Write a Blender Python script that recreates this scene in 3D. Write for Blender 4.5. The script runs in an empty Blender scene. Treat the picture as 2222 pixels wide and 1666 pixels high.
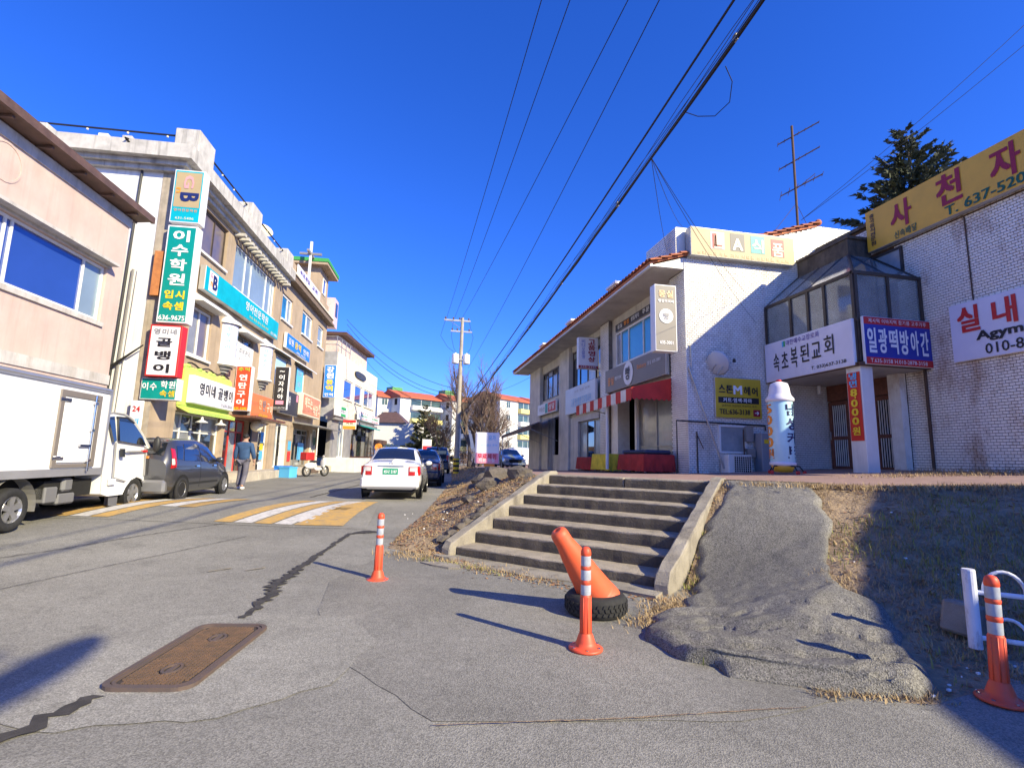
import bpy, bmesh, math, random
import numpy as np
from mathutils import Vector, Matrix
random.seed(7); rng = np.random.default_rng(7)
R = math.radians
SC = bpy.context.scene
COL = SC.collection

# ---------------------------------------------------------------- camera
EYE = 1.5
PITCH, ROLL, YAW = R(8.36), R(1.39), R(11.0)
def cam_basis():
    s, c, cp, sp = math.sin(YAW), math.cos(YAW), math.cos(PITCH), math.sin(PITCH)
    fwd = Vector((s*cp, c*cp, sp)); up = Vector((-s*sp, -c*sp, cp)); rt = Vector((c, -s, 0))
    r = math.cos(ROLL)*rt + math.sin(ROLL)*up
    u = math.cos(ROLL)*up - math.sin(ROLL)*rt
    return r, u, fwd
_r, _u, _f = cam_basis()
cam = bpy.data.cameras.new('camera'); co = bpy.data.objects.new('camera', cam); COL.objects.link(co)
co.matrix_world = Matrix(((_r.x, _u.x, -_f.x, 0), (_r.y, _u.y, -_f.y, 0), (_r.z, _u.z, -_f.z, EYE), (0, 0, 0, 1)))
cam.sensor_width = 36; cam.lens = 1095/2222*36; cam.clip_start = .05; cam.clip_end = 3000
SC.camera = co

# ---------------------------------------------------------------- sky, sun, exposure
SUN = Vector((.67, -.74, .566)).normalized()
w = bpy.data.worlds.new('World'); SC.world = w; w.use_nodes = True
nt = w.node_tree; bg = nt.nodes['Background']
sky = nt.nodes.new('ShaderNodeTexSky'); sky.sky_type = 'NISHITA'; sky.sun_disc = False
sky.sun_elevation = math.asin(SUN.z); sky.sun_rotation = math.atan2(SUN.x, SUN.y)
sky.altitude = 600; sky.air_density = 1.0; sky.dust_density = .3; sky.ozone_density = 4.0
hs = nt.nodes.new('ShaderNodeHueSaturation'); hs.inputs['Saturation'].default_value = 1.22
vm = nt.nodes.new('ShaderNodeVectorMath'); vm.operation = 'MULTIPLY'; vm.inputs[1].default_value = (.72, .95, 1.9)   # deep polarised winter blue, the same all round
nt.links.new(sky.outputs[0], hs.inputs['Color']); nt.links.new(hs.outputs[0], vm.inputs[0]); nt.links.new(vm.outputs[0], bg.inputs['Color'])
bg.inputs['Strength'].default_value = .09
sl = bpy.data.lights.new('sun', 'SUN'); sl.energy = 5.0; sl.angle = R(.5); sl.color = (1, .88, .58)
so = bpy.data.objects.new('sun', sl); COL.objects.link(so)
so.rotation_euler = (-SUN).to_track_quat('-Z', 'Y').to_euler(); so.location = SUN*60
SC.view_settings.view_transform = 'Standard'; SC.view_settings.look = 'None'
SC.view_settings.exposure = .82; SC.view_settings.gamma = 1; SC.view_settings.use_curve_mapping = False

# ---------------------------------------------------------------- materials
MATS = {}
def mat(name, c, rough=.6, metal=0., var=.12, vscale=3., bump=0., bscale=40., stain=None, streak=0., spec=.5, coat=0., c2=None, rnd=0., world=True, emit=None, fine=0., trans=0.):
    """principled material; c base colour, c2 second colour mixed by noise, stain (colour, amount, scale) blotches, streak vertical dirt runs, rnd per-object tone"""
    if name in MATS: return MATS[name]
    m = bpy.data.materials.new(name); m.use_nodes = True; MATS[name] = m
    n = m.node_tree; N = n.nodes.new; L = n.links.new
    p = n.nodes['Principled BSDF']
    p.inputs['Roughness'].default_value = rough; p.inputs['Metallic'].default_value = metal
    p.inputs['Specular IOR Level'].default_value = spec; p.inputs['Coat Weight'].default_value = coat
    if coat: p.inputs['Coat Roughness'].default_value = .04
    if trans: p.inputs['Transmission Weight'].default_value = trans
    if emit: p.inputs['Emission Color'].default_value = (*emit[:3], 1); p.inputs['Emission Strength'].default_value = emit[3]
    if world:
        g = N('ShaderNodeNewGeometry'); vec = g.outputs['Position']
    else:
        g = N('ShaderNodeTexCoord'); vec = g.outputs['Object']
    def noise(scale, detail=4, rough_=.6, v=None):
        t = N('ShaderNodeTexNoise'); t.inputs['Scale'].default_value = scale; t.inputs['Detail'].default_value = detail
        t.inputs['Roughness'].default_value = rough_; L(v or vec, t.inputs['Vector']); return t.outputs['Fac']
    def ramp(f, a, b):
        r = N('ShaderNodeMapRange'); r.inputs['From Min'].default_value = a; r.inputs['From Max'].default_value = b; L(f, r.inputs['Value']); return r.outputs[0]
    def mix(f, a, b, mode='MIX'):
        x = N('ShaderNodeMix'); x.data_type = 'RGBA'; x.blend_type = mode
        if hasattr(f, 'links') or hasattr(f, 'is_linked'): L(f, x.inputs[0])
        else: x.inputs[0].default_value = f
        for s, v in ((x.inputs[6], a), (x.inputs[7], b)):
            if hasattr(v, 'is_linked'): L(v, s)
            else: s.default_value = (*v[:3], 1)
        return x.outputs[2]
    col = None
    d = c2 if c2 else tuple(v*(1-var*2) for v in c)
    if var or c2: col = mix(ramp(noise(vscale), .3, .7), c if c2 else tuple(min(1, v*(1+var*.6)) for v in c), d)
    else: col = mix(0., c, c)
    if fine:
        f = ramp(noise(220, 2, .7), .35, .65)
        lo = N('ShaderNodeMix'); lo.data_type = 'RGBA'; lo.blend_type = 'MULTIPLY'; lo.inputs[0].default_value = 1
        L(col, lo.inputs[6]); col = mix(f, mix(1., col, (1-fine,)*3, 'MULTIPLY'), mix(1., col, (1+fine,)*3, 'MULTIPLY'))
    if streak:
        mp = N('ShaderNodeMapping'); mp.inputs['Scale'].default_value = (5, 5, .25); L(vec, mp.inputs['Vector'])
        f = ramp(noise(1.2, 5, .65, mp.outputs[0]), .52, .75)
        mu = N('ShaderNodeMath'); mu.operation = 'MULTIPLY'; L(f, mu.inputs[0]); mu.inputs[1].default_value = streak
        col = mix(mu.outputs[0], col, (.09, .08, .065))
    if stain:
        sc_, am, ss = stain
        mp = N('ShaderNodeMapping'); mp.inputs['Scale'].default_value = (1, 1, .4); L(vec, mp.inputs['Vector'])
        f = ramp(noise(ss, 6, .7, mp.outputs[0]), .5, .72)
        mu = N('ShaderNodeMath'); mu.operation = 'MULTIPLY'; L(f, mu.inputs[0]); mu.inputs[1].default_value = am
        col = mix(mu.outputs[0], col, sc_)
    if rnd:
        oi = N('ShaderNodeObjectInfo')
        f = ramp(oi.outputs['Random'], 0, 1)
        col = mix(f, mix(1., col, (1-rnd,)*3, 'MULTIPLY'), mix(1., col, (1+rnd,)*3, 'MULTIPLY'))
    L(col, p.inputs['Base Color'])
    if bump:
        b = N('ShaderNodeBump'); b.inputs['Strength'].default_value = min(1, bump); b.inputs['Distance'].default_value = .01*max(1, bump)
        L(noise(bscale, 6, .65), b.inputs['Height']); L(b.outputs[0], p.inputs['Normal'])
    return m
def paint(name, c, **k):
    k = {**dict(rough=.35, var=.05, vscale=2), **k}
    return mat(name, c, **k)

# ---------------------------------------------------------------- mesh builder
class MB:
    def __init__(s): s.v = []; s.f = []; s.m = []; s.mi = 0; s.sm = []; s.smooth = False
    def add(s, vs, fs):
        o = len(s.v); s.v += [tuple(p) for p in vs]
        for f in fs: s.f.append(tuple(i+o for i in f)); s.m.append(s.mi); s.sm.append(s.smooth)
        return s
    def box(s, x0, x1, y0, y1, z0, z1):
        return s.add([(x0,y0,z0),(x1,y0,z0),(x1,y1,z0),(x0,y1,z0),(x0,y0,z1),(x1,y0,z1),(x1,y1,z1),(x0,y1,z1)],
                     [(0,3,2,1),(4,5,6,7),(0,1,5,4),(1,2,6,5),(2,3,7,6),(3,0,4,7)])
    def bevbox(s, x0, x1, y0, y1, z0, z1, b=.02):
        # box with chamfered edges (24 corner points)
        vs = []; idx = {}
        X, Y, Z = (x0, x1), (y0, y1), (z0, z1)
        for i in (0, 1):
            for j in (0, 1):
                for k in (0, 1):
                    sx, sy, sz = (1 if i == 0 else -1), (1 if j == 0 else -1), (1 if k == 0 else -1)
                    idx[(i,j,k,'x')] = len(vs); vs.append((X[i], Y[j]+sy*b, Z[k]+sz*b))
                    idx[(i,j,k,'y')] = len(vs); vs.append((X[i]+sx*b, Y[j], Z[k]+sz*b))
                    idx[(i,j,k,'z')] = len(vs); vs.append((X[i]+sx*b, Y[j]+sy*b, Z[k]))
        fs = []
        for i in (0,1):
            q = [idx[(i,0,0,'x')], idx[(i,1,0,'x')], idx[(i,1,1,'x')], idx[(i,0,1,'x')]]; fs.append(q if i else q[::-1])
            q = [idx[(0,i,0,'y')], idx[(1,i,0,'y')], idx[(1,i,1,'y')], idx[(0,i,1,'y')]]; fs.append(q[::-1] if i else q)
            q = [idx[(0,0,i,'z')], idx[(1,0,i,'z')], idx[(1,1,i,'z')], idx[(0,1,i,'z')]]; fs.append(q if i else q[::-1])
        for a in (0,1):
            for b_ in (0,1):
                fs.append([idx[(0,a,b_,'y')], idx[(1,a,b_,'y')], idx[(1,a,b_,'z')], idx[(0,a,b_,'z')]])
                fs.append([idx[(a,0,b_,'x')], idx[(a,1,b_,'x')], idx[(a,1,b_,'z')], idx[(a,0,b_,'z')]])
                fs.append([idx[(a,b_,0,'x')], idx[(a,b_,1,'x')], idx[(a,b_,1,'y')], idx[(a,b_,0,'y')]])
        for i in (0,1):
            for j in (0,1):
                for k in (0,1): fs.append([idx[(i,j,k,c)] for c in 'xyz'])
        return s.add(vs, fs)
    def quad(s, a, b, c, d): return s.add([a, b, c, d], [(0,1,2,3)])
    def prism(s, poly, axis, a0, a1):
        """closed prism: 2-D polygon in the other two axes, extruded along axis from a0 to a1"""
        def P(p, a):
            if axis == 'x': return (a, p[0], p[1])
            if axis == 'y': return (p[0], a, p[1])
            return (p[0], p[1], a)
        n = len(poly)
        return s.add([P(p, a0) for p in poly]+[P(p, a1) for p in poly],
                     [tuple(range(n))[::-1], tuple(range(n, 2*n))]+[(i, (i+1) % n, (i+1) % n+n, i+n) for i in range(n)])
    def tube(s, pts, r, n=6, cap=True):
        pts = [Vector(p) for p in pts]; rs = r if isinstance(r, (list, tuple)) else [r]*len(pts)
        vs, fs = [], []; prev = None
        for i, p in enumerate(pts):
            t = (pts[min(i+1, len(pts)-1)]-pts[max(i-1, 0)]).normalized()
            ref = prev if prev is not None else (Vector((0,0,1)) if abs(t.z) < .9 else Vector((1,0,0)))
            a = (ref-t*ref.dot(t)).normalized(); prev = a; b = t.cross(a)
            for k in range(n):
                th = 2*math.pi*k/n; vs.append(p+(a*math.cos(th)+b*math.sin(th))*rs[i])
        for i in range(len(pts)-1):
            for k in range(n): fs.append((i*n+k, i*n+(k+1) % n, (i+1)*n+(k+1) % n, (i+1)*n+k))
        if cap: fs.append(tuple(range(n))[::-1]); fs.append(tuple(range((len(pts)-1)*n, len(pts)*n)))
        return s.add(vs, fs)
    def lathe(s, prof, n=20, c=(0,0,0), axis='z', a0=0., a1=2*math.pi):
        """prof list of (radius, height)"""
        full = abs(a1-a0-2*math.pi) < 1e-6; k = n if full else n+1
        vs, fs = [], []
        for r, h in prof:
            for i in range(k):
                th = a0+(a1-a0)*i/n; x, y = r*math.cos(th), r*math.sin(th)
                vs.append((c[0]+x, c[1]+y, c[2]+h) if axis == 'z' else ((c[0]+h, c[1]+x, c[2]+y) if axis == 'x' else (c[0]+y, c[1]+h, c[2]+x)))
        for j in range(len(prof)-1):
            for i in range(n): fs.append((j*k+i, j*k+(i+1) % k, (j+1)*k+(i+1) % k, (j+1)*k+i))
        return s.add(vs, fs)
    def grid(s, P):
        """P array-like rows x cols of points"""
        nr, nc = len(P), len(P[0])
        return s.add([p for row in P for p in row], [(i*nc+j, i*nc+j+1, (i+1)*nc+j+1, (i+1)*nc+j) for i in range(nr-1) for j in range(nc-1)])
    def sphere(s, c, r, n=10, m=7):
        rr = r if isinstance(r, (tuple, list)) else (r, r, r)
        vs = [(c[0]+rr[0]*math.sin(math.pi*j/m)*math.cos(2*math.pi*i/n), c[1]+rr[1]*math.sin(math.pi*j/m)*math.sin(2*math.pi*i/n), c[2]+rr[2]*math.cos(math.pi*j/m)) for j in range(m+1) for i in range(n)]
        return s.add(vs, [(j*n+i, (j+1)*n+i, (j+1)*n+(i+1) % n, j*n+(i+1) % n) for j in range(m) for i in range(n)])
    def mesh(s, name, mats):
        me = bpy.data.meshes.new(name); me.from_pydata(s.v, [], s.f)
        for m in (mats if isinstance(mats, (list, tuple)) else [mats]): me.materials.append(m)
        if len(me.polygons) == len(s.m):
            me.polygons.foreach_set('material_index', s.m); me.polygons.foreach_set('use_smooth', s.sm)
        me.validate(clean_customdata=False); me.update(); return me
    def build(s, name, mats, parent=None, **t):
        return put(name, s.mesh(name, mats), parent, **t)
def put(name, me, parent=None, loc=None, rotz=None, **t):
    o = bpy.data.objects.new(name, me); COL.objects.link(o)
    if parent: o.parent = parent
    if loc is not None: o.location = loc
    if rotz is not None: o.rotation_euler = (0, 0, rotz)
    return tag(o, **t)
def tag(o, label=None, cat=None, group=None, kind=None):
    if label: o['label'] = label
    if cat: o['category'] = cat
    if group: o['group'] = group
    if kind: o['kind'] = kind
    return o
def thing(name, label, cat, loc=(0,0,0), rotz=0., group=None):
    o = bpy.data.objects.new(name, None); COL.objects.link(o); o.location = loc; o.rotation_euler = (0,0,rotz)
    o.empty_display_size = .2
    return tag(o, label, cat, group)
def struct(mb, name, m): return mb.build(name, m, kind='structure')
def copy_tree(o, parent=None, chs=None):
    c = o.copy(); COL.objects.link(c); c.parent = parent
    for ch in KIDS(o): copy_tree(ch, c)
    return c
def KIDS(o): return [x for x in bpy.data.objects if x.parent == o]
def recalc(me):
    bm = bmesh.new(); bm.from_mesh(me); bmesh.ops.recalc_face_normals(bm, faces=bm.faces); bm.to_mesh(me); bm.free()

# ---------------------------------------------------------------- lettering
_tcache = {}; GLYPHS = {}
_tsc = bpy.data.scenes.new('lettering'); _tc = bpy.data.curves.new('lettering', 'FONT'); _to = bpy.data.objects.new('lettering', _tc); _tsc.collection.objects.link(_to); _tc.resolution_u = 2
def outline(ch):
    """outline of one character from the built-in font: (advance, points, triangles)"""
    if ch not in GLYPHS:
        def get(t):
            _tc.body = t; _tsc.view_layers[0].update(); dg = _tsc.view_layers[0].depsgraph
            me = bpy.data.meshes.new_from_object(_to.evaluated_get(dg)); me.calc_loop_triangles()
            v = np.array([p.co[:2] for p in me.vertices]).reshape(-1, 2); f = [tuple(t.vertices) for t in me.loop_triangles]; bpy.data.meshes.remove(me); return v, f
        if ch == ' ': GLYPHS[ch] = (.32, np.zeros((0, 2)), [])
        else:
            v, f = get(ch)
            if ord(ch) < 0x3000: wI = outline_w('I', get); adv = get(ch+'I')[0][:,0].max()-wI
            else: adv = 1.
            GLYPHS[ch] = (adv, v, f)
    return GLYPHS[ch]
_wI = {}
def outline_w(c, get):
    if c not in _wI: _wI[c] = get(c)[0][:,0].max()
    return _wI[c]
def glyphs(s, bold=.0):
    k = (s, bold)
    if k not in _tcache:
        x = 0; V = []; Fc = []; n = 0; sh = [(0, 0, 0)]
        if bold: e = bold*1.1; sh = [(-e, -e*.6, 0), (e, -e*.6, 1), (-e, e*.6, 2), (e, e*.6, 3)]
        for ch in s:
            adv, v, f = outline(ch)
            for dx, dz, q in sh:
                if len(v): V.append(np.c_[v[:,0]+x+dx, v[:,1]+dz, np.full(len(v), q*-.0004)]); Fc += [tuple(int(i)+n for i in t) for t in f]; n += len(v)
            x += adv
        a = np.vstack(V); lo, hi = a[:,:2].min(0), a[:,:2].max(0); a[:,:2] = (a[:,:2]-lo)/np.maximum(hi-lo, 1e-6)
        _tcache[k] = (a, Fc, 1.)
    return _tcache[k]
def text_into(mb, s, cx, cz, w, h, y, bold=.012, rot=0., slant=0.):
    """fill the box centred (cx,cz) of size w x h, in the local x-z plane, facing -y"""
    a, fs, asp = glyphs(s, bold)
    X, Z = (a[:,0]-.5)*w, (a[:,1]-.5)*h
    X = X+slant*Z
    c, s_ = math.cos(rot), math.sin(rot)
    mb.add([(cx+x*c-z*s_, y+q, cz+x*s_+z*c) for x, z, q in zip(X, Z, a[:,2])], fs)
def vtext(mb, s, cx, z0, z1, w, y, bold=.012, gap=.12):
    n = len(s); st = (z1-z0)/n
    for i, ch in enumerate(s):
        if ch != ' ': text_into(mb, ch, cx, z1-st*(i+.5), w, st*(1-gap), y, bold)
INK = {}
def ink(n): return INK[n]
def mkink():
    for n, c in dict(white=(.82,.82,.82), black=(.015,.015,.02), navy=(.01,.02,.12), red=(.55,.02,.02), maroon=(.32,.008,.03), yellow=(.85,.6,.02), orange=(.9,.3,.03), green=(.03,.35,.1), lime=(.35,.6,.05),
                     darkgreen=(.01,.1,.05), teal=(.0,.3,.3), pink=(.85,.3,.42), cream=(.85,.78,.55), blue=(.03,.12,.6), skyblue=(.1,.45,.8), grey=(.25,.25,.27), tan=(.8,.55,.28), brown=(.12,.05,.03), sand=(.44,.34,.18), palepink=(.62,.33,.33), darkgrey=(.075,.07,.075), violet=(.12,.08,.35), lightgreen=(.3,.6,.2)).items():
        INK[n] = paint('print_'+n, c, rough=.5, var=.04)
mkink()
def sign(name, label, loc, rotz, w, h, d, face, rim, texts=(), patches=(), cat='shop sign', group=None, border=.03, flat=False):
    """box sign; local x along the face, face towards -y, loc is the centre of the back; texts (string,cx,cz,w,h,ink[,bold[,rot]]), cx/cz as fractions of the face from its centre"""
    t = thing(name, label, cat, loc, rotz, group)
    MB().bevbox(-w/2, w/2, -d, 0, -h/2, h/2, min(.012, d/4)).build('sign_box', rim, t)
    b = border
    MB().box(-w/2+b, w/2-b, -d-.006, -d+.004, -h/2+b, h/2-b).build('sign_face', face, t)
    for k, (cx, cz, pw, ph, ik) in enumerate(patches):
        MB().box(cx*w-pw*w/2, cx*w+pw*w/2, -d-.010-.001*k, -d-.004, cz*h-ph*h/2, cz*h+ph*h/2).build('printed_patch', ink(ik), t)
    by = {}
    for tx in texts:
        s, cx, cz, tw, th, ik = tx[:6]; bold = tx[6] if len(tx) > 6 else .012; rot = tx[7] if len(tx) > 7 else 0.
        mb = by.setdefault(ik, MB())
        if isinstance(s, tuple): vtext(mb, s[0], cx*w, cz*h-th*h/2, cz*h+th*h/2, tw*w, -d-.02, bold)
        else: text_into(mb, s, cx*w, cz*h, tw*w, th*h, -d-.02, bold, rot)
    for ik, mb in by.items(): mb.build('lettering', ink(ik), t)
    return t

# ---------------------------------------------------------------- walls with openings
def wall(mb, F, us, zs, holes, depth):
    """F(u,d,z)->point, d>0 goes into the wall. holes (u0,u1,z0,z1). Adds face cells and reveals"""
    U = sorted(set([us[0], us[1]]+[h[i] for h in holes for i in (0, 1)])); Z = sorted(set([zs[0], zs[1]]+[h[i] for h in holes for i in (2, 3)]))
    U = [u for u in U if us[0] <= u <= us[1]]; Z = [z for z in Z if zs[0] <= z <= zs[1]]
    for i in range(len(U)-1):
        for j in range(len(Z)-1):
            cu, cz = (U[i]+U[i+1])/2, (Z[j]+Z[j+1])/2
            if any(h[0] < cu < h[1] and h[2] < cz < h[3] for h in holes): continue
            mb.quad(F(U[i],0,Z[j]), F(U[i+1],0,Z[j]), F(U[i+1],0,Z[j+1]), F(U[i],0,Z[j+1]))
    for u0, u1, z0, z1 in holes:
        u0, u1, z0, z1 = max(u0, us[0]), min(u1, us[1]), max(z0, zs[0]), min(z1, zs[1])
        mb.quad(F(u0,0,z0), F(u0,depth,z0), F(u0,depth,z1), F(u0,0,z1)); mb.quad(F(u1,0,z0), F(u1,depth,z0), F(u1,depth,z1), F(u1,0,z1))
        mb.quad(F(u0,0,z0), F(u1,0,z0), F(u1,depth,z0), F(u0,depth,z0)); mb.quad(F(u0,0,z1), F(u1,0,z1), F(u1,depth,z1), F(u0,depth,z1))
def fbox(mb, F, u0, u1, d0, d1, z0, z1):
    p = [F(u, d, z) for z in (z0, z1) for d in (d0, d1) for u in (u0, u1)]
    mb.add(p, [(0,1,3,2),(4,5,7,6),(0,1,5,4),(2,3,7,6),(0,2,6,4),(1,3,7,5)])
def window(F, parent, u0, u1, z0, z1, d, fr=.06, cols=(.5,), rows=(), frame=None, glass=None, sill=None, name='window'):
    """frame set at depth d with mullions at fractions cols / rows; panes are its children"""
    m = MB()
    for a in ((u0, u0+fr, z0, z1), (u1-fr, u1, z0, z1), (u0+fr, u1-fr, z0, z0+fr), (u0+fr, u1-fr, z1-fr, z1)): fbox(m, F, a[0], a[1], d-.03, d+.05, a[2], a[3])
    cu = [u0+fr/2]+[u0+(u1-u0)*c for c in cols]+[u1-fr/2]; cz = [z0+fr/2]+[z0+(z1-z0)*r for r in rows]+[z1-fr/2]
    for u in cu[1:-1]: fbox(m, F, u-fr*.4, u+fr*.4, d-.025, d+.05, z0+fr, z1-fr)
    for z in cz[1:-1]: fbox(m, F, u0+fr, u1-fr, d-.02, d+.05, z-fr*.35, z+fr*.35)
    o = m.build(name, frame, parent)
    for i in range(len(cu)-1):
        for j in range(len(cz)-1):
            g = MB(); fbox(g, F, cu[i]+fr*.3, cu[i+1]-fr*.3, d+.01, d+.02, cz[j]+fr*.3, cz[j+1]-fr*.3)
            g.build('pane', glass[(i+j) % len(glass)] if isinstance(glass, list) else glass, o)
    if sill is not None:
        s = MB(); fbox(s, F, u0-.06, u1+.06, -.09, d-.03, z0-.09, z0-.002); s.build('sill', sill, parent)
    return o
# ---------------------------------------------------------------- terrain heights
FOOT_L = np.array([(.50,7.75),(-.30,8.4),(-.08,9.9),(.32,11.8),(.78,15),(1.15,18),(2.0,25),(3.0,38),(4.4,60)], float)
CREST_L = np.array([(2.55,10.05),(2.5,11.0),(2.65,12.4),(2.9,14.2),(3.2,17),(3.5,20),(4.1,27),(4.9,40),(6.2,60)], float)
FOOT_R = np.array([(3.05,5.55),(2.35,4.62),(2.08,4.25),(2.14,3.78),(2.33,3.5),(2.6,3.27),(2.95,3.08),(3.45,2.95),(3.75,3.02),(4.2,3.08),(4.9,2.85),(6.2,2.0),(8.5,0),(12,-4)], float)
CREST_R = np.array([(5.0,7.65),(5.35,7.35),(5.8,7.1),(6.3,6.9),(6.9,6.7),(7.6,6.45),(8.9,5.9),(11,4.5),(14,2),(17,0)], float)
def zroad(x, y):
    return np.interp(y, [-50, 5, 8, 11, 14, 19, 25, 40, 120, 400], [0, 0, .05, .15, .25, .30, .33, .25, .1, 0])+.09*np.clip((-2-np.asarray(x, float))/3.5, 0, 1)*np.interp(y, [5, 9, 13, 20], [0, 1, .8, .3])
def zterr(x, y):
    return np.interp(y, [-10, 12, 34, 60, 400], [1.19, 1.17, .75, .55, .3])+.05*np.clip(np.asarray(x, float)-7, 0, 6)*np.interp(y, [13, 30], [1, .3])
def pdist(x, y, P):
    x = np.asarray(x, float)[..., None]; y = np.asarray(y, float)[..., None]
    a, b = P[:-1], P[1:]; d = b-a
    t = np.clip(((x-a[:,0])*d[:,0]+(y-a[:,1])*d[:,1])/(d**2).sum(1), 0, 1)
    return np.sqrt((x-a[:,0]-t*d[:,0])**2+(y-a[:,1]-t*d[:,1])**2).min(-1)
def inpoly(x, y, P):
    x = np.asarray(x, float); y = np.asarray(y, float); r = np.zeros(x.shape, bool)
    for (x0, y0), (x1, y1) in zip(P, np.roll(P, -1, 0)):
        c = ((y0 > y) != (y1 > y))
        with np.errstate(divide='ignore', invalid='ignore'): r ^= c & (x < (x1-x0)*(y-y0)/(y1-y0)+x0)
    return r
def zbank(x, y, foot, crest):
    df, dc = pdist(x, y, foot), pdist(x, y, crest); w_ = df/(df+dc+1e-9)
    if foot is FOOT_R: w_ = np.clip((w_-.12)/.88, 0, 1)
    p = .55*w_+.45*(3*w_**2-2*w_**3)
    return zroad(x, y)*(1-p)+(zterr(x, y)-.01)*p
POLY_R = np.vstack([FOOT_R, CREST_R[::-1]]); POLY_L = np.vstack([FOOT_L, CREST_L[::-1]])

# ---------------------------------------------------------------- ground materials
def asphalt(name, base, seed, rough_bump=.45, patch=.22, stains=True, cracks=0., grain=(.68, 1.34)):
    m = bpy.data.materials.new(name); m.use_nodes = True; n = m.node_tree; N = n.nodes.new; L = n.links.new; p = n.nodes['Principled BSDF']
    p.inputs['Roughness'].default_value = .88; p.inputs['Specular IOR Level'].default_value = .3
    g = N('ShaderNodeNewGeometry'); mp = N('ShaderNodeMapping'); mp.inputs['Location'].default_value = (seed, seed*.7, 0); L(g.outputs['Position'], mp.inputs['Vector']); v = mp.outputs[0]
    def noise(s, d=4, r=.6):
        t = N('ShaderNodeTexNoise'); t.inputs['Scale'].default_value = s; t.inputs['Detail'].default_value = d; t.inputs['Roughness'].default_value = r; L(v, t.inputs['Vector']); return t.outputs['Fac']
    def ramp(f, a, b, c=0, d=1):
        r = N('ShaderNodeMapRange')
        for k, x in zip(('From Min','From Max','To Min','To Max'), (a, b, c, d)): r.inputs[k].default_value = x
        L(f, r.inputs['Value']); return r.outputs[0]
    def mul(a, b):
        x = N('ShaderNodeMath'); x.operation = 'MULTIPLY'; L(a, x.inputs[0])
        if hasattr(b, 'is_linked'): L(b, x.inputs[1])
        else: x.inputs[1].default_value = b
        return x.outputs[0]
    vo = N('ShaderNodeTexVoronoi'); vo.inputs['Scale'].default_value = 120; L(v, vo.inputs['Vector'])
    hue = N('ShaderNodeSeparateColor'); L(vo.outputs['Color'], hue.inputs[0])
    k = mul(ramp(noise(.45, 5, .65), .3, .7, 1-patch, 1+patch), ramp(hue.outputs[0], 0, 1, *grain))
    k = mul(k, ramp(noise(260, 2, .7), .3, .7, .72, 1.28))
    k = mul(k, ramp(noise(9, 4, .7), .3, .7, .9, 1.1))
    if stains: k = mul(k, ramp(noise(1.7, 6, .75), .56, .7, 1, .78))
    if cracks:
        cv = N('ShaderNodeTexVoronoi'); cv.feature = 'DISTANCE_TO_EDGE'; cv.inputs['Scale'].default_value = cracks
        dn = N('ShaderNodeTexNoise'); dn.inputs['Scale'].default_value = 3; dn.inputs['Detail'].default_value = 5; L(v, dn.inputs['Vector'])
        va = N('ShaderNodeVectorMath'); va.operation = 'MULTIPLY_ADD'; L(dn.outputs['Color'], va.inputs[0]); va.inputs[1].default_value = (.5, .5, .5); L(v, va.inputs[2]); L(va.outputs[0], cv.inputs['Vector'])
        k = mul(k, ramp(cv.outputs['Distance'], .0, .02, .45, 1))
    c = N('ShaderNodeVectorMath'); c.operation = 'SCALE'; c.inputs[0].default_value = base; L(k, c.inputs['Scale']); L(c.outputs[0], p.inputs['Base Color'])
    b = N('ShaderNodeBump'); b.inputs['Strength'].default_value = rough_bump; b.inputs['Distance'].default_value = .006
    ad = N('ShaderNodeMath'); ad.operation = 'ADD'; L(vo.outputs['Distance'], ad.inputs[0]); L(noise(30, 5, .7), ad.inputs[1]); L(ad.outputs[0], b.inputs['Height']); L(b.outputs[0], p.inputs['Normal'])
    return m
M_road = asphalt('asphalt_old', (.222, .214, .188), 0, cracks=.0)
M_patch = asphalt('asphalt_patch', (.202, .194, .171), 11)
M_ramp = asphalt('asphalt_lumpy', (.178, .170, .150), 23, rough_bump=1., patch=.28, grain=(.45, 1.55))
M_apron = asphalt('asphalt_apron', (.255, .246, .215), 37, rough_bump=.4)
M_tar = mat('tar', (.055, .05, .045), rough=.8, var=.25, vscale=9, bump=.8, bscale=90)
M_yel = mat('road_yellow', (.56, .33, .07), rough=.8, c2=(.40, .27, .11), vscale=6, stain=((.17, .165, .155), .75, 9), bump=.3, bscale=120)
M_wht = mat('road_white', (.62, .6, .57), rough=.8, c2=(.48, .46, .43), vscale=6, stain=((.17, .165, .155), .75, 9), bump=.3, bscale=120)
M_conc = mat('concrete', (.35, .315, .255), rough=.9, c2=(.22, .195, .155), vscale=3, stain=((.09, .08, .07), .85, 2.6), bump=1.2, bscale=45, fine=.12)
M_tread = mat('concrete_tread', (.40, .345, .265), rough=.95, c2=(.28, .24, .18), vscale=4, stain=((.12, .10, .08), .6, 3.5), bump=1.5, bscale=45, fine=.15)
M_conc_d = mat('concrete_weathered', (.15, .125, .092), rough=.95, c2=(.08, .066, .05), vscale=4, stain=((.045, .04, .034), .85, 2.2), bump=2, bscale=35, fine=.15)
M_soil = mat('dry_soil', (.42, .31, .19), rough=1, c2=(.25, .18, .115), vscale=4, stain=((.10, .075, .05), .6, 5), bump=4, bscale=25, fine=.2)
M_paver = mat('pink_pavers', (.36, .23, .19), rough=.9, c2=(.27, .18, .15), vscale=5, stain=((.1, .08, .07), .5, 3), bump=.6, bscale=30)
M_rock = mat('rock', (.16, .135, .11), rough=1, c2=(.08, .07, .06), vscale=5, bump=3, bscale=20, fine=.2)
M_iron = mat('rusty_iron', (.21, .125, .075), rough=.8, metal=.2, c2=(.12, .085, .062), vscale=14, bump=.5, bscale=120)
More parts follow.
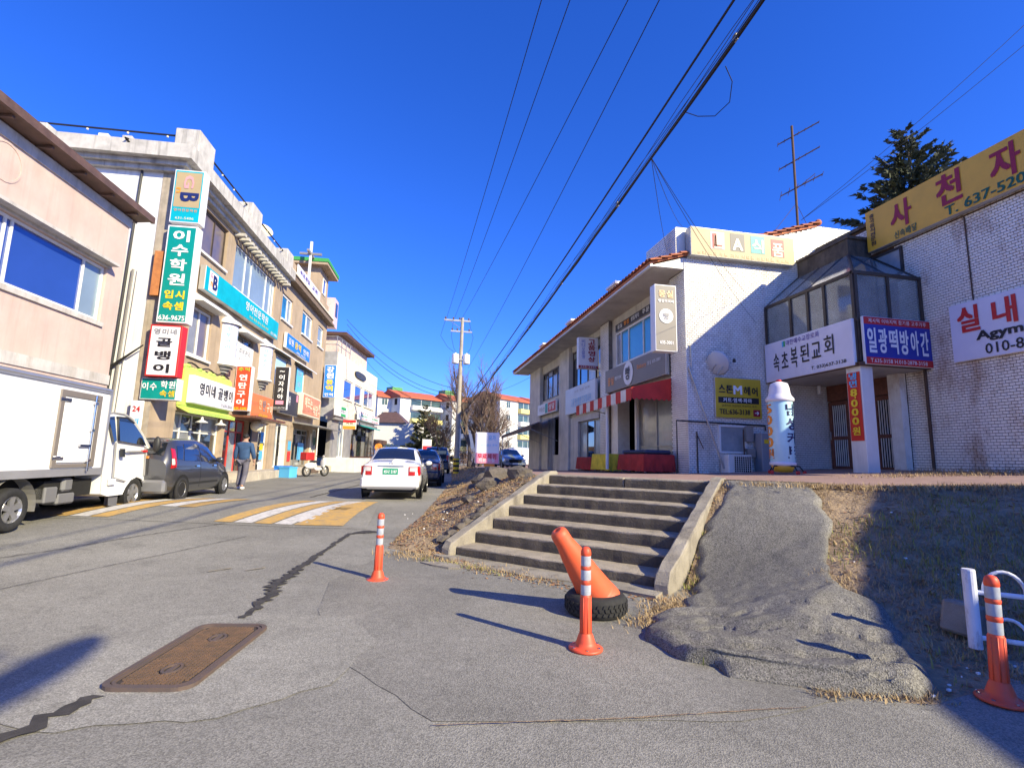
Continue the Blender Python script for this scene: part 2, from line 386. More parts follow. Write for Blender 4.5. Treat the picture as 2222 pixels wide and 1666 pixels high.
M_irond = mat('dark_iron', (.10, .08, .075), rough=.75, metal=.2, c2=(.15, .10, .075), vscale=8, bump=.5, bscale=90)

# ---------------------------------------------------------------- road sheet to the horizon
def axis(a, b, near0, near1, fine, coarse):
    xs = list(np.arange(near0, near1+1e-6, fine)); x = near1
    st = fine
    while x < b: st = min(coarse, st*1.35); x += st; xs.append(min(x, b))
    x = near0; st = fine
    while x > a: st = min(coarse, st*1.35); x -= st; xs.insert(0, max(x, a))
    return np.array(sorted(set(np.round(xs, 4))))
gx = axis(-700, 700, -9, 9, .5, 80); gy = axis(-120, 1500, -2, 45, .5, 100)
X, Y = np.meshgrid(gx, gy); Zr = zroad(X, Y)
b = MB(); b.smooth = True; b.grid([[(X[i,j], Y[i,j], Zr[i,j]) for j in range(len(gx))] for i in range(len(gy))])
struct(b, 'road', M_road)
def sheet(name, poly, m, lift=.004, n=10, wob=.0):
    """thin patch following the road; poly is XY outline, triangulated as a grid-clipped fan"""
    bm = bmesh.new(); vs = [bm.verts.new((x, y, 0)) for x, y in poly]; f = bm.faces.new(vs)
    bmesh.ops.triangulate(bm, faces=[f])
    bmesh.ops.subdivide_edges(bm, edges=bm.edges[:], cuts=2, use_grid_fill=True)
    for v in bm.verts: v.co.z = float(zroad(v.co.x, v.co.y))+lift
    bmesh.ops.recalc_face_normals(bm, faces=bm.faces)
    me = bpy.data.meshes.new(name); bm.to_mesh(me); bm.free(); me.materials.append(m)
    return put(name, me, kind='structure')
def wobble(poly, step=.15, amp=.03, seed=1):
    r = random.Random(seed); out = []
    for (x0, y0), (x1, y1) in zip(poly, poly[1:]+poly[:1]):
        n = max(1, int(math.hypot(x1-x0, y1-y0)/step))
        for k in range(n): out.append((x0+(x1-x0)*k/n+r.uniform(-amp, amp), y0+(y1-y0)*k/n+r.uniform(-amp, amp)))
    return out
# newer patch on the right of the foreground, whose edge runs from beside the first bollard towards the camera
sheet('asphalt_patch', wobble([(-.85,6.45),(-.25,8.2),(.5,7.8),(1.5,6.7),(2.6,5.6),(2.2,4.6),(2.2,3.7),(2.9,3.05),(2.0,2.9),(.2,3.15),(-.6,4.4),(-.8,5.4)], .2, .015, 3), M_patch)
sheet('asphalt_apron', wobble([(-.45,3.7),(-.2,4.5),(-.45,5.15),(-1.2,5.35),(-1.9,5.3),(-2.35,4.6),(-2.4,3.6),(-1.9,3.35),(-1.0,3.35)], .15, .03, 5), M_apron, .0055)
def strip(name, pts, wds, m, lift, step=.045, seed=2, amp=.75):
    r = random.Random(seed); P = [Vector((x, y)) for x, y in pts]; b = MB(); vs = []
    L_ = []
    for i in range(len(P)-1):
        n = max(1, int((P[i+1]-P[i]).length/step))
        for k in range(n): t = k/n; L_.append((P[i].lerp(P[i+1], t), wds[i]+(wds[i+1]-wds[i])*t))
    L_.append((P[-1], wds[-1]))
    for i, (p, wd) in enumerate(L_):
        d = (L_[min(i+1, len(L_)-1)][0]-L_[max(i-1, 0)][0]).normalized(); q = Vector((-d.y, d.x))
        off = r.uniform(-amp, amp)*wd*.5
        for s_ in (-1, 1):
            c = p+q*(off+s_*wd*(.5+r.uniform(-.25, .25)*amp)); vs.append((c.x, c.y, float(zroad(c.x, c.y))+lift))
    b.add(vs, [(2*i, 2*i+1, 2*i+3, 2*i+2) for i in range(len(L_)-1)])
    return b.build(name, m, kind='structure')
strip('tar_strip', [(-2.25,2.75),(-2.02,3.2),(-1.82,3.75)], [.10,.13,.1], M_tar, .012, seed=4)
strip('tar_strip', [(-1.42,5.2),(-1.38,5.7),(-1.42,6.4),(-1.3,7.4),(-1.15,8.6),(-1.0,9.6),(-.75,9.75),(-.5,9.7)], [.05,.11,.14,.09,.07,.07,.26,.1], M_tar, .012, seed=5)
strip('tar_strip', [(-5.6,6.9),(-4.6,8.3),(-3.9,9.6),(-3.3,10.6)], [.018,.02,.02,.018], M_tar, .012, seed=6, amp=1)
strip('tar_strip', [(-2.7,15.3),(-2.2,19),(-1.6,24)], [.06,.05,.05], M_tar, .012, seed=8, amp=.6)
strip('tar_strip', [(-4.5,5.4),(-3.6,7.3),(-2.6,9.3)], [.012,.013,.012], M_tar, .012, seed=9, amp=1)
strip('tar_strip', [(.2,3.1),(1.2,3.02),(2.5,2.98)], [.008,.014,.008], M_soil, .012, seed=10, amp=1)
M_fad = mat('faded_yellow', (.29, .24, .14), rough=.85, c2=(.23, .215, .18), vscale=14)
strip('faded_road_mark', [(-2.35,7.0),(-2.15,7.2)], [.03,.03], M_fad, .012, seed=11)
strip('faded_road_mark', [(-1.95,7.05),(-1.75,7.2)], [.03,.04], M_fad, .012, seed=12)

# ---------------------------------------------------------------- speed hump with slanted yellow and white bars
HC = [(-6.6,10.9),(-.75,10.1),(-.75,14.3),(-7.0,14.3)]     # outline, near-left, near-right, far-right, far-left
def hz(u, v):                                               # u across the road, v along it, both 0..1
    x = HC[0][0]+(HC[1][0]-HC[0][0])*u; x2 = HC[3][0]+(HC[2][0]-HC[3][0])*u
    y = HC[0][1]+(HC[1][1]-HC[0][1])*u; y2 = HC[3][1]+(HC[2][1]-HC[3][1])*u
    X_, Y_ = x+(x2-x)*v, y+(y2-y)*v
    return X_, Y_, float(zroad(X_, Y_))+.075*math.sin(math.pi*min(1, max(0, v)))*min(1, 12*u+.1, 12*(1-u)+.1)
b = MB(); b.smooth = True
b.grid([[tuple(Vector(hz(u, v))+Vector((0, 0, .006))) for u in np.linspace(0, 1, 30)] for v in np.linspace(0, 1, 14)])
struct(b, 'speed_hump', M_road)
def bar(u0, m, wid=.052, sl=.20, v0=.05, v1=.95):
    b = MB(); b.smooth = True
    b.grid([[tuple(Vector(hz(min(.995, max(.005, u0+sl*v+du)), v))+Vector((0, 0, .016))) for du in np.linspace(0, wid, 4)] for v in np.linspace(v0, v1, 10)])
    return b.build('hump_stripe', m, kind='structure')
k = 0
for half, base in ((0, .0), (1, .50)):
    for i in range(5):
        u = base+.012+i*.062
        v0 = .04+(.34 if (half == 0 and i > 2) else 0)
        bar(u, (M_yel, M_wht)[i % 2], .054, .19, v0, .96)
bar(.80, M_yel, .12, .07, .04, .96); bar(.745, M_wht, .045, .13, .1, .96)

# ---------------------------------------------------------------- banks and terrace
def resample(P, n, dens=None):
    P = np.asarray(P, float); d = np.r_[0, np.cumsum(np.hypot(*(P[1:]-P[:-1]).T))]; t = np.linspace(0, 1, n)
    if dens: t = t**dens
    return np.c_[np.interp(t*d[-1], d, P[:,0]), np.interp(t*d[-1], d, P[:,1])]
def vnoise(x, y, s, seed):
    r = np.random.default_rng(seed); G = r.random((64, 64)); x = np.asarray(x)*s; y = np.asarray(y)*s
    i, j = np.floor(x).astype(int), np.floor(y).astype(int); fx, fy = x-i, y-j; fx = fx*fx*(3-2*fx); fy = fy*fy*(3-2*fy); g = lambda a, b_: G[a % 64, b_ % 64]
    return (g(i,j)*(1-fx)+g(i+1,j)*fx)*(1-fy)+(g(i,j+1)*(1-fx)+g(i+1,j+1)*fx)*fy-.5
def bank(name, foot, crest, n, m_, dens, seed, m):
    F, C_ = resample(foot, n, dens), resample(crest, n, dens); rows = []
    W = np.linspace(-.04, 1.02, m_)
    Xs = F[:,0][:,None]*(1-W)+C_[:,0][:,None]*W; Ys = F[:,1][:,None]*(1-W)+C_[:,1][:,None]*W
    Zs = zbank(Xs, Ys, foot, crest); ed = np.clip(np.minimum(W, 1-W)*6, 0, 1)
    Zs += ed*(vnoise(Xs, Ys, 1.3, seed)*.16+vnoise(Xs, Ys, 4, seed+1)*.07+vnoise(Xs, Ys, 11, seed+2)*.03)
    Zs[:, 0] -= .06; Zs[:, -1] -= .05
    b = MB(); b.smooth = True; b.grid([[(Xs[i,j], Ys[i,j], Zs[i,j]) for j in range(m_)] for i in range(n)])
    return b.build(name, m, kind='structure')
bank('grass_bank', FOOT_L, CREST_L, 160, 26, 1.5, 3, M_soil)
bank('grass_bank', FOOT_R, CREST_R, 140, 40, 1.15, 9, M_soil)
edge = np.vstack([CREST_L[::-1], [(2.9,9.95),(4.83,8.02)], CREST_R]); rows = []
for x, y in edge:
    yy = y+max(0, (12-y))*.0
    rows.append([(x+(45-x)*t**1.6, y+((y if y > 10 else y-2)-y)*t, float(zterr(x+(45-x)*t**1.6, y))) for t in np.linspace(0, 1, 16)])
b = MB(); b.grid(rows); struct(b, 'terrace_paving', M_paver)

# ramp of lumpy asphalt beside the stairs
NR, NC = 150, 90
RL = resample([(4.98,7.5),(4.94,7.27),(4.63,7.04),(4.02,6.59),(3.77,6.32),(3.55,5.92),(3.33,5.61),(2.85,5.1),(2.47,4.77),(2.18,4.5),(2.1,4.3),(2.10,3.95),(2.2,3.68),(2.36,3.48)], NR)
RR = resample([(6.1,6.95),(6.0,6.76),(5.76,6.37),(5.48,5.89),(5.05,5.51),(4.69,5.16),(4.5,4.78),(4.38,4.51),(4.48,4.24),(4.34,3.97),(4.13,3.72),(3.77,3.27),(3.42,2.97),(3.0,3.07)], NR)
T = np.linspace(0, 1, NC)
wav = lambda a, s_: vnoise(np.linspace(0, 30, NR), np.zeros(NR)+a, s_, 40)*.16
Xs = RL[:,0][:,None]*(1-T)+RR[:,0][:,None]*T; Ys = RL[:,1][:,None]*(1-T)+RR[:,1][:,None]*T
Xs += (wav(1, .9)[:,None]*(1-T)+wav(5, .9)[:,None]*T); Ys += (wav(2, .8)[:,None]*(1-T))
Zs = np.where(inpoly(Xs, Ys, POLY_R), zbank(Xs, Ys, FOOT_R, CREST_R), zroad(Xs, Ys))
Zs = np.where(pdist(Xs, Ys, CREST_R) < .03, np.maximum(Zs, 1.15), Zs)
S = np.linspace(0, 1, NR)[:,None]; ed = np.clip(np.minimum(T, 1-T)*16, 0, 1)[None,:]*np.clip((1-S)*14, 0, 1)
Zs += .015+ed**.5*(.045+.035*S)+ed*(vnoise(Xs, Ys, 1.6, 50)*.045+vnoise(Xs, Ys, 7, 51)*.013+vnoise(Xs*.5+Ys, Ys-Xs, 9, 52)*.016*np.clip(S*2-.4, .25, 1.2))
fold = np.sin(15*(Xs*.30+Ys)+7*vnoise(Xs, Ys, 1.3, 54)+3*vnoise(Xs, Ys, 4, 55)); Zs += ed*np.clip((S-.45)*3, 0, 1)*(.022*np.clip(fold, -.3, 1)**3+.012*np.sign(fold+.75))
b = MB(); b.smooth = True; b.grid([[(Xs[i,j], Ys[i,j], Zs[i,j]) for j in range(NC)] for i in range(NR)])
# rough skirt so that the tongue has an edge
for side in (0, -1):
    b.grid([[(Xs[i,side], Ys[i,side], Zs[i,side]) for i in range(NR)], [(Xs[i,side], Ys[i,side], -.05) for i in range(NR)]])
b.grid([[(Xs[-1,j], Ys[-1,j], Zs[-1,j]) for j in range(NC)], [(Xs[-1,j], Ys[-1,j], -.05) for j in range(NC)]])
struct(b, 'asphalt_ramp', M_ramp)
RAMP = np.vstack([np.c_[Xs[:,0], Ys[:,0]], np.c_[Xs[:,-1], Ys[:,-1]][::-1]])

# ---------------------------------------------------------------- concrete staircase
ST = thing('concrete_staircase', 'worn concrete staircase with seven dark steps between sloping side walls', 'staircase', (.74, 7.9, 0), -R(44.86))
def chipped(me, amp, seed, cuts=6, axis_=0):
    bm = bmesh.new(); bm.from_mesh(me); r = random.Random(seed)
    es = [e for e in bm.edges if abs((e.verts[0].co-e.verts[1].co)[axis_]) > .5]
    bmesh.ops.subdivide_edges(bm, edges=es, cuts=cuts, use_grid_fill=True)
    for v in bm.verts: v.co += Vector((0, r.uniform(-amp, amp), r.uniform(-amp, amp)*.6))
    bmesh.ops.recalc_face_normals(bm, faces=bm.faces); bm.to_mesh(me); bm.free()
TR, RI, SW = .47, .17, 3.07
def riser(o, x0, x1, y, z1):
    # separate darker facing on the front face of a step
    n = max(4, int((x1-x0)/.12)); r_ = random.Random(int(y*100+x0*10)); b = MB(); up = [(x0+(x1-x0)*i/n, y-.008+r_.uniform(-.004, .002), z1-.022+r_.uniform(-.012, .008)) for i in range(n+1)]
    b.grid([[(x, yy, z1-.175) for x, yy, z in up], [(x, yy-.003, z1-.09) for x, yy, z in up], up, [(x, y+.012, z-.004) for x, yy, z in up]]); b.build('riser_facing', M_conc_d, o)
for j in range(7):
    z1 = RI*(j+1)
    if j < 6:
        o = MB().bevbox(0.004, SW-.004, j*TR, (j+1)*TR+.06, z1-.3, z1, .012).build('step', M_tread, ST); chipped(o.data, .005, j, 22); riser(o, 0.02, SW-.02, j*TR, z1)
    else:
        for x0, x1 in ((.004, 1.55), (1.575, SW-.004)):
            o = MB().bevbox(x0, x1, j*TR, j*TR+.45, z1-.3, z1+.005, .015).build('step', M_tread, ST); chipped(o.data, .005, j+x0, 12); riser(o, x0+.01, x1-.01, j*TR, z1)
def stringer(x0, x1, seed):
    pr = [(-.16, -.1), (-.16, .14), (-.08, .24), (2.86, 1.265), (3.18, 1.265), (3.18, .2)]
    o = MB().prism(pr, 'x', x0, x1).build('side_wall', M_conc, ST)
    bm = bmesh.new(); bm.from_mesh(o.data); bmesh.ops.bevel(bm, geom=bm.edges[:], offset=.018, segments=1, affect='EDGES')
    bmesh.ops.subdivide_edges(bm, edges=[e for e in bm.edges if e.calc_length() > .8], cuts=14, use_grid_fill=True); r = random.Random(seed)
    for v in bm.verts: v.co += Vector((r.uniform(-.008, .008), r.uniform(-.008, .008), r.uniform(-.012, .006)))
    bmesh.ops.recalc_face_normals(bm, faces=bm.faces); bm.to_mesh(o.data); bm.free()
stringer(-.17, 0, 3); stringer(SW, SW+.18, 4)
o = MB().prism([(-.15, -.55), (.5, -.62), (1.1, -.45), (1.6, -.5), (2.2, -.34), (SW+.1, -.4), (SW+.1, .03), (-.15, .03)], 'z', -.05, .045).build('base_slab', M_conc, ST)
# broken pieces of the slab lip at the left foot of the stairs
rr = random.Random(5)
for i, (x, y, s) in enumerate(((.35,-.72,.3),(.95,-.62,.26),(.1,-.35,.2))):
    pl = [(x+s*(.6+.4*rr.random())*math.cos(a)*1.3, y+s*.5*(.6+.4*rr.random())*math.sin(a)) for a in np.linspace(0, 2*math.pi, 8)[:-1]]
    o = MB().prism(pl, 'z', 0, .055).build('broken_slab', M_conc, ST); o.rotation_euler = (rr.uniform(-.1, .12), rr.uniform(-.15, .1), 0); o.location.z = .02
# mortared stone lip along the left side wall
t = thing('stone_lip', 'dark mortared stone lip running along the left side of the stairs', 'stone edging', (.74, 7.9, 0), -R(44.86))
for i in range(14):
    y = .2+i*.2; z = zr = .14+y*.36
    bm = bmesh.new(); bmesh.ops.create_icosphere(bm, subdivisions=2, radius=1)
    for v in bm.verts: v.co = Vector((v.co.x*.11, v.co.y*.14, v.co.z*.08))*(1+rr.uniform(-.18, .18))
    me = bpy.data.meshes.new('stone'); bm.to_mesh(me); bm.free(); me.materials.append(M_rock)
    put('stone', me, t, loc=(-.42+rr.uniform(-.05, .05), y, z-.02), rotz=rr.uniform(-.4, .4))
# kerb along the terrace edge right of the stairs
t = thing('terrace_kerb', 'low dark concrete kerb along the terrace edge right of the stairs', 'kerb')
KP = [(5.12,7.85),(5.75,7.38),(6.45,7.08)]
for i in range(2):
    (x0, y0), (x1, y1) = KP[i], KP[i+1]; L_ = math.hypot(x1-x0, y1-y0)
    o = MB().bevbox(.01, L_-.01, -.07, .07, -.2, .045, .012).build('kerb_stone', M_conc_d, t); o.location = (x0, y0, 1.19); o.rotation_euler = (0, 0, math.atan2(y1-y0, x1-x0)); chipped(o.data, .008, i, 6)

# ---------------------------------------------------------------- manhole cover
t = thing('manhole_cover', 'rusty rectangular iron manhole cover with rounded corners set in the road', 'manhole cover', (-1.49, 4.38, .008), -R(8))
def rrect(w_, l_, r_, n=5):
    return [(sx*(w_/2-r_)+r_*math.cos(a+q), sy*(l_/2-r_)+r_*math.sin(a+q)) for sx, sy, a in ((1,1,0),(-1,1,math.pi/2),(-1,-1,math.pi),(1,-1,1.5*math.pi)) for q in np.linspace(0, math.pi/2, n)]
def ring(mb, A, B, z0, z1):
    n = len(A); mb.add([(x,y,z1) for x,y in A]+[(x,y,z1) for x,y in B]+[(x,y,z0) for x,y in A]+[(x,y,z0) for x,y in B],
        [(i,(i+1)%n,n+(i+1)%n,n+i) for i in range(n)]+[(i,2*n+i,2*n+(i+1)%n,(i+1)%n) for i in range(n)]+[(n+i,n+(i+1)%n,3*n+(i+1)%n,3*n+i) for i in range(n)])
MW, ML = .58, 1.24
b = MB(); ring(b, rrect(MW, ML, .11), rrect(MW-.07, ML-.07, .085), -.02, .022); ring(b, rrect(MW-.085, ML-.085, .08), rrect(MW-.12, ML-.12, .07), -.02, .018); b.build('cover_rim', M_irond, t)
b = MB(); P = rrect(MW-.07, ML-.07, .08); b.add([(x,y,.006) for x,y in P], [tuple(range(len(P)))]); b.build('cover_plate', mat('cover_recess', (.045,.035,.03), rough=.9, var=.2, vscale=12), t)
b = MB(); r = random.Random(3); nx, ny = 17, 36
for i in range(nx):
    for j in range(ny):
        x, y = (i-(nx-1)/2)*.028, (j-(ny-1)/2)*.0305
        if abs(x) > MW/2-.075 or abs(y) > ML/2-.075 or (abs(x) > MW/2-.12 and abs(y) > ML/2-.12): continue
        if any((x/.07)**2+((y-c)/.10)**2 < 1 for c in (-.3, .3)) or abs(y) < .008: continue
        s, h = .0105, .017
        w2, l2 = (s, s*.75) if (i+j) % 2 else (s*.75, s)
        b.box(x-w2, x+w2, y-l2, y+l2, .004, h)
o = b.build('tread_studs', M_iron, t, kind='stuff')
for c in (-.3, .3):
    b = MB(); b.lathe([(.075,.004),(.075,.016),(.055,.016),(.055,.005)], 18, (0,0,0)); b.box(-.02,.02,-.05,.05,.004,.014)
    o = b.build('lifting_eye', M_irond, t); o.location = (0, c, 0); o.scale = (.8, 1.2, 1)

# ---------------------------------------------------------------- white tiled shops on the right
M_tile = mat('white_brick_tile', (.78, .76, .72), rough=.35, c2=(.68, .65, .60), vscale=6, stain=((.3, .2, .11), .55, .9), rnd=.10, fine=.06)
M_tile_r = mat('stained_brick_tile', (.86, .82, .74), rough=.35, c2=(.76, .71, .62), vscale=6, stain=((.30, .15, .05), .95, 1.1), rnd=.16, fine=.1, streak=.15)
M_joint = mat('tile_joint', (.115, .068, .036), rough=.95, var=.2, vscale=6)
M_joint_l = mat('tile_joint_pale', (.22, .20, .18), rough=.95, var=.2, vscale=6)
M_white = paint('white_paint', (.75, .74, .70), streak=.2, var=.05)
M_plaster = mat('off_white_plaster', (.62, .59, .53), rough=.85, var=.1, streak=.35, vscale=1.5, bump=.4)
M_soffit = mat('soffit_plaster', (.58, .54, .47), rough=.9, var=.14, vscale=.8, stain=((.3, .25, .19), .5, 1.2))
M_wood = paint('dark_brown_wood', (.19, .07, .04), rough=.45, var=.2, vscale=8)
M_frame_b = paint('brown_metal', (.055, .04, .03), rough=.5, var=.2, vscale=6)
M_frame_w = paint('white_frame', (.78, .77, .74), rough=.4, var=.05)
M_frame_g = paint('grey_frame', (.33, .32, .30), rough=.4, metal=.3, var=.1)
M_glass = mat('dark_glass', (.02, .025, .03), rough=.03, var=0, spec=.8, coat=.6)
M_glass_t = mat('teal_film_glass', (.05, .25, .30), rough=.12, var=.1, vscale=.8, spec=.7, coat=.5)
M_glass_p = mat('dusty_glass', (.34, .38, .40), rough=.22, c2=(.2, .235, .25), vscale=1.6, spec=.6, coat=.2, stain=((.45, .43, .38), .5, 2))
M_glass_y = mat('clear_bay_glass', (.72, .80, .82), rough=.06, c2=(.5, .56, .56), vscale=1.2, trans=.75, spec=.6)
M_glass_c = mat('curtained_glass', (.30, .30, .28), rough=.25, c2=(.17, .17, .17), vscale=2.2, spec=.6, coat=.4)
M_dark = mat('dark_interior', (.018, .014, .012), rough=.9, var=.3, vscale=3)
M_terra = mat('orange_roof_tile', (.50, .16, .06), rough=.8, c2=(.34, .12, .06), vscale=4, rnd=.25, bump=.4)
M_steel = paint('galvanised', (.42, .42, .42), rough=.45, metal=.6, var=.1)
M_black = paint('black_plastic', (.018, .018, .02), rough=.5)
M_rust = mat('rusty_steel', (.12, .06, .03), rough=.8, c2=(.07, .045, .03), vscale=8)
def brick_wall(t, F, rot, us, zs, holes, m_b, m_j, inside=None, near=300, ref=None, depth=.25, u_off=0.):
    """recessed joint plane, then every brick: the nearest ones single parts, the rest one part"""
    b = MB(); U = sorted(set([*us]+[h[i] for h in holes for i in (0,1)]))
    if inside is None: wall(b, lambda u,d,z: F(u, d+.012, z), us, zs, holes, depth)
    else: inside(b, lambda u,d,z: F(u, d+.012, z))
    b.build('mortar_backing', m_j, t)
    PU, PZ, BL, BH = .122, .067, .112, .058; spots = []
    nz = int((zs[1]-zs[0])/PZ)
    for j in range(nz):
        z = zs[0]+(j+.5)*PZ; u = us[0]+u_off+(-PU/2 if j % 2 else 0)
        while u < us[1]:
            a, c = max(u, us[0]), min(u+BL, us[1])
            if c-a > .03: spots.append((a, c, z))
            u += PU
    keep = []
    for a, c, z in spots:
        cu = (a+c)/2
        if any(h[0]-.01 < a and c < h[1]+.01 and h[2]-.02 < z < h[3]+.02 for h in holes): continue
        nb = [(a, c)]
        for h in holes:
            if h[2]-.02 < z < h[3]+.02:
                nn = []
                for a_, c_ in nb:
                    if c_ <= h[0] or a_ >= h[1]: nn.append((a_, c_)); continue
                    if a_ < h[0]: nn.append((a_, h[0]))
                    if c_ > h[1]: nn.append((h[1], c_))
                nb = nn
        for a_, c_ in nb:
            if c_-a_ > .03: keep.append((a_, c_, z))
    if INSIDE.get(id(t)): keep = [k for k in keep if INSIDE[id(t)]((k[0]+k[1])/2, k[2])]
    full = [k for k in keep if abs(k[1]-k[0]-BL) < 1e-6]
    rf = Vector(ref if ref else (0, 0, EYE)); full.sort(key=lambda k: (Vector(F((k[0]+k[1])/2, 0, k[2]))-rf).length); single = set(full[:near])
    def onebrick(mb, a, c, z, jit):
        h = BH/2; p = [F(a, .012, z-h), F(c, .012, z-h), F(c, .012, z+h), F(a, .012, z+h)]; e = .004
        q = [F(a+e, jit, z-h+e), F(c-e, jit, z-h+e), F(c-e, jit, z+h-e), F(a+e, jit, z+h-e)]
        mb.add(p+q, [(4,5,6,7),(0,1,5,4),(1,2,6,5),(2,3,7,6),(3,0,4,7)])
    b = MB(); r = random.Random(1)
    for k in keep:
        if k not in single: onebrick(b, *k, r.uniform(-.003, .003))
    if b.v: b.build('brick', m_b, t, kind='stuff')
    if single:
        o0 = F(0, 0, 0); G = lambda u, d, z: tuple(Vector(F(u, d, z))-Vector(o0))
        mb = MB(); h = BH/2; e = .004
        p = [G(-BL/2, .012, -h), G(BL/2, .012, -h), G(BL/2, .012, h), G(-BL/2, .012, h)]; q = [G(-BL/2+e, 0, -h+e), G(BL/2-e, 0, -h+e), G(BL/2-e, 0, h-e), G(-BL/2+e, 0, h-e)]
        mb.add(p+q, [(4,5,6,7),(0,1,5,4),(1,2,6,5),(2,3,7,6),(3,0,4,7)]); me = mb.mesh('brick', m_b)
        for a, c, z in sorted(single): put('brick', me, t, loc=F((a+c)/2, r.uniform(-.003, .003), z))
INSIDE = {}
# --- corner shop building (end wall at y=13.5, street wall at x=7.9)
LA = thing('corner_shop_building', 'two storey white tiled shop row with orange tiled eaves and a deep soffit', 'building', (0, 0, 0))
EY = 13.5
roofz = lambda x: 7.47+(x-6.8)*.322
def FE(u, d, z): return (u, EY+d, z)
INSIDE[id(LA)] = lambda u, z: z < (roofz(u)-.12 if u < 12.55 else 9.28)
def gable(b, F): b.add([F(7.9,0,.8), F(14.4,0,.8), F(14.4,0,9.28), F(12.66,0,9.3), F(7.9,0,roofz(7.9)-.1)], [(0,1,2,3,4)])
brick_wall(LA, FE, 0, (7.9, 14.4), (1.0, 9.32), [], M_tile, M_joint_l, gable, 300, (8.6, 10, 4.5))
INSIDE.pop(id(LA))
b = MB(); b.add([(6.85,EY+.02,7.36),(7.93,EY+.02,7.36),(7.93,EY+.02,roofz(7.9)-.1),(6.85,EY+.02,roofz(6.85)-.1)], [(0,1,2,3)]); b.box(6.85,7.93,EY+.03,EY+.1,7.36,7.40); b.build('gable_return', M_white, LA)
# street wall x=7.9 : bays between piers
def FS(u, d, z): return (7.9+d, u, z)
piers = [(EY, 14.45), (19.6, 20.55), (25.1, 26.9), (31.2, 34.1)]
def FSp(u, d, z): return (7.9+d, u, z)
for k, (y0, y1) in enumerate(piers):
    b = MB(); b.box(7.915, 8.6, y0+.03, y1, .3, 7.36); b.build('pier_core', M_joint_l if k < 2 else M_plaster, LA)
    if k < 2:
        brick_wall(LA, FSp, 0, (y0+.005, y1), (1.02, 7.36), [], M_tile, M_joint_l, lambda b_, F: None, 0)
b = MB()
for y0, y1, z0, z1 in ((14.45,19.6,4.15,5.27),(14.45,19.6,6.7,7.36),(20.55,25.1,3.6,5.15),(26.9,31.2,3.9,5.1),(26.9,31.2,6.85,7.36),(20.55,25.1,7.05,7.36)):
    b.box(8.08, 8.5, y0, y1, z0, z1)
b.box(8.08, 8.5, 14.45, 15.55, 5.27, 6.7); b.box(8.08, 8.5, 19.15, 19.6, 5.27, 6.7); b.build('spandrel', M_plaster, LA)
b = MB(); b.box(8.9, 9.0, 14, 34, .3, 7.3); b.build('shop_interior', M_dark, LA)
window(lambda u,d,z: (8.05+d, u, z), LA, 15.58, 19.12, 5.28, 6.68, .02, .07, (.3, .66, .86), (), M_frame_w, [M_glass_t, M_glass_t, M_glass_t, M_glass_c])
window(lambda u,d,z: (8.1+d, u, z), LA, 20.6, 25.05, 5.17, 7.03, .05, .06, (.25,.5,.75), (.8,), M_frame_b, [M_glass, M_glass_p, M_glass])
window(lambda u,d,z: (8.1+d, u, z), LA, 26.95, 31.15, 5.12, 6.83, .05, .06, (.25,.5,.75), (.8,), M_frame_b, [M_glass, M_glass_c])
# ground floor shopfronts
window(lambda u,d,z: (8.1+d, u, z), LA, 14.46, 17.2, 1.2, 4.13, .02, .06, (.5,), (.28,), M_frame_g, [M_glass_c, M_glass_p], name='shop_window')
b = MB(); b.box(8.0, 8.5, 18.9, 19.58, 1.0, 4.14); b.box(8.0, 8.5, 17.2, 17.34, 1.0, 4.14); b.build('door_jamb', M_tile, LA)
window(lambda u,d,z: (8.12+d, u, z), LA, 20.9, 23.9, 1.05, 3.35, .03, .06, (.33,.66), (), M_frame_g, [M_glass_p, M_glass], name='shop_window')
b = MB(); b.box(8.02, 8.4, 20.56, 20.9, 1.0, 3.6); b.box(8.02, 8.4, 23.9, 25.09, 1.0, 3.6); b.box(8.0, 8.1, 21.0, 23.9, 3.35, 3.62); b.build('door_surround', M_plaster, LA)
b = MB(); b.box(8.06, 8.5, 29.6, 31.19, .7, 3.9); b.box(8.06, 8.3, 27.0, 28.4, .7, 1.75)
for y in (28.45, 29.0, 29.55): b.box(8.02, 8.12, y, y+.07, .7, 3.9)
b.build('shop_panel', M_plaster, LA)
# eave: soffit, fascia, roof slab and single tiles
b = MB(); b.box(6.86, 8.6, EY+.1, 34.3, 7.36, 7.40); b.build('soffit', M_soffit, LA)
b = MB(); b.box(6.78, 6.86, EY-.02, 34.5, 7.33, 7.46); b.box(6.86, 7.9, 34.3, 34.5, 7.33, 7.46); b.build('fascia', M_white, LA)
b = MB(); b.add([(6.75,EY-.05,7.463),(12.7,EY-.05,roofz(12.7)),(12.7,34.5,roofz(12.7)),(6.75,34.5,7.463),(6.75,EY-.05,7.40),(12.7,EY-.05,roofz(12.7)-.1),(12.7,34.5,roofz(12.7)-.1),(6.75,34.5,7.40)],
    [(0,1,2,3),(4,7,6,5),(0,4,5,1),(3,2,6,7),(1,5,6,2),(0,3,7,4)]); b.build('roof', M_terra, LA)
b = MB(); b.smooth = True
P = [[(-.04+s*.42, .105*math.cos(th), .02+s*.42*.322+.085*math.sin(th)) for th in np.linspace(0, math.pi, 8)] for s in (0, 1)]; b.grid(P)
P = [[(-.04, r_*math.cos(th), .02+r_*.81*math.sin(th)) for th in np.linspace(0, math.pi, 8)] for r_ in (.105, .07)]; b.grid(P); me_t = b.mesh('roof_tile', M_terra)
for i in range(84): put('roof_tile', me_t, LA, loc=(6.72, EY+.06+i*.249, 7.45))
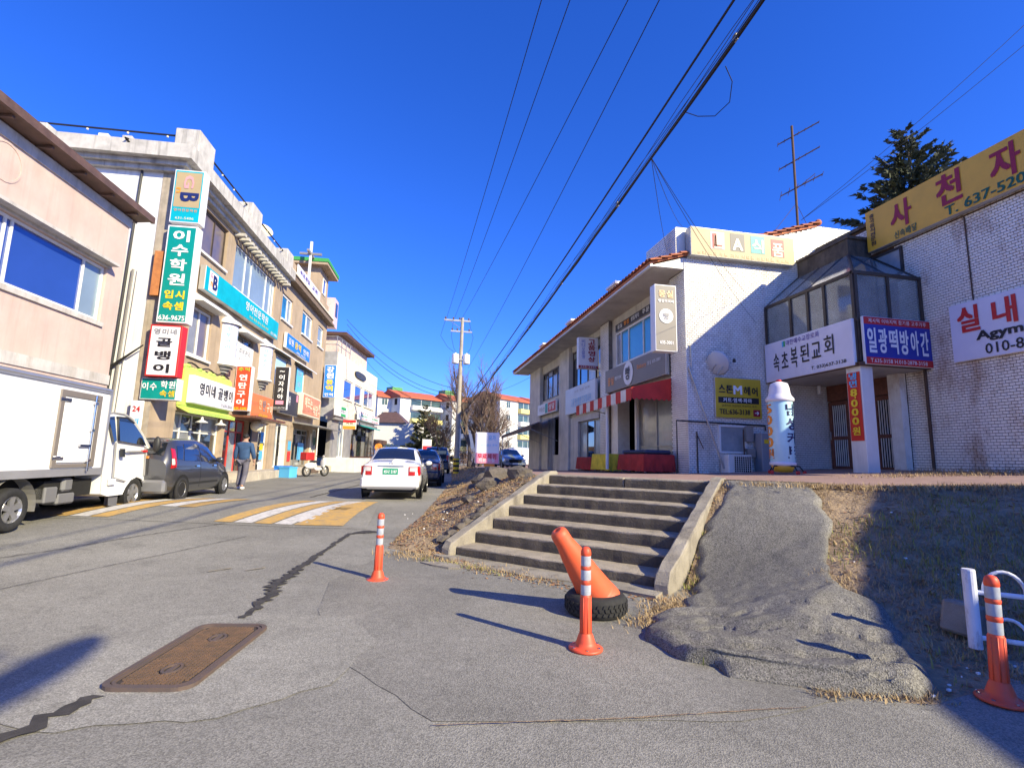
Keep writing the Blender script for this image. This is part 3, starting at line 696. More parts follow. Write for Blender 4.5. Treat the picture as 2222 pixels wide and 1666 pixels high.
b = MB(); b.smooth = True; b.grid([[(s*.36, .11*math.cos(th), .05*(1-s)+.08*math.sin(th)) for th in np.linspace(0, math.pi, 7)] for s in (0, 1)]); b.grid([[(0, r_*math.cos(th), .05+.7*r_*math.sin(th)) for th in np.linspace(0, math.pi, 7)] for r_ in (.11, .075)]); me_v = b.mesh('verge_tile', M_terra)
for i in range(18):
    x = 6.76+i*.335
    if 8.0 < x < 10.3: continue
    o = put('verge_tile', me_v, LA, loc=(x, EY-.04, roofz(x)-.03)); o.rotation_euler = (0, -math.atan(.322), 0)
b = MB(); b.sphere((12.78, EY-.02, roofz(12.7)+.05), .11); b.build('ridge_end_tile', M_terra, LA)
# parapet box of brick behind the roof sign, small chimneys
b = MB(); b.box(7.72, 11.5, EY+.1, 15.6, 7.6, 8.74)
b.build('parapet_box', M_tile, LA)
b = MB()
for i in range(14): b.box(7.70, 7.73, EY+.1, 15.6, 7.72+i*.073, 7.72+i*.073+.055)
b.build('parapet_courses', M_tile, LA)
for y in (19.4, 25.5, 31.5):
    b = MB(); b.box(8.2, 9.1, y, y+.9, 7.8, 8.95); b.box(8.1, 9.2, y-.08, y+.98, 8.95, 9.05); b.build('chimney', M_white, LA)
b = MB(); b.box(7.72, 7.9, 15.55-1.2, 15.55-.3, 5.4, 6.3)
b = MB(); b.tube([(8.02,EY-.05,5.0),(8.05,EY-.06,4.2)], .02); b.tube([(7.95,EY-.04,4.3),(8.85,EY-.25,1.35)], .03); b.build('stay_pole', M_steel, LA)
b = MB(); b.tube([(7.5,EY-.06,1.2),(7.5,EY-.06,2.7),(10.4,EY-.06,2.65),(10.4,EY-.06,2.5)], .025); b.tube([(8.15,EY-.04,1.2),(8.15,EY-.04,2.4)], .02); b.build('gas_pipe', M_black, LA)
window(lambda u,d,z: (u, EY-.07+d, z), LA, 8.85, 9.75, 1.8, 2.62, .02, .05, (), (), M_frame_w, M_glass_p)
b = MB(); b.box(9.68, 9.92, EY-.16, EY-.01, 2.15, 2.6); b.box(9.7, 9.95, EY-.18, EY-.01, 1.7, 1.95); b.build('gas_meter', M_frame_g, LA)
b = MB(); b.tube([(9.6,EY-.14,2.5),(9.6,EY-.14,1.75),(9.9,EY-.14,1.85)], .02); b.tube([(8.3,EY-.12,1.9),(8.12,EY-.10,2.3)], .015); b.build('meter_pipe', M_rust, LA)

# --- right building with the stained tile wall (x=12.66)
RB = thing('tiled_market_building', 'white tiled building with rust stained joints under the yellow signboard', 'building', (0, 0, 0))
WX = 12.66
def FW(u, d, z): return (WX+d, u, z)
brick_wall(RB, FW, 0, (7.4, 10.86), (1.1, 7.5), [], M_tile_r, M_joint, None, 300, (0, 2.0, EYE))
brick_wall(RB, FW, 0, (10.86, 13.48), (7.5, 8.36), [], M_tile_r, M_joint, None, 0)
brick_wall(RB, FW, 0, (7.4, 10.86), (7.5, 8.36), [], M_tile_r, M_joint, None, 0)
b = MB(); b.box(WX+.03, 20, 7.4, 10.86, .5, 8.40); b.box(WX+.03, 20, 10.86, 13.49, 6.3, 8.40); b.box(WX+.02, 20, 7.36, 7.4, .5, 8.4); b.build('wall_core', M_joint, RB)
b = MB(); b.box(WX-.06, 20, 7.3, 13.48, 8.40, 8.50); b.build('coping', M_conc_d, RB)
b = MB(); b.tube([(WX-.03, 10.32, 1.3),(WX-.03, 10.32, 5.2)], .035); b.tube([(WX-.02, 9.05, 5.3),(WX-.02, 9.05, 7.45)], .014); b.build('drain_pipe', M_rust, RB)
b = MB(); b.box(WX-.1, WX+.05, 7.3, 10.86, .9, 1.24); b.box(10.3, 13.2, 9.9, 13.49, .9, 1.335); b.build('porch_plinth', M_conc_d, RB)
b = MB(); b.box(WX-.22, WX-.02, 10.86, 11.2, 1.33, 3.96); b.build('door_pier', M_tile_r, RB)
# porch doors on x=12.75
def FD(u, d, z): return (12.74+d, u, z)
b = MB(); b.box(12.80, 13.0, 10.86, 13.49, 1.3, 4.0); b.build('porch_back', M_dark, RB)
def old_door(y0, y1):
    b = MB(); z0, z1 = 1.34, 3.45; st = .11
    for a in ((y0, y0+st, z0, z1), (y1-st, y1, z0, z1), (y0+st, y1-st, z0, z0+.16), (y0+st, y1-st, z1-.12, z1), (y0+st, y1-st, z0+.95, z0+1.05)): b.box(12.68, 12.76, a[0], a[1], a[2], a[3])
    o = b.build('door', M_wood, RB)
    for c0, c1 in ((z0+.16, z0+.95), (z0+1.05, z1-.12)):
        g = MB(); g.box(12.72, 12.73, y0+st, y1-st, c0, c1); g.build('pane', M_glass, o)
        n = 7; b2 = MB()
        for i in range(n): y = y0+st+(i+.5)*(y1-y0-2*st)/n; b2.tube([(12.70, y, c0), (12.70, y, c1)], .013, 5)
        b2.build('door_bars', M_frame_w, o)
    h = MB(); h.tube([(12.65, y1-st/2, z0+.95), (12.65, y1-st/2, z0+1.2)], .014); h.build('handle', M_steel, o)
old_door(12.72, 13.46); old_door(11.95, 12.68); old_door(11.16, 11.9)
b = MB(); b.box(12.66, 12.78, 10.9, 13.47, 3.47, 3.95); b.build('transom_panel', M_wood, RB)
b = MB(); b.bevbox(10.64, 10.99, 10.25, 10.68, 1.3, 3.95, .01); b.build('porch_column', M_white, RB)
b = MB(); b.box(10.7, 12.65, 10.3, 13.47, 3.95, 4.06); b.build('porch_ceiling', M_soffit, RB)
b = MB(); b.lathe([(.0,0),(.05,0),(.05,.25),(.0,.25)], 10, (12.1, EY-.35, 3.65)); b.build('porch_lamp', M_white, RB)
b = MB(); b.box(12.58, 12.66, 11.0, 11.1, 3.25, 3.42); b.build('alarm_box', M_white, RB)
# glazed bay over the porch
BX, BY, Z0, Z1 = 10.62, 10.24, 5.12, 6.28
b = MB()
ys = [BY+.04, 11.17, 11.75, 12.4, 13.44]
for y in ys: b.box(BX-.03, BX+.05, y-.04, y+.04, 4.06, Z1)
for x in (BX+.04, 11.62, 12.6): b.box(x-.04, x+.04, BY-.03, BY+.05, 4.06, Z1)
b.box(BX-.035, BX+.05, BY, 13.46, Z1, Z1+.08); b.box(BX-.035, 12.64, BY-.035, BY+.05, Z1+.002, Z1+.082); b.box(BX-.035, BX+.05, BY, 13.46, Z0-.06, Z0+.02); b.box(BX-.03, 12.64, BY-.035, BY+.05, Z0-.062, Z0+.018)
AX, AY, AZ = 11.88, 11.55, 7.42
for y0 in (11.75, 12.6, 13.44): b.tube([(BX, y0, Z1+.05), (AX, max(AY, y0), AZ)], .035, 5)
b.tube([(BX, BY, Z1+.05), (AX, AY, AZ)], .04, 5)
for x0 in (11.62, 12.6): b.tube([(x0, BY, Z1+.05), (max(AX, x0), AY, AZ)], .035, 5)
b.build('bay_frame', M_frame_b, RB)
for y0, y1 in zip(ys, ys[1:]):
    g = MB(); g.box(BX+.01, BX+.02, y0+.03, y1-.03, Z0, Z1); g.build('pane', M_glass_y, RB)
for x0, x1 in ((BX+.04, 11.62), (11.62, 12.6)):
    g = MB(); g.box(x0+.03, x1-.03, BY+.01, BY+.02, Z0, Z1); g.build('pane', M_glass_y, RB)
for q in (((BX,BY,Z1+.06),(BX,11.75,Z1+.06),(AX,11.75,AZ),(AX,AY,AZ)), ((BX,11.75,Z1+.06),(BX,12.6,Z1+.06),(AX,12.6,AZ),(AX,11.75,AZ)), ((BX,12.6,Z1+.06),(BX,13.44,Z1+.06),(AX,13.44,AZ),(AX,12.6,AZ)),
          ((BX,BY,Z1+.06),(11.62,BY,Z1+.06),(AX,AY,AZ),(AX,AY,AZ)), ((11.62,BY,Z1+.06),(12.6,BY,Z1+.06),(12.6,AY,AZ),(AX,AY,AZ))):
    g = MB(); p = [Vector(a) for a in q]; n = (p[1]-p[0]).cross(p[2]-p[0]).normalized()*.012
    if (p[3]-p[2]).length < 1e-6: p = p[:3]
    k = len(p); g.add(p+[a-n for a in p], [tuple(range(k)), tuple(range(k, 2*k))[::-1]]+[(i, (i+1) % k, (i+1) % k+k, i+k) for i in range(k)]); g.build('roof_pane', M_glass_y, RB)
b = MB(); b.box(BX+.1, 12.6, BY+.1, 13.4, 4.07, 4.3); b.box(11.5, 12.6, 12.2, 13.4, 4.3, 6.0); b.build('bay_floor', M_plaster, RB)
b = MB(); b.box(AX, 12.65, AY, 13.47, AZ-.05, AZ+.5); b.box(AX-.05, 12.65, AY-.05, 13.47, AZ+.5, AZ+.58); b.build('cornice', M_conc_d, RB)
window(lambda u,d,z: (WX-.03+d, u, z), RB, 10.62, 11.5, 6.45, 7.4, .0, .06, (), (), M_frame_b, M_glass_p)
b = MB(); b.box(BX-.09, BX-.0, BY-.05, 13.46, 3.93, 4.02); b.box(BX-.09, WX-.06, BY-.1, BY-.02, 3.932, 4.022); b.build('sign_ledge', M_rust, RB)

# ---------------------------------------------------------------- signs on the right side
F_yel = paint('sign_yellow', (.78, .42, .03), rough=.45, var=.06); F_yel2 = paint('sign_mustard', (.62, .43, .02), rough=.45, var=.08)
F_wht = paint('sign_white', (.78, .78, .82), rough=.4, var=.03); F_lil = paint('sign_lilac', (.70, .70, .82), rough=.4, var=.04)
F_blu = paint('sign_blue', (.02, .04, .33), rough=.4); F_beige = paint('sign_beige', (.40, .30, .145), rough=.5, var=.08, stain=((.4, .3, .15), .4, 1.5)); F_gry = paint('sign_grey', (.185, .165, .145), rough=.45)
F_rim = paint('sign_rim', (.5, .5, .48), rough=.4, metal=.4); F_rimw = paint('sign_rim_white', (.76, .76, .76), rough=.4)
W90 = -math.pi/2
# sign(...) faces -y locally; rotz=-90deg turns it to face -x (street side), local x then runs towards the camera
sign('yellow_rooftop_sign', 'long yellow signboard with dark red Korean lettering and a phone number, on the tiled building', (12.60, 9.25, 8.1), W90, 4.4, 1.2, .16, F_yel, F_rim,
     [('사', -.26, .06, .135, .62, 'maroon', .03), ('천', .02, .10, .135, .66, 'maroon', .03), ('자', .29, .08, .135, .64, 'maroon', .03), ('장', .44, .08, .08, .64, 'maroon', .03),
      ('신속배달', -.24, -.38, .14, .17, 'darkgreen', .02), ('T. 637-5202', .2, -.36, .42, .2, 'darkgreen', .02), (('중국음식전문점',), -.452, .0, .034, .78, 'black', .02)], border=.01)
sign('indoor_gym_sign', 'pale lilac sign with red Korean word and English line on the tiled wall', (12.62, 7.95, 4.68), W90, 3.2, 1.38, .06, F_lil, F_rimw,
     [('실', -.37, .2, .15, .44, 'red', .03), ('내', -.14, .2, .15, .44, 'red', .03), ('골', .1, .2, .15, .44, 'red', .03), ('프', .33, .2, .15, .44, 'red', .03), ('Agym Golf', -.05, -.14, .56, .2, 'black', .03), ('010-8877-6037', .03, -.36, .62, .17, 'black', .01)], border=.01)
sign('church_sign', 'white church sign with black brush lettering under the glazed bay', (10.60, 11.86, 4.54), W90, 3.16, 1.18, .08, F_lil, F_rimw,
     [('속', -.345, -.04, .075, .46, 'black', .012), ('초', -.235, -.02, .085, .4, 'black', .012), ('복', -.12, -.02, .08, .5, 'black', .012), ('된', .005, .02, .1, .42, 'black', .012), ('교', .135, .02, .1, .36, 'black', .012), ('회', .27, .06, .1, .44, 'black', .012),
      ('대한예수교장로회', -.02, .38, .38, .13, 'violet', .01), ('T. 033)637-3138', .25, -.38, .36, .1, 'black', .01)], [(-.245, .38, .04, .14, 'green'), (-.255, .38, .02, .14, 'skyblue')], border=.01)
sign('rice_cake_mill_sign', 'blue sign with white Korean lettering between red strips beside the church sign', (11.66, 10.19, 4.56), 0, 1.98, 1.2, .08, F_blu, F_rimw,
     [('일', -.40, 0, .13, .52, 'white', .03), ('광', -.24, 0, .13, .52, 'white', .03), ('떡', -.08, 0, .13, .52, 'white', .03), ('방', .08, 0, .13, .52, 'white', .03), ('아', .235, 0, .12, .52, 'white', .03), ('간', .385, 0, .12, .52, 'white', .03),
      ('제사떡 이바지떡 참기름 고추가루', .0, .41, .86, .09, 'white', .0), ('T.635-3158 H.010-2878-3158', -.02, -.42, .84, .08, 'white', .0)], [(0, .41, .985, .15, 'red'), (0, -.42, .985, .14, 'red')], border=.015)
sign('noodle_price_banner', 'narrow red banner with yellow price on the white porch column', (10.635, 10.46, 2.96), W90, .36, 1.68, .012, paint('banner_red', (.6, .03, .015), rough=.6), paint('banner_red', (.6, .03, .015)),
     [('냉', 0, .44, .62, .10, 'skyblue', .03), ('면', 0, .33, .62, .10, 'skyblue', .03), ('8', 0, .2, .55, .11, 'yellow', .03), (',', .1, .125, .14, .03, 'yellow', .03), ('0', 0, .045, .55, .11, 'yellow', .03), ('0', 0, -.085, .55, .11, 'yellow', .03), ('0', 0, -.215, .55, .11, 'yellow', .03), ('원', 0, -.36, .62, .12, 'yellow', .03)], cat='banner', border=.001)
sign('food_store_roof_sign', 'large beige roof sign with four coloured letter squares over the white end wall', (9.82, EY+.05, 8.2), 0, 3.62, .92, .28, F_beige, F_rim,
     [('L', -.252, .075, .085, .5, 'red', .05), ('L', -.245, .04, .08, .46, 'cream', .03), ('A', -.06, .02, .10, .42, 'cream', .03), ('식', .135, .05, .11, .46, 'cream', .02), ('품', .33, -.02, .11, .48, 'cream', .02), ('슈퍼 음료 주류 과자 식료품 생활용품 도소매', .0, -.39, .88, .12, 'tan', .0)],
     [(-.25, .09, .135, .62, 'palepink'), (-.06, .09, .135, .62, 'darkgrey'), (.135, .09, .135, .62, 'teal'), (.33, .05, .125, .62, 'maroon')], border=.02)
sign('hair_salon_sign', 'mustard yellow hair salon sign on the shaded white brick wall', (9.53, EY-.02, 3.44), 0, 1.54, 1.2, .06, F_yel2, F_rim,
     [('스', -.36, .22, .14, .2, 'black', .03), ('톤', -.2, .21, .15, .2, 'black', .03), ('M', -.02, .2, .19, .22, 'white', .03), ('헤', .18, .19, .15, .22, 'black', .02), ('어', .35, .18, .13, .22, 'black', .03),
      ('커트·염색·파마', -.03, -.06, .62, .11, 'white', .02), ('남성커트 여성커트 학생커트 매직', 0, -.2, .74, .055, 'black', 0), ('TEL:636-3138', -.1, -.35, .66, .13, 'black', .02), ('➔', .38, -.36, .09, .09, 'white', .02)], [(0, -.06, .88, .15, 'black'), (.38, -.36, .15, .17, 'maroon')], border=.008)
sign('bakery_box_sign', 'tall grey bakery box sign with a white bread circle at the building corner', (7.16, EY+.1, 5.7), 0, .70, 2.02, .30, F_gry, F_rimw,
     [('몽실', 0, .36, .66, .11, 'tan', .03), ('빵집아저씨', 0, .25, .7, .045, 'white', .02), ('635-3001', .0, -.37, .6, .05, 'white', .02)], border=.03)
for nm, loc, rz, r_ in (('a', (7.16, EY-.206, 5.75), 0, .22), ):
    b = MB(); b.lathe([(0, 0), (r_, 0), (r_, .012), (0, .012)], 24, (0,0,0), 'y'); o = b.build('bread_badge', INK['white'], bpy.data.objects['bakery_box_sign']); o.location = (0, -.322, .05)
    b = MB(); text_into(b, '빵', 0, .05, .2, .22, -.345, .02); b.build('lettering', INK['grey'], bpy.data.objects['bakery_box_sign'])
S = sign('bakery_fascia_sign', 'wide grey bakery sign with orange and white lettering above the red awning', (7.90, 17.05, 4.70), W90, 5.1, .93, .14, F_gry, F_rim,
     [('몽실', -.38, -.05, .12, .36, 'orange', .02), ('빵집아저씨', -.235, .0, .12, .16, 'white', .02), ('Bakery', .17, .1, .14, .22, 'orange', .0), ('몽실 635-3001', .35, .12, .18, .15, 'white', .01)], border=.02)
b = MB(); b.lathe([(0, 0), (.42, 0), (.42, .012), (0, .012)], 28, (0,0,0), 'y'); o = b.build('bread_badge', INK['white'], S); o.location = (-.25, -.166, .02); o.scale = (1, 1, 1.05)
b = MB(); text_into(b, '빵', -.25, .02, .4, .5, -.19, .02); b.build('lettering', INK['black'], S)
sign('video_shop_box_sign', 'white and navy box sign of the video shop on the second white pier', (7.5, 21.2, 6.2), 0, .92, 1.42, .25, F_wht, F_rimw,
     [(('고품영상',), .16, .08, .36, .74, 'maroon', .03), (('비디오촬영',), -.26, .12, .16, .62, 'blue', .0), ('635-2345', 0, -.445, .8, .06, 'white', .0)], [(0, -.445, .98, .09, 'maroon')], border=.015)
sign('pale_blue_shop_sign', 'pale blue shop sign with faded lettering beside the striped awning', (7.90, 23.05, 4.42), W90, 4.4, 1.3, .12, paint('sign_pale', (.55, .63, .74), rough=.4), F_rimw, [('고품 영상촬영 디지털사진', .06, -.1, .66, .32, 'skyblue', .0), ('사진 현상 인화', .1, .3, .5, .09, 'grey', .0)], [], border=.02)
sign('shutter_shop_sign', 'white green and red sign below the farthest shop window', (7.92, 29.3, 4.52), W90, 4.2, .68, .1, F_wht, F_rimw, [('부동산', -.22, 0, .3, .45, 'grey', .01), ('상담', .3, 0, .28, .5, 'white', .02)], [(.02, 0, .14, .82, 'teal'), (.3, 0, .38, .82, 'red')], border=.06)
sign('window_header_sign', 'dark strip sign with white lettering over the upstairs white window', (8.06, 17.35, 6.87), W90, 3.5, .3, .05, paint('sign_dark', (.03, .03, .035)), F_rim, [('몽실', -.36, 0, .13, .6, 'white', .02), ('빵집', -.18, 0, .13, .6, 'orange', .02), ('생일케익', .04, 0, .2, .6, 'white', .02), ('주문', .3, 0, .16, .6, 'white', .02)], border=.01)

# ---------------------------------------------------------------- awning, display tables and small things on the terrace
M_red = mat('awning_red', (.55, .035, .025), rough=.75, var=.12, vscale=3); M_aw_w = mat('awning_white', (.72, .70, .66), rough=.75, var=.1)
t = thing('striped_awning', 'red and white striped shop awning with scalloped valance under the grey bakery sign', 'awning')
AX0, AY0, AY1 = 6.55, 14.4, 19.75
b = MB(); b.add([(AX0,AY0,3.76),(AX0,AY1,3.68),(7.88,AY1,4.08),(7.88,AY0,4.1)], [(0,1,2,3)]); b.build('canopy', M_red, t)
def scallop(F, n, w_, z0, z1, m):
    b = MB(); seg = 6
    for i in range(n):
        for k in range(seg):
            a, c = i+k/seg, i+(k+1)/seg; f = lambda s_: z1-.06*abs(math.sin(math.pi*s_))
            b.quad(F(a*w_, z0), F(c*w_, z0), F(c*w_, f(c)), F(a*w_, f(a)))
    return b
b = scallop(lambda u, z: (AX0+u*(1.33/1.32), AY0-.002, 3.76+(.34*u/1.33 if z > 3.6 else 0)+(z-3.76)), 8, .165, 3.76, 3.44, None); b.build('end_valance', M_red, t)
ny = 13; wv = (AY1-AY0)/ny
for i in range(ny):
    b = scallop(lambda u, z, i=i: (AX0-.003, AY0+i*wv+u, z-.0), 2, wv/2, 3.74-.006*i, 3.40-.005*i, None); b.build('valance_stripe', (M_red, M_aw_w)[i % 2], t)
b = MB(); b.tube([(AX0+.02,AY0+.03,3.74),(AX0+.02,AY1-.03,3.66)], .02); b.tube([(AX0+.02,AY0+.06,3.74),(7.88,AY0+.06,3.45)], .018); b.tube([(AX0+.02,AY1-.06,3.66),(7.88,AY1-.06,3.4)], .018); b.build('awning_frame', M_steel, t)
b = MB(); b.tube([(6.75,16.9,1.2),(6.75,16.9,3.7)], .055, 10); b.build('post', F_rimw, t)
def covered_table(name, label, x0, x1, y0, y1, z0, z1, m, seed, cat='display table', sag=0):
    r = random.Random(seed); t = thing(name, label, cat, ((x0+x1)/2, (y0+y1)/2, z0))
    cx, cy = (x0+x1)/2, (y0+y1)/2; H = z1-z0
    b = MB(); b.box(x0-cx+.05, x1-cx-.05, y0-cy+.05, y1-cy-.05, H-.06, H-.02); b.build('tabletop', M_plaster, t)
    for sx in (x0-cx+.08, x1-cx-.08):
        for sy in (y0-cy+.08, y1-cy-.08): MB().box(sx-.02, sx+.02, sy-.02, sy+.02, 0, H-.06).build('leg', M_steel, t)
    N = 64; per = []
    for k in range(N):
        s = k/N*4; i = int(s); f = s-i
        c = [(x0,y0),(x1,y0),(x1,y1),(x0,y1),(x0,y0)]; per.append((c[i][0]+(c[i+1][0]-c[i][0])*f-cx, c[i][1]+(c[i+1][1]-c[i][1])*f-cy))
    b = MB(); b.smooth = True; rows = []
    for q, (sc_, zz) in enumerate(((0, H+.0), (.6, H+.0), (.97, H), (1.0, H-.03), (1.02, H*.6), (1.03, H*.3), (1.04, .02))):
        rows.append([(px*(sc_+(.02*math.sin(k*1.3+seed)+.015*math.sin(k*2.9))*max(0, q-3)*.5), py*(sc_+(.02*math.sin(k*1.3+seed)+.015*math.sin(k*2.9))*max(0, q-3)*.5), zz+(.03*r.random() if q == 6 else 0)-(sag*math.cos(min(1, abs(py)/(y1-y0)*2)*math.pi/2) if q == 2 else 0)) for k, (px, py) in enumerate(per+per[:1])])
    b.grid(rows); b.build('cloth_cover', m, t); return t
M_clr = mat('dark_red_cloth', (.42, .03, .025), rough=.9, var=.2, vscale=3, bump=.5, bscale=15); M_cly = mat('yellow_cloth', (.88, .66, .05), rough=.9, var=.15, vscale=4); M_clb = mat('navy_cover', (.03, .05, .11), rough=.7, var=.2); M_cl2 = mat('blue_tarp', (.06, .12, .3), rough=.6, var=.2)
covered_table('covered_display_table', 'table under a dark red cloth left of the yellow cloth', 7.0, 7.7, 18.9, 21.0, 1.08, 1.62, M_clr, 1)
covered_table('covered_display_table', 'table draped with a bright yellow cloth in front of the shop door', 6.85, 7.6, 16.95, 18.7, 1.12, 1.74, M_cly, 2, sag=.02)
t = covered_table('covered_display_table', 'table under a dark red cloth below the curtained shop window', 6.75, 7.75, 14.05, 15.9, 1.17, 1.72, M_clr, 3)
b = MB(); b.bevbox(-.4, .45, -.85, .85, .553, .68, .05); b.build('plastic_sheet', M_clb, t)
covered_table('covered_crate_stack', 'blue tarpaulin covered crates behind the yellow cloth and the white post', 7.3, 7.9, 16.2, 16.85, 1.14, 1.86, M_cl2, 5, 'crates')
# brown canvas canopy on the last shop
t = thing('brown_canvas_awning', 'plain brown canvas awning at the far end of the shop row', 'awning')
b = MB(); b.add([(6.35,26.9,3.32),(6.35,36.2,3.1),(7.88,36.2,3.75),(7.88,26.9,3.92),(6.35,26.9,3.06),(6.35,36.2,2.9)], [(0,1,2,3),(0,4,5,1)]); b.build('canopy', mat('brown_canvas', (.20, .15, .115), rough=.9, var=.2), t)
b = MB(); b.tube([(6.38,27.0,3.1),(7.88,27.0,2.5)], .02); b.tube([(6.38,35.9,3.0),(6.38,35.9,.75)], .025); b.tube([(6.38,31,3.1),(7.88,31,2.5)], .02); b.build('awning_frame', M_steel, t)
# cylindrical advertising column
t = thing('advertising_cylinder', 'upright light blue advertising cylinder with a white cap on a small wheeled stand', 'advertising sign', (9.12, 11.2, 1.27))
M_cyl = paint('cylinder_blue', (.42, .68, .78), rough=.25, var=.05, coat=.3); M_cap = paint('cap_white', (.74, .72, .80), rough=.4)
b = MB(); b.smooth = True; b.lathe([(.285,.28),(.29,.3),(.29,1.80),(.285,1.82)], 32); b.build('drum', M_cyl, t)
b = MB(); b.smooth = True; b.lathe([(.25,.2),(.305,.22),(.305,.29),(.29,.30)], 32); b.lathe([(.29,1.80),(.33,1.82),(.33,1.88),(.27,1.96),(.25,2.02),(.235,2.15),(.2,2.27),(.08,2.32),(.0,2.33)], 32); b.build('cap', M_cap, t)
b = MB(); b.smooth = True; b.lathe([(.0,2.325),(.07,2.325),(.06,2.37),(0,2.385)], 14); b.build('top_lamp', INK['red'], t)
b = MB(); b.smooth = True; b.lathe([(.0,.04),(.2,.05),(.27,.2),(.25,.22),(.0,.22)], 20); b.build('motor_base', paint('amber_plastic', (.75, .42, .03), rough=.4), t)
b = MB()
for a in (R(200), R(340), R(90), R(270)): b.tube([(.1*math.cos(a),.1*math.sin(a),.2),(.38*math.cos(a),.38*math.sin(a),.2),(.48*math.cos(a),.48*math.sin(a),.06)], .018, 6)
b.build('stand', M_black, t)
for a in (R(200), R(340), R(90), R(270)):
    b = MB(); b.lathe([(0,-.02),(.045,-.02),(.045,.02),(0,.02)], 10, (.49*math.cos(a), .49*math.sin(a), .045), 'y'); b.build('castor', INK['red'], t)
def cyl_text(s, ang, z0, z1, ink_, wd):
    b = MB(); n = len(s); st = (z1-z0)/n
    for i, ch in enumerate(s):
        a, fs, _ = glyphs(ch, .03); zc = z1-(i+.5)*st
        b.add([(.297*math.cos(ang+(.5-p[0])*-wd/.3), .297*math.sin(ang+(.5-p[0])*-wd/.3), zc+(p[1]-.5)*st*.85) for p in a], fs)
    b.build('lettering', INK[ink_], t)
va = math.atan2(-11.2, -9.12)
cyl_text('남성커트', va+R(52), .36, 1.76, 'navy', .29); cyl_text('5000원', va-R(66), .36, 1.76, 'orange', .29)
# satellite dish on the end wall, air conditioner, cabinet
t = thing('satellite_dish', 'blue grey satellite dish tilted on the shaded end wall', 'satellite dish', (8.72, EY-.28, 4.4))
b = MB(); b.smooth = True; b.lathe([(0,0),(.1,.006),(.2,.03),(.3,.07),(.34,.095),(.345,.09),(.3,.06),(.1,-.004),(0,-.01)], 24, axis='x'); o = b.build('reflector', paint('dish_grey', (.45, .47, .52), rough=.4), t); o.rotation_euler = (0, -R(25), R(35)); o.scale = (1,1,1.1)
b = MB(); b.tube([(0,0,-.3),(.15,-.1,-.05),(.42,-.22,.06)], .014); b.tube([(0,.25,-.15),(-.02,.02,-.02)], .025); b.build('arm', M_steel, t)
b = MB(); b.lathe([(0,0),(.05,0),(.04,.1),(0,.12)], 10, (.42,-.22,.03)); b.build('receiver', M_black, t)
t = thing('air_conditioner', 'white air conditioner outdoor unit with a wire grille at the foot of the wall', 'air conditioner', (9.28, EY-.32, 1.2))
b = MB(); b.bevbox(-.42,.33,-.14,.26,0,.56,.015); b.build('casing', M_white, t)
b = MB(); b.box(-.25,.3,-.150,-.142,.05,.51); b.build('fan_opening', M_dark, t)
b = MB()
for i in range(9): b.box(-.25+i*.0675-.006,-.25+i*.0675+.006,-.165,-.152,.05,.51)
for i in range(8): b.box(-.25,.3,-.170,-.166,.06+i*.06,.07+i*.06)
b.build('grille', M_white, t)
t = thing('utility_cabinet', 'narrow grey metal cabinet with a yellow sticker beside the air conditioner', 'cabinet', (10.2, EY-.25, 1.2))
b = MB(); b.bevbox(-.2,.2,-.15,.2,0,1.2,.015); b.build('casing', paint('cabinet_grey', (.30, .31, .33), rough=.5), t); b = MB(); b.box(-.12,.1,-.158,-.151,.9,1.02); b.build('sticker', INK['yellow'], t); b = MB(); b.box(-.19,.19,-.156,-.151,.05,.06); b.box(.12,.15,-.17,-.151,.55,.7); b.build('handle', M_steel, t)
# roof aerial
t = thing('roof_aerial', 'tall television aerial mast with three tiers of rods on the white roof', 'aerial', (12.55, 14.1, 9.2))
b = MB(); b.tube([(0,0,0),(0,0,4.1)], .04, 8); b.build('mast', M_rust, t)
for z, dx, n_, w_ in ((3.7,.75,7,.3),(2.75,.7,7,.3),(1.75,.75,6,.7)):
    b = MB(); a0, a1 = (-.35,.3,z-.35*.5), (dx,-.4,z+.45*.9)
    b.tube([a0,a1], .022, 5)
    for k in range(n_):
        f = k/(n_-1); c = Vector(a0).lerp(Vector(a1), f); h = w_*(1-.5*f)*.5; b.tube([(c.x-h*.5,c.y-h*.75,c.z),(c.x+h*.5,c.y+h*.75,c.z)], .009, 4)
    b.build('antenna_rods', M_rust, t)
b = MB(); b.tube([(0,0,1.7),(.55,-.3,2.2)], .012, 4); b.tube([(0,0,1.2),(-.9,0,.1)], .008, 4); b.tube([(0,0,1.2),(.9,.3,.1)], .008, 4); b.build('stay_wire', M_rust, t)

# ---------------------------------------------------------------- the row of shops on the left
LROT, LO = -R(3.6), (-7.56, 17.74, 0)
def FL(u, d, z): return (-d, u, z)                          # left row: u along the street, d into the wall, local x towards the road
M_beige = mat('beige_render', (.43, .33, .23), rough=.9, var=.1, vscale=1.2, streak=.3, bump=.3, bscale=60)
M_pink = mat('pale_pink_render', (.60, .455, .40), rough=.92, var=.07, vscale=1.5, streak=.2, stain=((.42, .33, .27), .4, 1.2), bump=.4, bscale=80)
M_band = mat('grey_band', (.56, .53, .50), rough=.9, var=.1, stain=((.27, .22, .16), .6, 2.2), streak=.35)
M_whitew = mat('white_render', (.74, .74, .73), rough=.9, var=.05, vscale=.8, streak=.3, stain=((.5, .5, .5), .4, 1))
M_corn = mat('grey_white_concrete', (.55, .53, .49), rough=.9, var=.12, streak=.7, stain=((.2, .19, .17), .55, 1.6))
M_brownroof = mat('brown_roof_metal', (.13, .075, .055), rough=.6, var=.2, vscale=4, streak=.3)
M_cream = mat('cream_render', (.72, .65, .52), rough=.9, var=.04, vscale=1)
M_greyst = mat('grey_stone_cladding', (.26, .25, .25), rough=.7, var=.12, vscale=2)
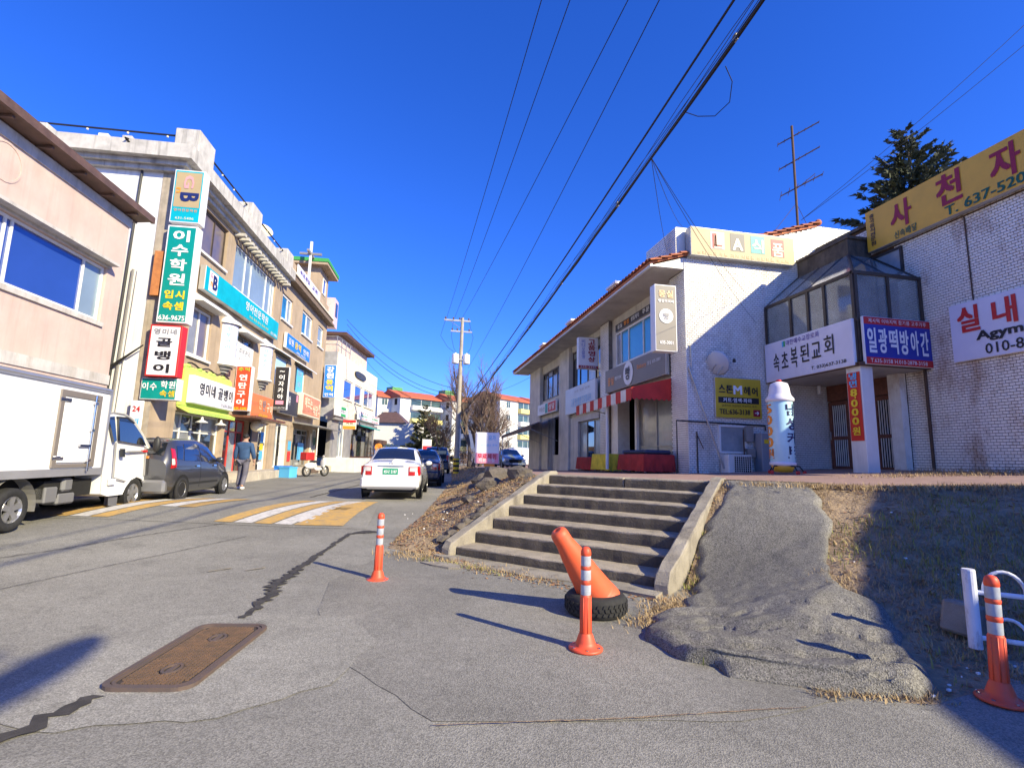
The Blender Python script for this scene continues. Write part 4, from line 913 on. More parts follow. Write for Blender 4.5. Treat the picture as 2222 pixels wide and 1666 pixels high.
M_glass_b = mat('blue_reflecting_glass', (.035, .085, .33), rough=.05, var=.08, vscale=.7, metal=.35, spec=1., coat=1.)
M_glass_s = mat('silver_blue_glass', (.30, .40, .46), rough=.25, var=.12, vscale=.5, spec=.6, metal=.25)
M_cyan = mat('cyan_glass', (.03, .25, .45), rough=.15, var=.3, vscale=1, spec=.7, coat=.4)
M_curt = mat('brown_curtain_glass', (.20, .15, .12), rough=.3, c2=(.10, .09, .12), vscale=2, spec=.6, coat=.5)
M_lime = paint('lime_green', (.50, .66, .14), rough=.55); M_teal = paint('teal_sign', (.0, .26, .23), rough=.4); M_cyanS = paint('cyan_sign', (.0, .42, .52), rough=.4, var=.1)
M_orange = paint('orange_sign', (.72, .20, .06), rough=.5); M_redS = paint('red_sign', (.70, .07, .025), rough=.45); M_blk = paint('black_sign', (.03, .028, .03), rough=.4); M_salmon = paint('salmon_sign', (.70, .27, .16), rough=.5, var=.12); M_skyS = paint('sky_sign', (.02, .2, .72), rough=.4)
M_greenroof = paint('green_roof', (.05, .33, .08), rough=.6)
M_curb = mat('pale_kerb_stone', (.48, .43, .36), rough=.9, var=.12, vscale=3, stain=((.25, .2, .16), .5, 3))

# pink building with brown eaves
PB = thing('pink_building', 'pale pink two storey building with a brown metal eave and long blue windows', 'building', LO, LROT)
b = MB(); PH = (-13.5, -3.72, 4.62, 6.02)
def FP(u, d, z): return (-d, u, z)
wall(b, FP, (-16, -3.12), (3.12, 7.45), [PH], .14); wall(b, FP, (-16, -3.12), (.1, 3.12), [(-12.5, -9.5, .35, 2.9), (-8.6, -4.0, .35, 2.9)], .3)
b.add([(0,-3.12,.1),(-9,-3.12,.1),(-9,-3.12,7.45),(0,-3.12,7.45)], [(0,1,2,3)]); b.add([(0,-16,7.45),(0,-3.12,7.45),(-9,-3.12,7.45),(-9,-16,7.45)], [(0,1,2,3)]); b.build('wall', M_pink, PB)
b = MB(); b.box(.001,.035,-16,-3.10,7.38,7.62); b.box(-9,.034,-3.119,-3.085,7.382,7.622); b.build('top_band', M_band, PB)
b = MB(); b.box(.001,.03,-16,-3.11,3.11,3.36); b.build('floor_band', M_band, PB)
b = MB(); b.box(.001,.03,-13.6,-3.62,6.02,6.22); b.box(.0,.24,-13.6,-3.66,6.08,6.15); b.build('window_hood', M_band, PB)
b = MB(); b.box(.001,.05,-13.5,-3.66,4.50,4.61); b.build('window_sill', M_band, PB)
b = MB(); b.box(.001,.02,-13.5,-3.70,4.26,4.45)
window(FP, PB, -13.48, -3.74, 4.63, 6.01, .10, .06, (.305,.5,.703,.72,.93), (), M_frame_w, [M_glass_b, M_glass_b, M_glass_b, M_glass_b, M_glass_b, M_glass_s])
for k in range(10):   # shuttered shops hidden behind the truck
    b = MB(); b.box(-.12,-.10,-8.6,-4.0,.35+k*.255,.35+k*.255+.245); b.build('shutter_slat', M_frame_g, PB)
b = MB(); b.box(-.2,-.18,-12.5,-9.5,.35,2.9); b.build('shopfront_glass', M_glass, PB)
b = MB(); b.prism([(-9.5,9.8),(.36,7.86),(.37,7.70),(.02,7.66),(.02,7.62),(-9.5,9.6)], 'y', -16.5, -2.86)
b.build('roof', M_brownroof, PB)
b = MB(); b.box(.345,.43,-16.6,-2.8,7.68,7.86); b.build('eave_gutter', M_brownroof, PB)
for k in range(14):
    b = MB(); b.box(.03,.34,-16.2+k*.98,-16.14+k*.98,7.62,7.67); b.build('eave_bracket', M_brownroof, PB)
b = MB(); b.lathe([(.36,0),(.40,0),(.40,.012),(.36,.012),(.36,0)], 22, (.0,-6.95,6.95), 'x'); b.build('round_sign_ghost', M_pink, PB)
for k in range(3):
    b = MB(); b.box(.001,.006,-15.9,-3.13,3.38+(.28 if k else 0)+k*.01,3.385+(.28 if k else 0)+k*.01)

# three storey brown building with white cornice
B1 = thing('brown_corner_building', 'three storey beige brown shop building with a white cornice roof rails and many signs', 'building', LO, LROT)
Y0, Y1 = -1.1, 9.28
holes = [(.57,2.66,8.33,9.95),(3.42,8.28,7.98,9.85),(.55,2.12,4.68,6.42),(4.4,6.2,5.1,6.3),(.32,3.86,.45,2.78),(4.15,6.55,.45,2.85),(7.85,9.2,.45,2.9)]
b = MB(); wall(b, FL, (Y0, Y1), (.1, 10.2), holes, .22); b.build('street_wall', M_beige, B1)
b = MB(); b.add([(-.47,Y0,.1),(-12,Y0,.1),(-12,Y0,10.2),(-.47,Y0,10.2)], [(0,1,2,3)]); b.add([(-12,Y0,10.2),(0,Y0,10.2),(0,Y1,10.2),(-12,Y1,10.2)], [(0,1,2,3)]); b.build('end_wall', M_whitew, B1)
b = MB(); b.box(-.47,-.001,Y0-.02,Y0+.4,.1,10.2); b.build('corner_pilaster', mat('weathered_pilaster', (.42, .36, .28), rough=.95, var=.15, streak=.5, stain=((.2, .17, .13), .6, 2)), B1)
b = MB()
for x0, z0, z1 in ((.18,10.12,10.26),(.32,10.26,10.40),(.55,10.40,10.86)):
    b.box(-12,x0,Y0-x0,Y1+.15,z0,z1)
b.build('cornice', M_corn, B1)
for y in np.arange(3.1, 9.2, .42): MB().box(.02,.42,y,y+.2,10.0,10.119).build('cornice_bracket', M_corn, B1)
for y0, y1, x1 in ((-1.2,-.12,.5),(3.5,4.6,.45),(8.2,9.2,.45)):
    MB().bevbox(x1-.75,x1,y0,y1,10.86,11.66,.03).build('parapet_pier', M_corn, B1)
MB().bevbox(-4.5,-3.9,-1.2,-.6,10.86,11.4,.03).build('parapet_pier', M_corn, B1)
for z in (11.22,11.52):
    for p in (((.2,-.1,z),(.2,3.5,z)),((.2,4.6,z),(.2,8.2,z)),((-.25,-.95,z),(-12,-.95,z))):
        MB().tube(p, .034, 6).build('roof_rail', M_black, B1)
r = random.Random(8)
for p0, p1, n in (((.2,-.1),(.2,3.5),7),((.2,4.6),(.2,8.2),7),((-.3,-.95),(-5,-.95),8)):
    for k in range(n):
        f = (k+.5)/n; x, y = p0[0]+(p1[0]-p0[0])*f, p0[1]+(p1[1]-p0[1])*f
        b = MB(); b.sphere((x, y, 11.16 if k % 2 else 11.46), .035, 6, 4); b.build('string_bulb', INK['cream'], B1)
for x in (-2.6,-1.9): b = MB(); b.bevbox(x,x+.3,-1.0,-.75,11.0,11.35,.02); b.build('floodlight', M_frame_w if x < -2 else M_corn, B1)
b = MB(); b.tube([(-1.2,-.9,11.1),(-1.3,-1.75,10.8),(-1.1,-1.3,10.5),(-1.08,-1.14,10.2),(-1.1,-1.14,9),(-1.15,-1.14,5),(-1.2,-1.14,2.8)], .035, 6); b.build('cable_run', M_black, B1)
MB().box(-.34,-.10,-1.26,-1.16,6.1,7.5).build('rusted_panel', mat('rust_orange', (.55, .22, .07), rough=.9, c2=(.35, .13, .05), vscale=5), B1)
b = MB(); b.tube([(-.95,-1.14,6.9),(-1.0,-1.14,4),(-1.05,-1.14,1)], .04, 6); b.build('drain_pipe', M_frame_g, B1)
b = MB(); b.tube([(-.8,-1.14,6.9),(-.85,-1.14,4),(-.9,-1.14,1)], .03, 6); b.build('drain_pipe', M_white, B1)
b = MB()
for k in range(5): b.tube([(-2.9,-1.16-.02*k,3.5-.05*k),(-1.7,-1.2-.02*k,3.7-.08*k+.05*math.sin(k)),(-1.1,-1.22,3.95-.02*k),(-.3,-1.3,4.55)], .02, 5)
b.build('cable_bundle', M_black, B1, kind='stuff')
window(FL, B1, .6, 2.63, 8.36, 9.92, .12, .06, (.55,), (), M_frame_b, M_curt, M_white)
window(FL, B1, 3.45, 8.25, 8.0, 9.82, .1, .05, (.26,.4,.78,.92), (), M_frame_w, [M_glass_s], M_white)
window(FL, B1, .58, 2.1, 4.7, 6.4, .1, .09, (.5,), (), M_frame_w, [M_glass_c, M_curt], M_white)
window(FL, B1, 4.43, 6.17, 5.12, 6.28, .1, .05, (.5,), (), M_frame_g, [M_glass, M_glass])
MB().box(.0,.012,4.35,6.25,4.98,6.02).build('white_window_sheet', INK['white'], B1)
b = MB(); wtx = MB(); text_into(wtx, '피부관리', 0, .18, 1.2, .26, 0, .01); text_into(wtx, '예약 상담 문의', 0, -.16, 1.1, .16, 0, 0)
b.v = [(.016, 5.3+x, 5.5+z) for x, y, z in wtx.v]; b.f = wtx.f; b.m = wtx.m; b.sm = wtx.sm; b.build('lettering', INK['grey'], B1)
def hood(y0, y1, z, out=.45):
    b = MB(); b.prism([(0,z),(out,z-.02),(out,z+.09),(.03,z+.34),(0,z+.34)], 'y', y0, y1); b.build('window_hood', M_white, B1)
hood(.35, 2.35, 6.5); hood(4.25, 6.45, 6.36)
def turret(yc, w=.50):
    t = B1; b = MB(); b.smooth = True; b.lathe([(w,4.86),(w,6.42)], 12, (-.12,yc,0), a0=-math.pi/2, a1=math.pi/2); b.build('bay_panel', paint('bay_panel_white', (.60, .60, .70), rough=.4), t)
    b = MB(); b.lathe([(w+.1,6.40),(w+.1,6.5),(w*.7,6.66),(.12,6.86),(0,6.88)], 12, (-.12,yc,0), a0=-math.pi/2, a1=math.pi/2); b.build('bay_cap', M_white, t)
    b = MB(); b.lathe([(w+.08,4.86),(w+.08,4.78),(w*.9,4.72)], 12, (-.12,yc,0), a0=-math.pi/2, a1=math.pi/2); b.build('bay_base', M_white, t)
    for k in range(3):
        q = w*(.86-.2*k); z = 4.72-.11*k; b = MB(); b.lathe([(q,z),(q,z-.06)], 10, (-.12,yc,0), a0=-math.pi/2, a1=math.pi/2); b.build('bay_corbel', M_black, t)
        b = MB(); b.lathe([(q*.96,z-.06),(q*.82,z-.11)], 10, (-.12,yc,0), a0=-math.pi/2, a1=math.pi/2); b.build('bay_corbel', M_white, t)
    for a in (R(-48), R(14)):
        b = MB()
        for i, ch in enumerate('피부관리' if a < 0 else '경락마사지'):
            v, f, _ = glyphs(ch, .0); b.add([(-.12+(w+.006)*math.cos(a+(p[0]-.5)*.16/w), yc+(w+.006)*math.sin(a+(p[0]-.5)*.16/w), 6.1-i*.24+p[1]*.16) for p in v], f)
        b.build('lettering', INK['teal'], t)
turret(3.45); turret(7.55)
# shopfronts
window(FL, B1, .34, 3.84, .5, 2.76, .18, .07, (.2,.42,.62), (.72,), M_frame_w, [M_glass, M_glass_c, M_glass])
window(FL, B1, 4.2, 6.5, .5, 2.82, .2, .08, (.36,.68), (.78,), paint('red_frame', (.55,.05,.04)), [M_glass, M_glass_p])
window(FL, B1, 7.87, 9.18, .5, 2.88, .15, .06, (.5,), (.8,), M_frame_w, [M_glass, M_glass_p])
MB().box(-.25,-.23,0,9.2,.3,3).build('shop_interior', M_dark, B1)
b = MB(); b.sphere((.55,6.0,2.62), .26, 12, 8); o = b.build('globe_lamp', INK['cream'], B1)
MB().box(0,1.15,4.1,7.9,2.86,2.94).build('shop_canopy', M_wood, B1)
for y in (1.4,2.9):
    b = MB(); b.lathe([(.03,.2),(.05,.1),(.2,.02),(.19,0),(0,.03)], 12, (.35,y,2.45)); b.build('gooseneck_lamp', M_white, B1)
MB().box(.0,.10,6.62,6.8,.4,2.8).build('sign_post', M_black, B1)
# small posters beside the third shop
for y, z, w_, h, ik in ((8.35,2.2,.4,.5,'skyblue'),(8.35,1.75,.4,.3,'yellow'),(8.35,1.35,.4,.4,'skyblue'),(8.3,.8,.4,.5,'white')):
    MB().box(.005,.02,y-w_/2,y+w_/2,z-h/2,z+h/2).build('poster', INK[ik], B1)
# middle building
B2 = thing('beige_middle_building', 'beige shop building with tall cyan windows and a green roofed stair tower', 'building', LO, LROT)
Ya, Yb = 9.3, 19.3
holes = [(9.45,11.25,8.38,9.78),(13.2,15.5,8.5,9.95),(16.95,18.4,8.6,10.0),(9.1,11.2,4.9,6.42),(12.75,14.85,5.0,6.5),(10.2,12.3,.7,3.0),(13.3,16.7,.7,2.95),(17.6,19.0,.7,3.1)]
b = MB(); wall(b, FL, (Ya, Yb), (.1, 11.9), holes, .2); b.add([(0,Ya,10.1),(-8,Ya,10.1),(-8,Ya,11.9),(0,Ya,11.9)], [(0,1,2,3)]); b.add([(0,Yb,.1),(-8,Yb,.1),(-8,Yb,11.9),(0,Yb,11.9)], [(0,1,2,3)])
b.add([(-8,Ya,11.5),(0,Ya,11.5),(0,Yb,11.5),(-8,Yb,11.5)], [(0,1,2,3)]); b.build('street_wall', M_beige, B2)
b = MB(); b.box(.0,.42,Ya+.1,Yb+.35,10.55,10.68); b.box(.0,.30,Ya+.1,Yb+.2,10.68,11.0); b.build('eave_moulding', mat('brown_moulding', (.20, .145, .10), rough=.8), B2)
b = MB(); b.box(.0,.38,Ya+.1,Yb+.3,11.0,11.1); b.build('eave_trim', M_cream, B2)
window(FL, B2, 9.47, 11.22, 8.4, 9.76, .1, .1, (.62,), (), M_frame_w, [M_cyan, M_glass_s], M_white)
window(FL, B2, 13.22, 15.48, 8.52, 9.93, .1, .1, (.5,), (), M_frame_w, [M_cyan, M_glass_s], M_white)
window(FL, B2, 16.97, 18.38, 8.62, 9.98, .1, .08, (), (.3,), M_frame_w, [M_glass_s], M_white)
window(FL, B2, 9.12, 11.18, 4.92, 6.4, .1, .06, (.5,), (), M_frame_w, [M_glass_p, M_glass_s]); window(FL, B2, 12.77, 14.83, 5.02, 6.48, .1, .06, (.2,.8), (), M_frame_w, [M_glass_p])
MB().box(-.06,-.05,9.2,11.1,4.95,6.3).build('window_poster', paint('pale_cyan_print', (.45,.75,.85)), B2)
b = MB(); b.lathe([(0,0),(.16,0),(.16,.01),(0,.01)], 14, (-.045,10.6,5.5), 'x'); b.build('poster_spot', INK['pink'], B2)
MB().box(.001,.012,13.0,14.3,5.0,6.4).build('window_poster', paint('bright_cyan_print', (.12,.52,.8)), B2)
b = MB(); text_into(b, '무료', 13.6, 6.1, .8, .3, 0); text_into(b, '상담', 13.6, 5.5, .6, .3, 0)
bb = MB(); bb.v = [(.018, x, z) for x, y, z in b.v]; bb.f, bb.m, bb.sm = b.f, b.m, b.sm; bb.build('lettering', INK['white'], B2)
for y0, y1 in ((8.95,11.6),(12.4,16.3)):
    MB().prism([(0,6.75),(.32,6.60),(.32,6.54),(0,6.69)], 'y', y0, y1).build('window_awning', M_white, B2)
    MB().box(.0,.03,y0,y1,6.48,6.56).build('awning_shade_strip', M_black, B2)  # black strip stands in for the shade under the window awning
window(FL, B2, 10.22, 12.28, .72, 2.98, .15, .08, (.35,.7), (), M_frame_w, [M_glass_p, M_glass]); window(FL, B2, 13.32, 16.68, .72, 2.93, .15, .07, (.33,.66), (.85,), M_frame_g, [M_glass, M_glass_p, M_glass])
window(FL, B2, 17.62, 18.98, .72, 3.08, .15, .07, (.5,), (), M_frame_w, [M_glass_p])
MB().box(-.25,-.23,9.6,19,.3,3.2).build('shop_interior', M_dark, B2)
MB().box(.002,.05,11.0,11.9,.72,2.95).build('white_door', M_white, B2)
for y, z, w_, h, ik in ((12.75,1.9,.5,.5,'skyblue'),(12.75,1.3,.5,.55,'red'),(15.0,1.6,1.2,1.0,'skyblue'),(17.2,1.8,.35,1.9,'cream'),(18.2,2.3,.5,.5,'darkgreen')):
    MB().box(.01,.03,y-w_/2,y+w_/2,z-h/2,z+h/2).build('poster', INK[ik], B2)
b = MB(); b.add([(0,13,3.3),(1.5,13,3.08),(1.5,19.7,3.08),(0,19.7,3.3),(0,13,3.2),(1.5,13,3.02),(1.5,19.7,3.02),(0,19.7,3.2)], [(0,1,2,3),(4,5,6,7),(1,2,6,5),(0,1,5,4),(2,3,7,6)]); b.build('shop_canopy', M_frame_g, B2)
for y in (13.2,19.4): MB().tube([(1.4,y,3.05),(1.4,y,.72)], .03, 6).build('canopy_post', M_frame_w, B2)
b = MB(); b.box(-2.7,-.15,16.9,19.25,11.5,14.0); b.build('stair_tower', M_beige, B2)
b = MB(); b.box(-3.2,.4,16.4,19.8,14.0,14.18); b.build('tower_eave', M_beige, B2); b = MB(); b.box(-3.25,.45,16.35,19.85,14.18,14.42); b.build('tower_roof', M_greenroof, B2)
window(lambda u,d,z: (-.15-d, u, z), B2, 17.7, 18.5, 12.4, 13.5, -.02, .07, (), (), M_frame_w, M_glass_b)
# rooftop dish, cross
t = thing('satellite_dish', 'yellowed round satellite dish on the roof of the brown building', 'satellite dish', (-7.9, 26.2, 11.6), LROT)
b = MB(); b.tube([(0,0,-.8),(0,0,.75)], .03); b.build('mast', M_black, t)
b = MB(); b.smooth = True; b.lathe([(0,0),(.15,.01),(.3,.05),(.42,.1),(.43,.09),(.3,.03),(0,-.02)], 22, axis='x'); o = b.build('reflector', paint('cream_dish', (.72,.62,.38)), t); o.location = (0,-.02,.95); o.rotation_euler = (0, -R(28), -R(52))
t = thing('rooftop_cross', 'white church cross on a pole above the beige building', 'cross', (-7.1, 33.4, 11.3), LROT)
b = MB(); b.box(-.07,.07,-.07,.07,0,3.9); b.build('upright', M_white, t); b = MB(); b.box(-.07,.07,-.7,.7,3.0,3.14); b.box(-.69,.69,-.065,.065,3.0,3.14); b.build('crossarm', M_frame_g, t)
t = thing('small_roof_shed', 'small pink and white roof structure behind the stair tower', 'roof structure', LO, LROT)
b = MB(); b.box(-1.2,.2,20.2,21.4,10.8,12.9); b.build('wall', paint('pale_pink', (.75,.55,.55)), t); b = MB(); b.box(.2,.24,20.5,21.1,11.6,12.6); b.build('window', M_glass, t)

# cream building with the deck beyond
WL, WR = (-5.53, 37.25, 0), -R(9.4)
WB = thing('cream_building', 'cream rendered building with blue windows above grey stone shopfronts', 'building', WL, WR)
holes = [(2.0,4.25,5.62,7.1),(4.95,7.1,5.62,7.1),(7.8,11.2,5.62,7.1)]
b = MB(); wall(b, FL, (0, 12.2), (4.1, 8.76), holes, .15); b.add([(0,12.2,.1),(-8,12.2,.1),(-8,12.2,8.76),(0,12.2,8.76)], [(0,1,2,3)]); b.add([(-8,0,8.76),(0,0,8.76),(0,12.2,8.76),(-8,12.2,8.76)], [(0,1,2,3)]); b.build('street_wall', M_cream, WB)
b = MB(); b.add([(0,0,4.1),(-8,0,4.1),(-8,0,8.76),(0,0,8.76)], [(0,1,2,3)]); b.build('end_wall', mat('grey_render', (.36, .36, .38), rough=.9), WB)
for u0, u1 in ((2.02,4.23),(4.97,7.08),(7.82,11.18)): window(FL, WB, u0, u1, 5.64, 7.08, .08, .07, (.5,) if u1 > 7.5 else (), (), M_frame_w, M_glass_b, M_cream)
b = MB(); b.box(-.4,.25,-.3,12.3,3.9,4.1); b.build('canopy_slab', M_greyst, WB)
for u0, u1 in ((-.2,1.45),(3.0,4.9),(11.6,12.2)): MB().box(-.3,-.02,u0,u1,1.2,3.9).build('stone_panel', M_greyst, WB)
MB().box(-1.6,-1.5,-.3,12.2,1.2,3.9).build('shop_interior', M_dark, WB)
window(FL, WB, 1.5, 2.95, 1.25, 3.88, .1, .08, (.5,), (), M_frame_w, M_glass_p); window(FL, WB, 4.95, 11.55, 1.25, 3.88, .3, .08, (.2,.4,.6,.8), (.7,), M_frame_b, [M_glass, M_glass_c])
MB().prism([(.02,4.0),(1.1,3.72),(1.1,3.64),(.02,3.9)], 'y', 6.2, 9.9).build('teal_awning', paint('teal_fabric', (.02,.33,.30)), WB)
b = MB(); b.box(-4.2,-1.0,3.4,11.8,8.76,10.7); b.build('penthouse', mat('pale_pink_render_b', (.66,.52,.46), rough=.9), WB)
b = MB(); b.box(-4.6,-.4,3.0,12.2,10.7,10.95); b.build('penthouse_roof', mat('brown_roof_edge', (.10,.05,.035), rough=.7), WB)
b = MB(); b.box(-8,-2.2,-2.6,-.4,8.0,10.9); b.build('upper_block', M_cream, WB); window(lambda u,d,z: (-2.2-d, u, z), WB, -2.3, -.8, 8.7, 9.9, -.03, .06, (), (), M_frame_w, M_glass_b)
b = MB()
for z in (9.3,9.9): b.tube([(-.1,0,z),(-.1,3.4,z)], .03); b.tube([(-2,0.1,z),(-.1,.1,z)], .03)
for y in (0,1.1,2.2,3.3): b.tube([(-.1,y,8.76),(-.1,y,9.9)], .03)
b.build('balcony_rail', M_steel, WB, kind='stuff')
t = thing('oval_name_plate', 'dark oval name plate on the cream wall above the blue windows', 'sign', WL, WR)
b = MB(); b.prism([(6.1+1.6*math.copysign(abs(math.cos(a))**.6, math.cos(a)), 7.95+.27*math.copysign(abs(math.sin(a))**.8, math.sin(a))) for a in np.linspace(0, 2*math.pi, 25)[:-1]], 'x', .02, .12); b.build('plate', M_blk, t)
b = MB(); tt = MB(); text_into(tt, 'AMERICANO', 6.1, 7.95, 2.3, .22, 0); b.v = [(.13, x, z) for x, y, z in tt.v]; b.f, b.m, b.sm = tt.f, tt.m, tt.sm; b.build('lettering', INK['grey'], t)
P90 = math.pi/2
def wloc(x, y, z, O=LO, rot=LROT): return (O[0]+x*math.cos(rot)-y*math.sin(rot), O[1]+x*math.sin(rot)+y*math.cos(rot), z)
def fsign(name, label, y0, y1, z0, z1, x, d, face, rim, texts=(), patches=(), O=LO, rot=LROT, **k):
    return sign(name, label, wloc(x, (y0+y1)/2, (z0+z1)/2, O, rot), P90+rot, y1-y0, z1-z0, d, face, rim, texts, patches, **k)
def psign(name, label, y, x0, x1, z0, z1, d, face, rim, texts=(), patches=(), O=LO, rot=LROT, **k):
    return sign(name, label, wloc((x0+x1)/2, y+d, (z0+z1)/2, O, rot), rot, x1-x0, z1-z0, d, face, rim, texts, patches, **k)
psign('english_school_box_sign', 'beige and cyan box sign with a pink and navy logo, topmost at the building corner', -1.35, -.02, .86, 8.42, 10.16, .34, M_cyanS, F_rimw,
      [('G', .02, .27, .5, .17, 'palepink', .03, -math.pi/2), ('B', .08, -.02, .34, .62*.5, 'navy', .035, -math.pi/2), ('n', -.3, .1, .2, .07, 'orange', .02, -math.pi/2), ('영어전문학원', 0, -.27, .76, .05, 'orange', .0), ('631-5406', 0, -.42, .6, .045, 'cream', .0)], [(0, .12, .84, .66, 'sand')], border=.04)
psign('cram_school_box_sign', 'tall green box sign with white and yellow lettering, middle of the corner stack', -1.35, -.02, .84, 5.25, 8.32, .34, M_teal, F_rimw,
      [('이', 0, .39, .56, .12, 'white', .03), ('수', 0, .24, .56, .12, 'white', .03), ('학', 0, .09, .56, .12, 'white', .03), ('원', 0, -.06, .56, .12, 'white', .03), ('입시', 0, -.215, .66, .085, 'yellow', .03), ('속셈', 0, -.33, .66, .085, 'yellow', .03), ('636-9675', 0, -.45, .84, .05, 'white', .02)], border=.05)
psign('whelk_diner_box_sign', 'white box sign in a red frame with black vertical lettering, third in the corner stack', -1.35, -.14, .74, 3.62, 5.18, .34, F_wht, INK['red'],
      [('영미네', 0, .37, .72, .11, 'grey', .02), ('골', 0, .16, .5, .17, 'black', .03), ('뱅', 0, -.09, .5, .17, 'black', .03), ('이', 0, -.34, .5, .17, 'black', .03)], border=.05)
psign('small_green_box_sign', 'low green box sign with white and yellow lettering under the corner stack', -1.2, -.28, .72, 2.95, 3.6, .34, M_teal, F_rimw, [('학원', .25, .2, .4, .35, 'white', .02), ('속셈', .25, -.2, .4, .3, 'yellow', .02), ('이수', -.25, .1, .4, .35, 'white', .02)], border=.03)
psign('narrow_white_banner', 'narrow white banner with blue vertical lettering at the corner pilaster', -1.3, -.42, -.08, .9, 2.9, .05, F_wht, F_rimw, [(('대리운전',), 0, -.05, .6, .6, 'skyblue', .02), ('24', 0, .38, .6, .08, 'red', .02)], cat='banner', border=.01)
fsign('english_school_fascia_sign', 'long cyan fascia sign with a white logo square across the brown building', .7, 8.45, 6.98, 7.85, .05, .2, M_cyanS, F_rim,
      [('영어전문학원', .13, .12, .34, .42, 'white', .015), ('초등 중등 영어 회화 전문', .17, -.3, .3, .13, 'yellow', .0), ('631-5406', .42, -.34, .11, .16, 'white', .01), ('B', -.405, .02, .045, .6, 'navy', .04), ('n', -.44, -.1, .02, .2, 'orange', .03), ('G', -.445, .25, .02, .2, 'pink', .03)], [(-.42, 0, .085, .84, 'white')], border=.02)
t = fsign('whelk_diner_fascia_sign', 'white fascia sign with black lettering inside a lime green frame', .55, 3.86, 3.05, 3.98, .16, .2, F_wht, F_rimw, [('영미네', -.2, .08, .36, .46, 'black', .02), ('골뱅이', .24, .08, .38, .46, 'black', .02), ('T.635-3030', .3, -.36, .3, .12, 'grey', .0)], border=.02)
t = thing('lime_sign_frame', 'lime green board with a scalloped edge around the white fascia sign', 'sign frame', LO, LROT)
b = MB(); b.box(.02,.15,.28,4.0,2.95,4.22); b.build('backing_board', M_lime, t)
for i in range(16):
    y = .3+i*.23; MB().prism([(.02,3.0),(.42,2.82),(.42,2.70),(.02,2.9)], 'y', y, y+.20).build('scallop', M_lime, t)
b = MB()
for i in range(14): y = .3+i*.27; b.sphere((.1,y,4.24+.05*math.sin(i*1.9)), (.06,.17,.07), 8, 5)
b.build('wavy_top', M_lime, t)
b = MB(); b.tube([(.12,.5+i*.25,4.36+.05*math.sin(i*1.3)) for i in range(14)], .03, 5); b.build('cable', M_black, t)
psign('briquette_grill_box_sign', 'red box sign with white outlined vertical lettering over the dark doorway', 4.55, .04, .66, 3.14, 5.0, .3, M_redS, F_rimw,
      [('추억', 0, .42, .7, .08, 'lime', .02), ('연', 0, .24, .5, .14, 'white', .035), ('탄', 0, .06, .5, .14, 'white', .035), ('구', -.03, -.13, .5, .14, 'white', .035), ('이', -.05, -.31, .5, .14, 'white', .035), ('635-9292', 0, -.45, .8, .06, 'yellow', .02)], border=.03)
fsign('briquette_grill_fascia_sign', 'orange fascia sign with pale lettering beside the red box sign', 4.9, 7.6, 2.95, 3.97, .5, .12, M_orange, F_rim, [('연', -.12, .1, .13, .42, 'tan', .03), ('탄', .06, .08, .13, .46, 'grey', .03), ('구', .24, .02, .13, .4, 'cream', .02), ('이', .4, -.03, .12, .4, 'cream', .02), ('635-9292', .05, -.38, .4, .14, 'yellow', .01)], border=.02)
psign('black_bar_box_sign', 'black box sign with white vertical lettering and a pink tag', 9.25, .05, .72, 3.62, 5.8, .22, M_blk, F_rimw,
      [('이', 0, .25, .4, .12, 'white', .02), ('자', 0, .10, .4, .12, 'white', .02), ('카', 0, -.05, .4, .12, 'white', .02), ('야', 0, -.2, .4, .12, 'white', .02), ('~', 0, .39, .36, .03, 'white', .02), ('033) 633-7788', 0, -.46, .8, .04, 'white', .0)], [(-.02, -.335, .56, .085, 'pink')], border=.02)
fsign('black_bar_fascia_sign', 'dark grey fascia sign with a pink square beside the black box sign', 9.5, 12.6, 3.5, 4.75, .2, .15, M_blk, F_rim, [('이자카야', -.2, .1, .4, .4, 'white', .02)], [(.4, .3, .1, .3, 'pink')], border=.02)
fsign('salmon_fascia_sign', 'salmon fascia sign with cream handwritten lettering on a beige box', 12.9, 17.0, 3.68, 4.95, .15, .35, M_salmon, M_cream, [('해뜨는', -.2, .12, .42, .5, 'cream', .03), ('식당', .2, -.12, .3, .5, 'cream', .03), ('!', .42, .0, .05, .5, 'cream', .04)], border=.08)
fsign('blue_agency_fascia_sign', 'blue fascia sign with white and yellow lettering below the cyan windows', 10.05, 14.65, 6.98, 7.78, .05, .15, M_skyS, F_rimw, [('강원', -.34, .05, .2, .46, 'white', .02), ('용역', -.06, .05, .26, .5, 'yellow', .03), ('인력', .3, .02, .24, .44, 'white', .02), ('631-7272', .1, -.38, .4, .14, 'white', .01)], border=.02)
psign('blue_agency_box_sign', 'bright blue box sign with white and yellow lettering at the beige building end', 18.9, .15, .95, 5.35, 7.65, .25, M_skyS, F_rimw, [('강', 0, .36, .62, .17, 'white', .035), ('원', 0, .17, .62, .17, 'white', .035), ('용', 0, -.03, .62, .17, 'yellow', .035), ('역', 0, -.22, .62, .17, 'yellow', .035), ('인력', 0, -.41, .7, .1, 'white', .02)], border=.03)
fsign('church_banner', 'white banner with violet lettering on the parapet beside the rooftop cross', 11.2, 16.3, 11.42, 11.98, .05, .06, F_wht, F_rimw, [('속초제일', -.22, 0, .4, .5, 'violet', .02), ('교회', .22, 0, .26, .5, 'violet', .02)], border=.01, cat='banner')
fsign('green_white_shop_sign', 'white sign with two dark green blocks at the near end of the cream building', -.75, 2.05, 4.15, 4.88, .27, .12, F_wht, F_rimw, [('부동산', .12, 0, .4, .3, 'grey', .01)], [(.14, .32, .42, .28, 'green'), (.14, -.34, .42, .26, 'green')], O=WL, rot=WR, border=.01)
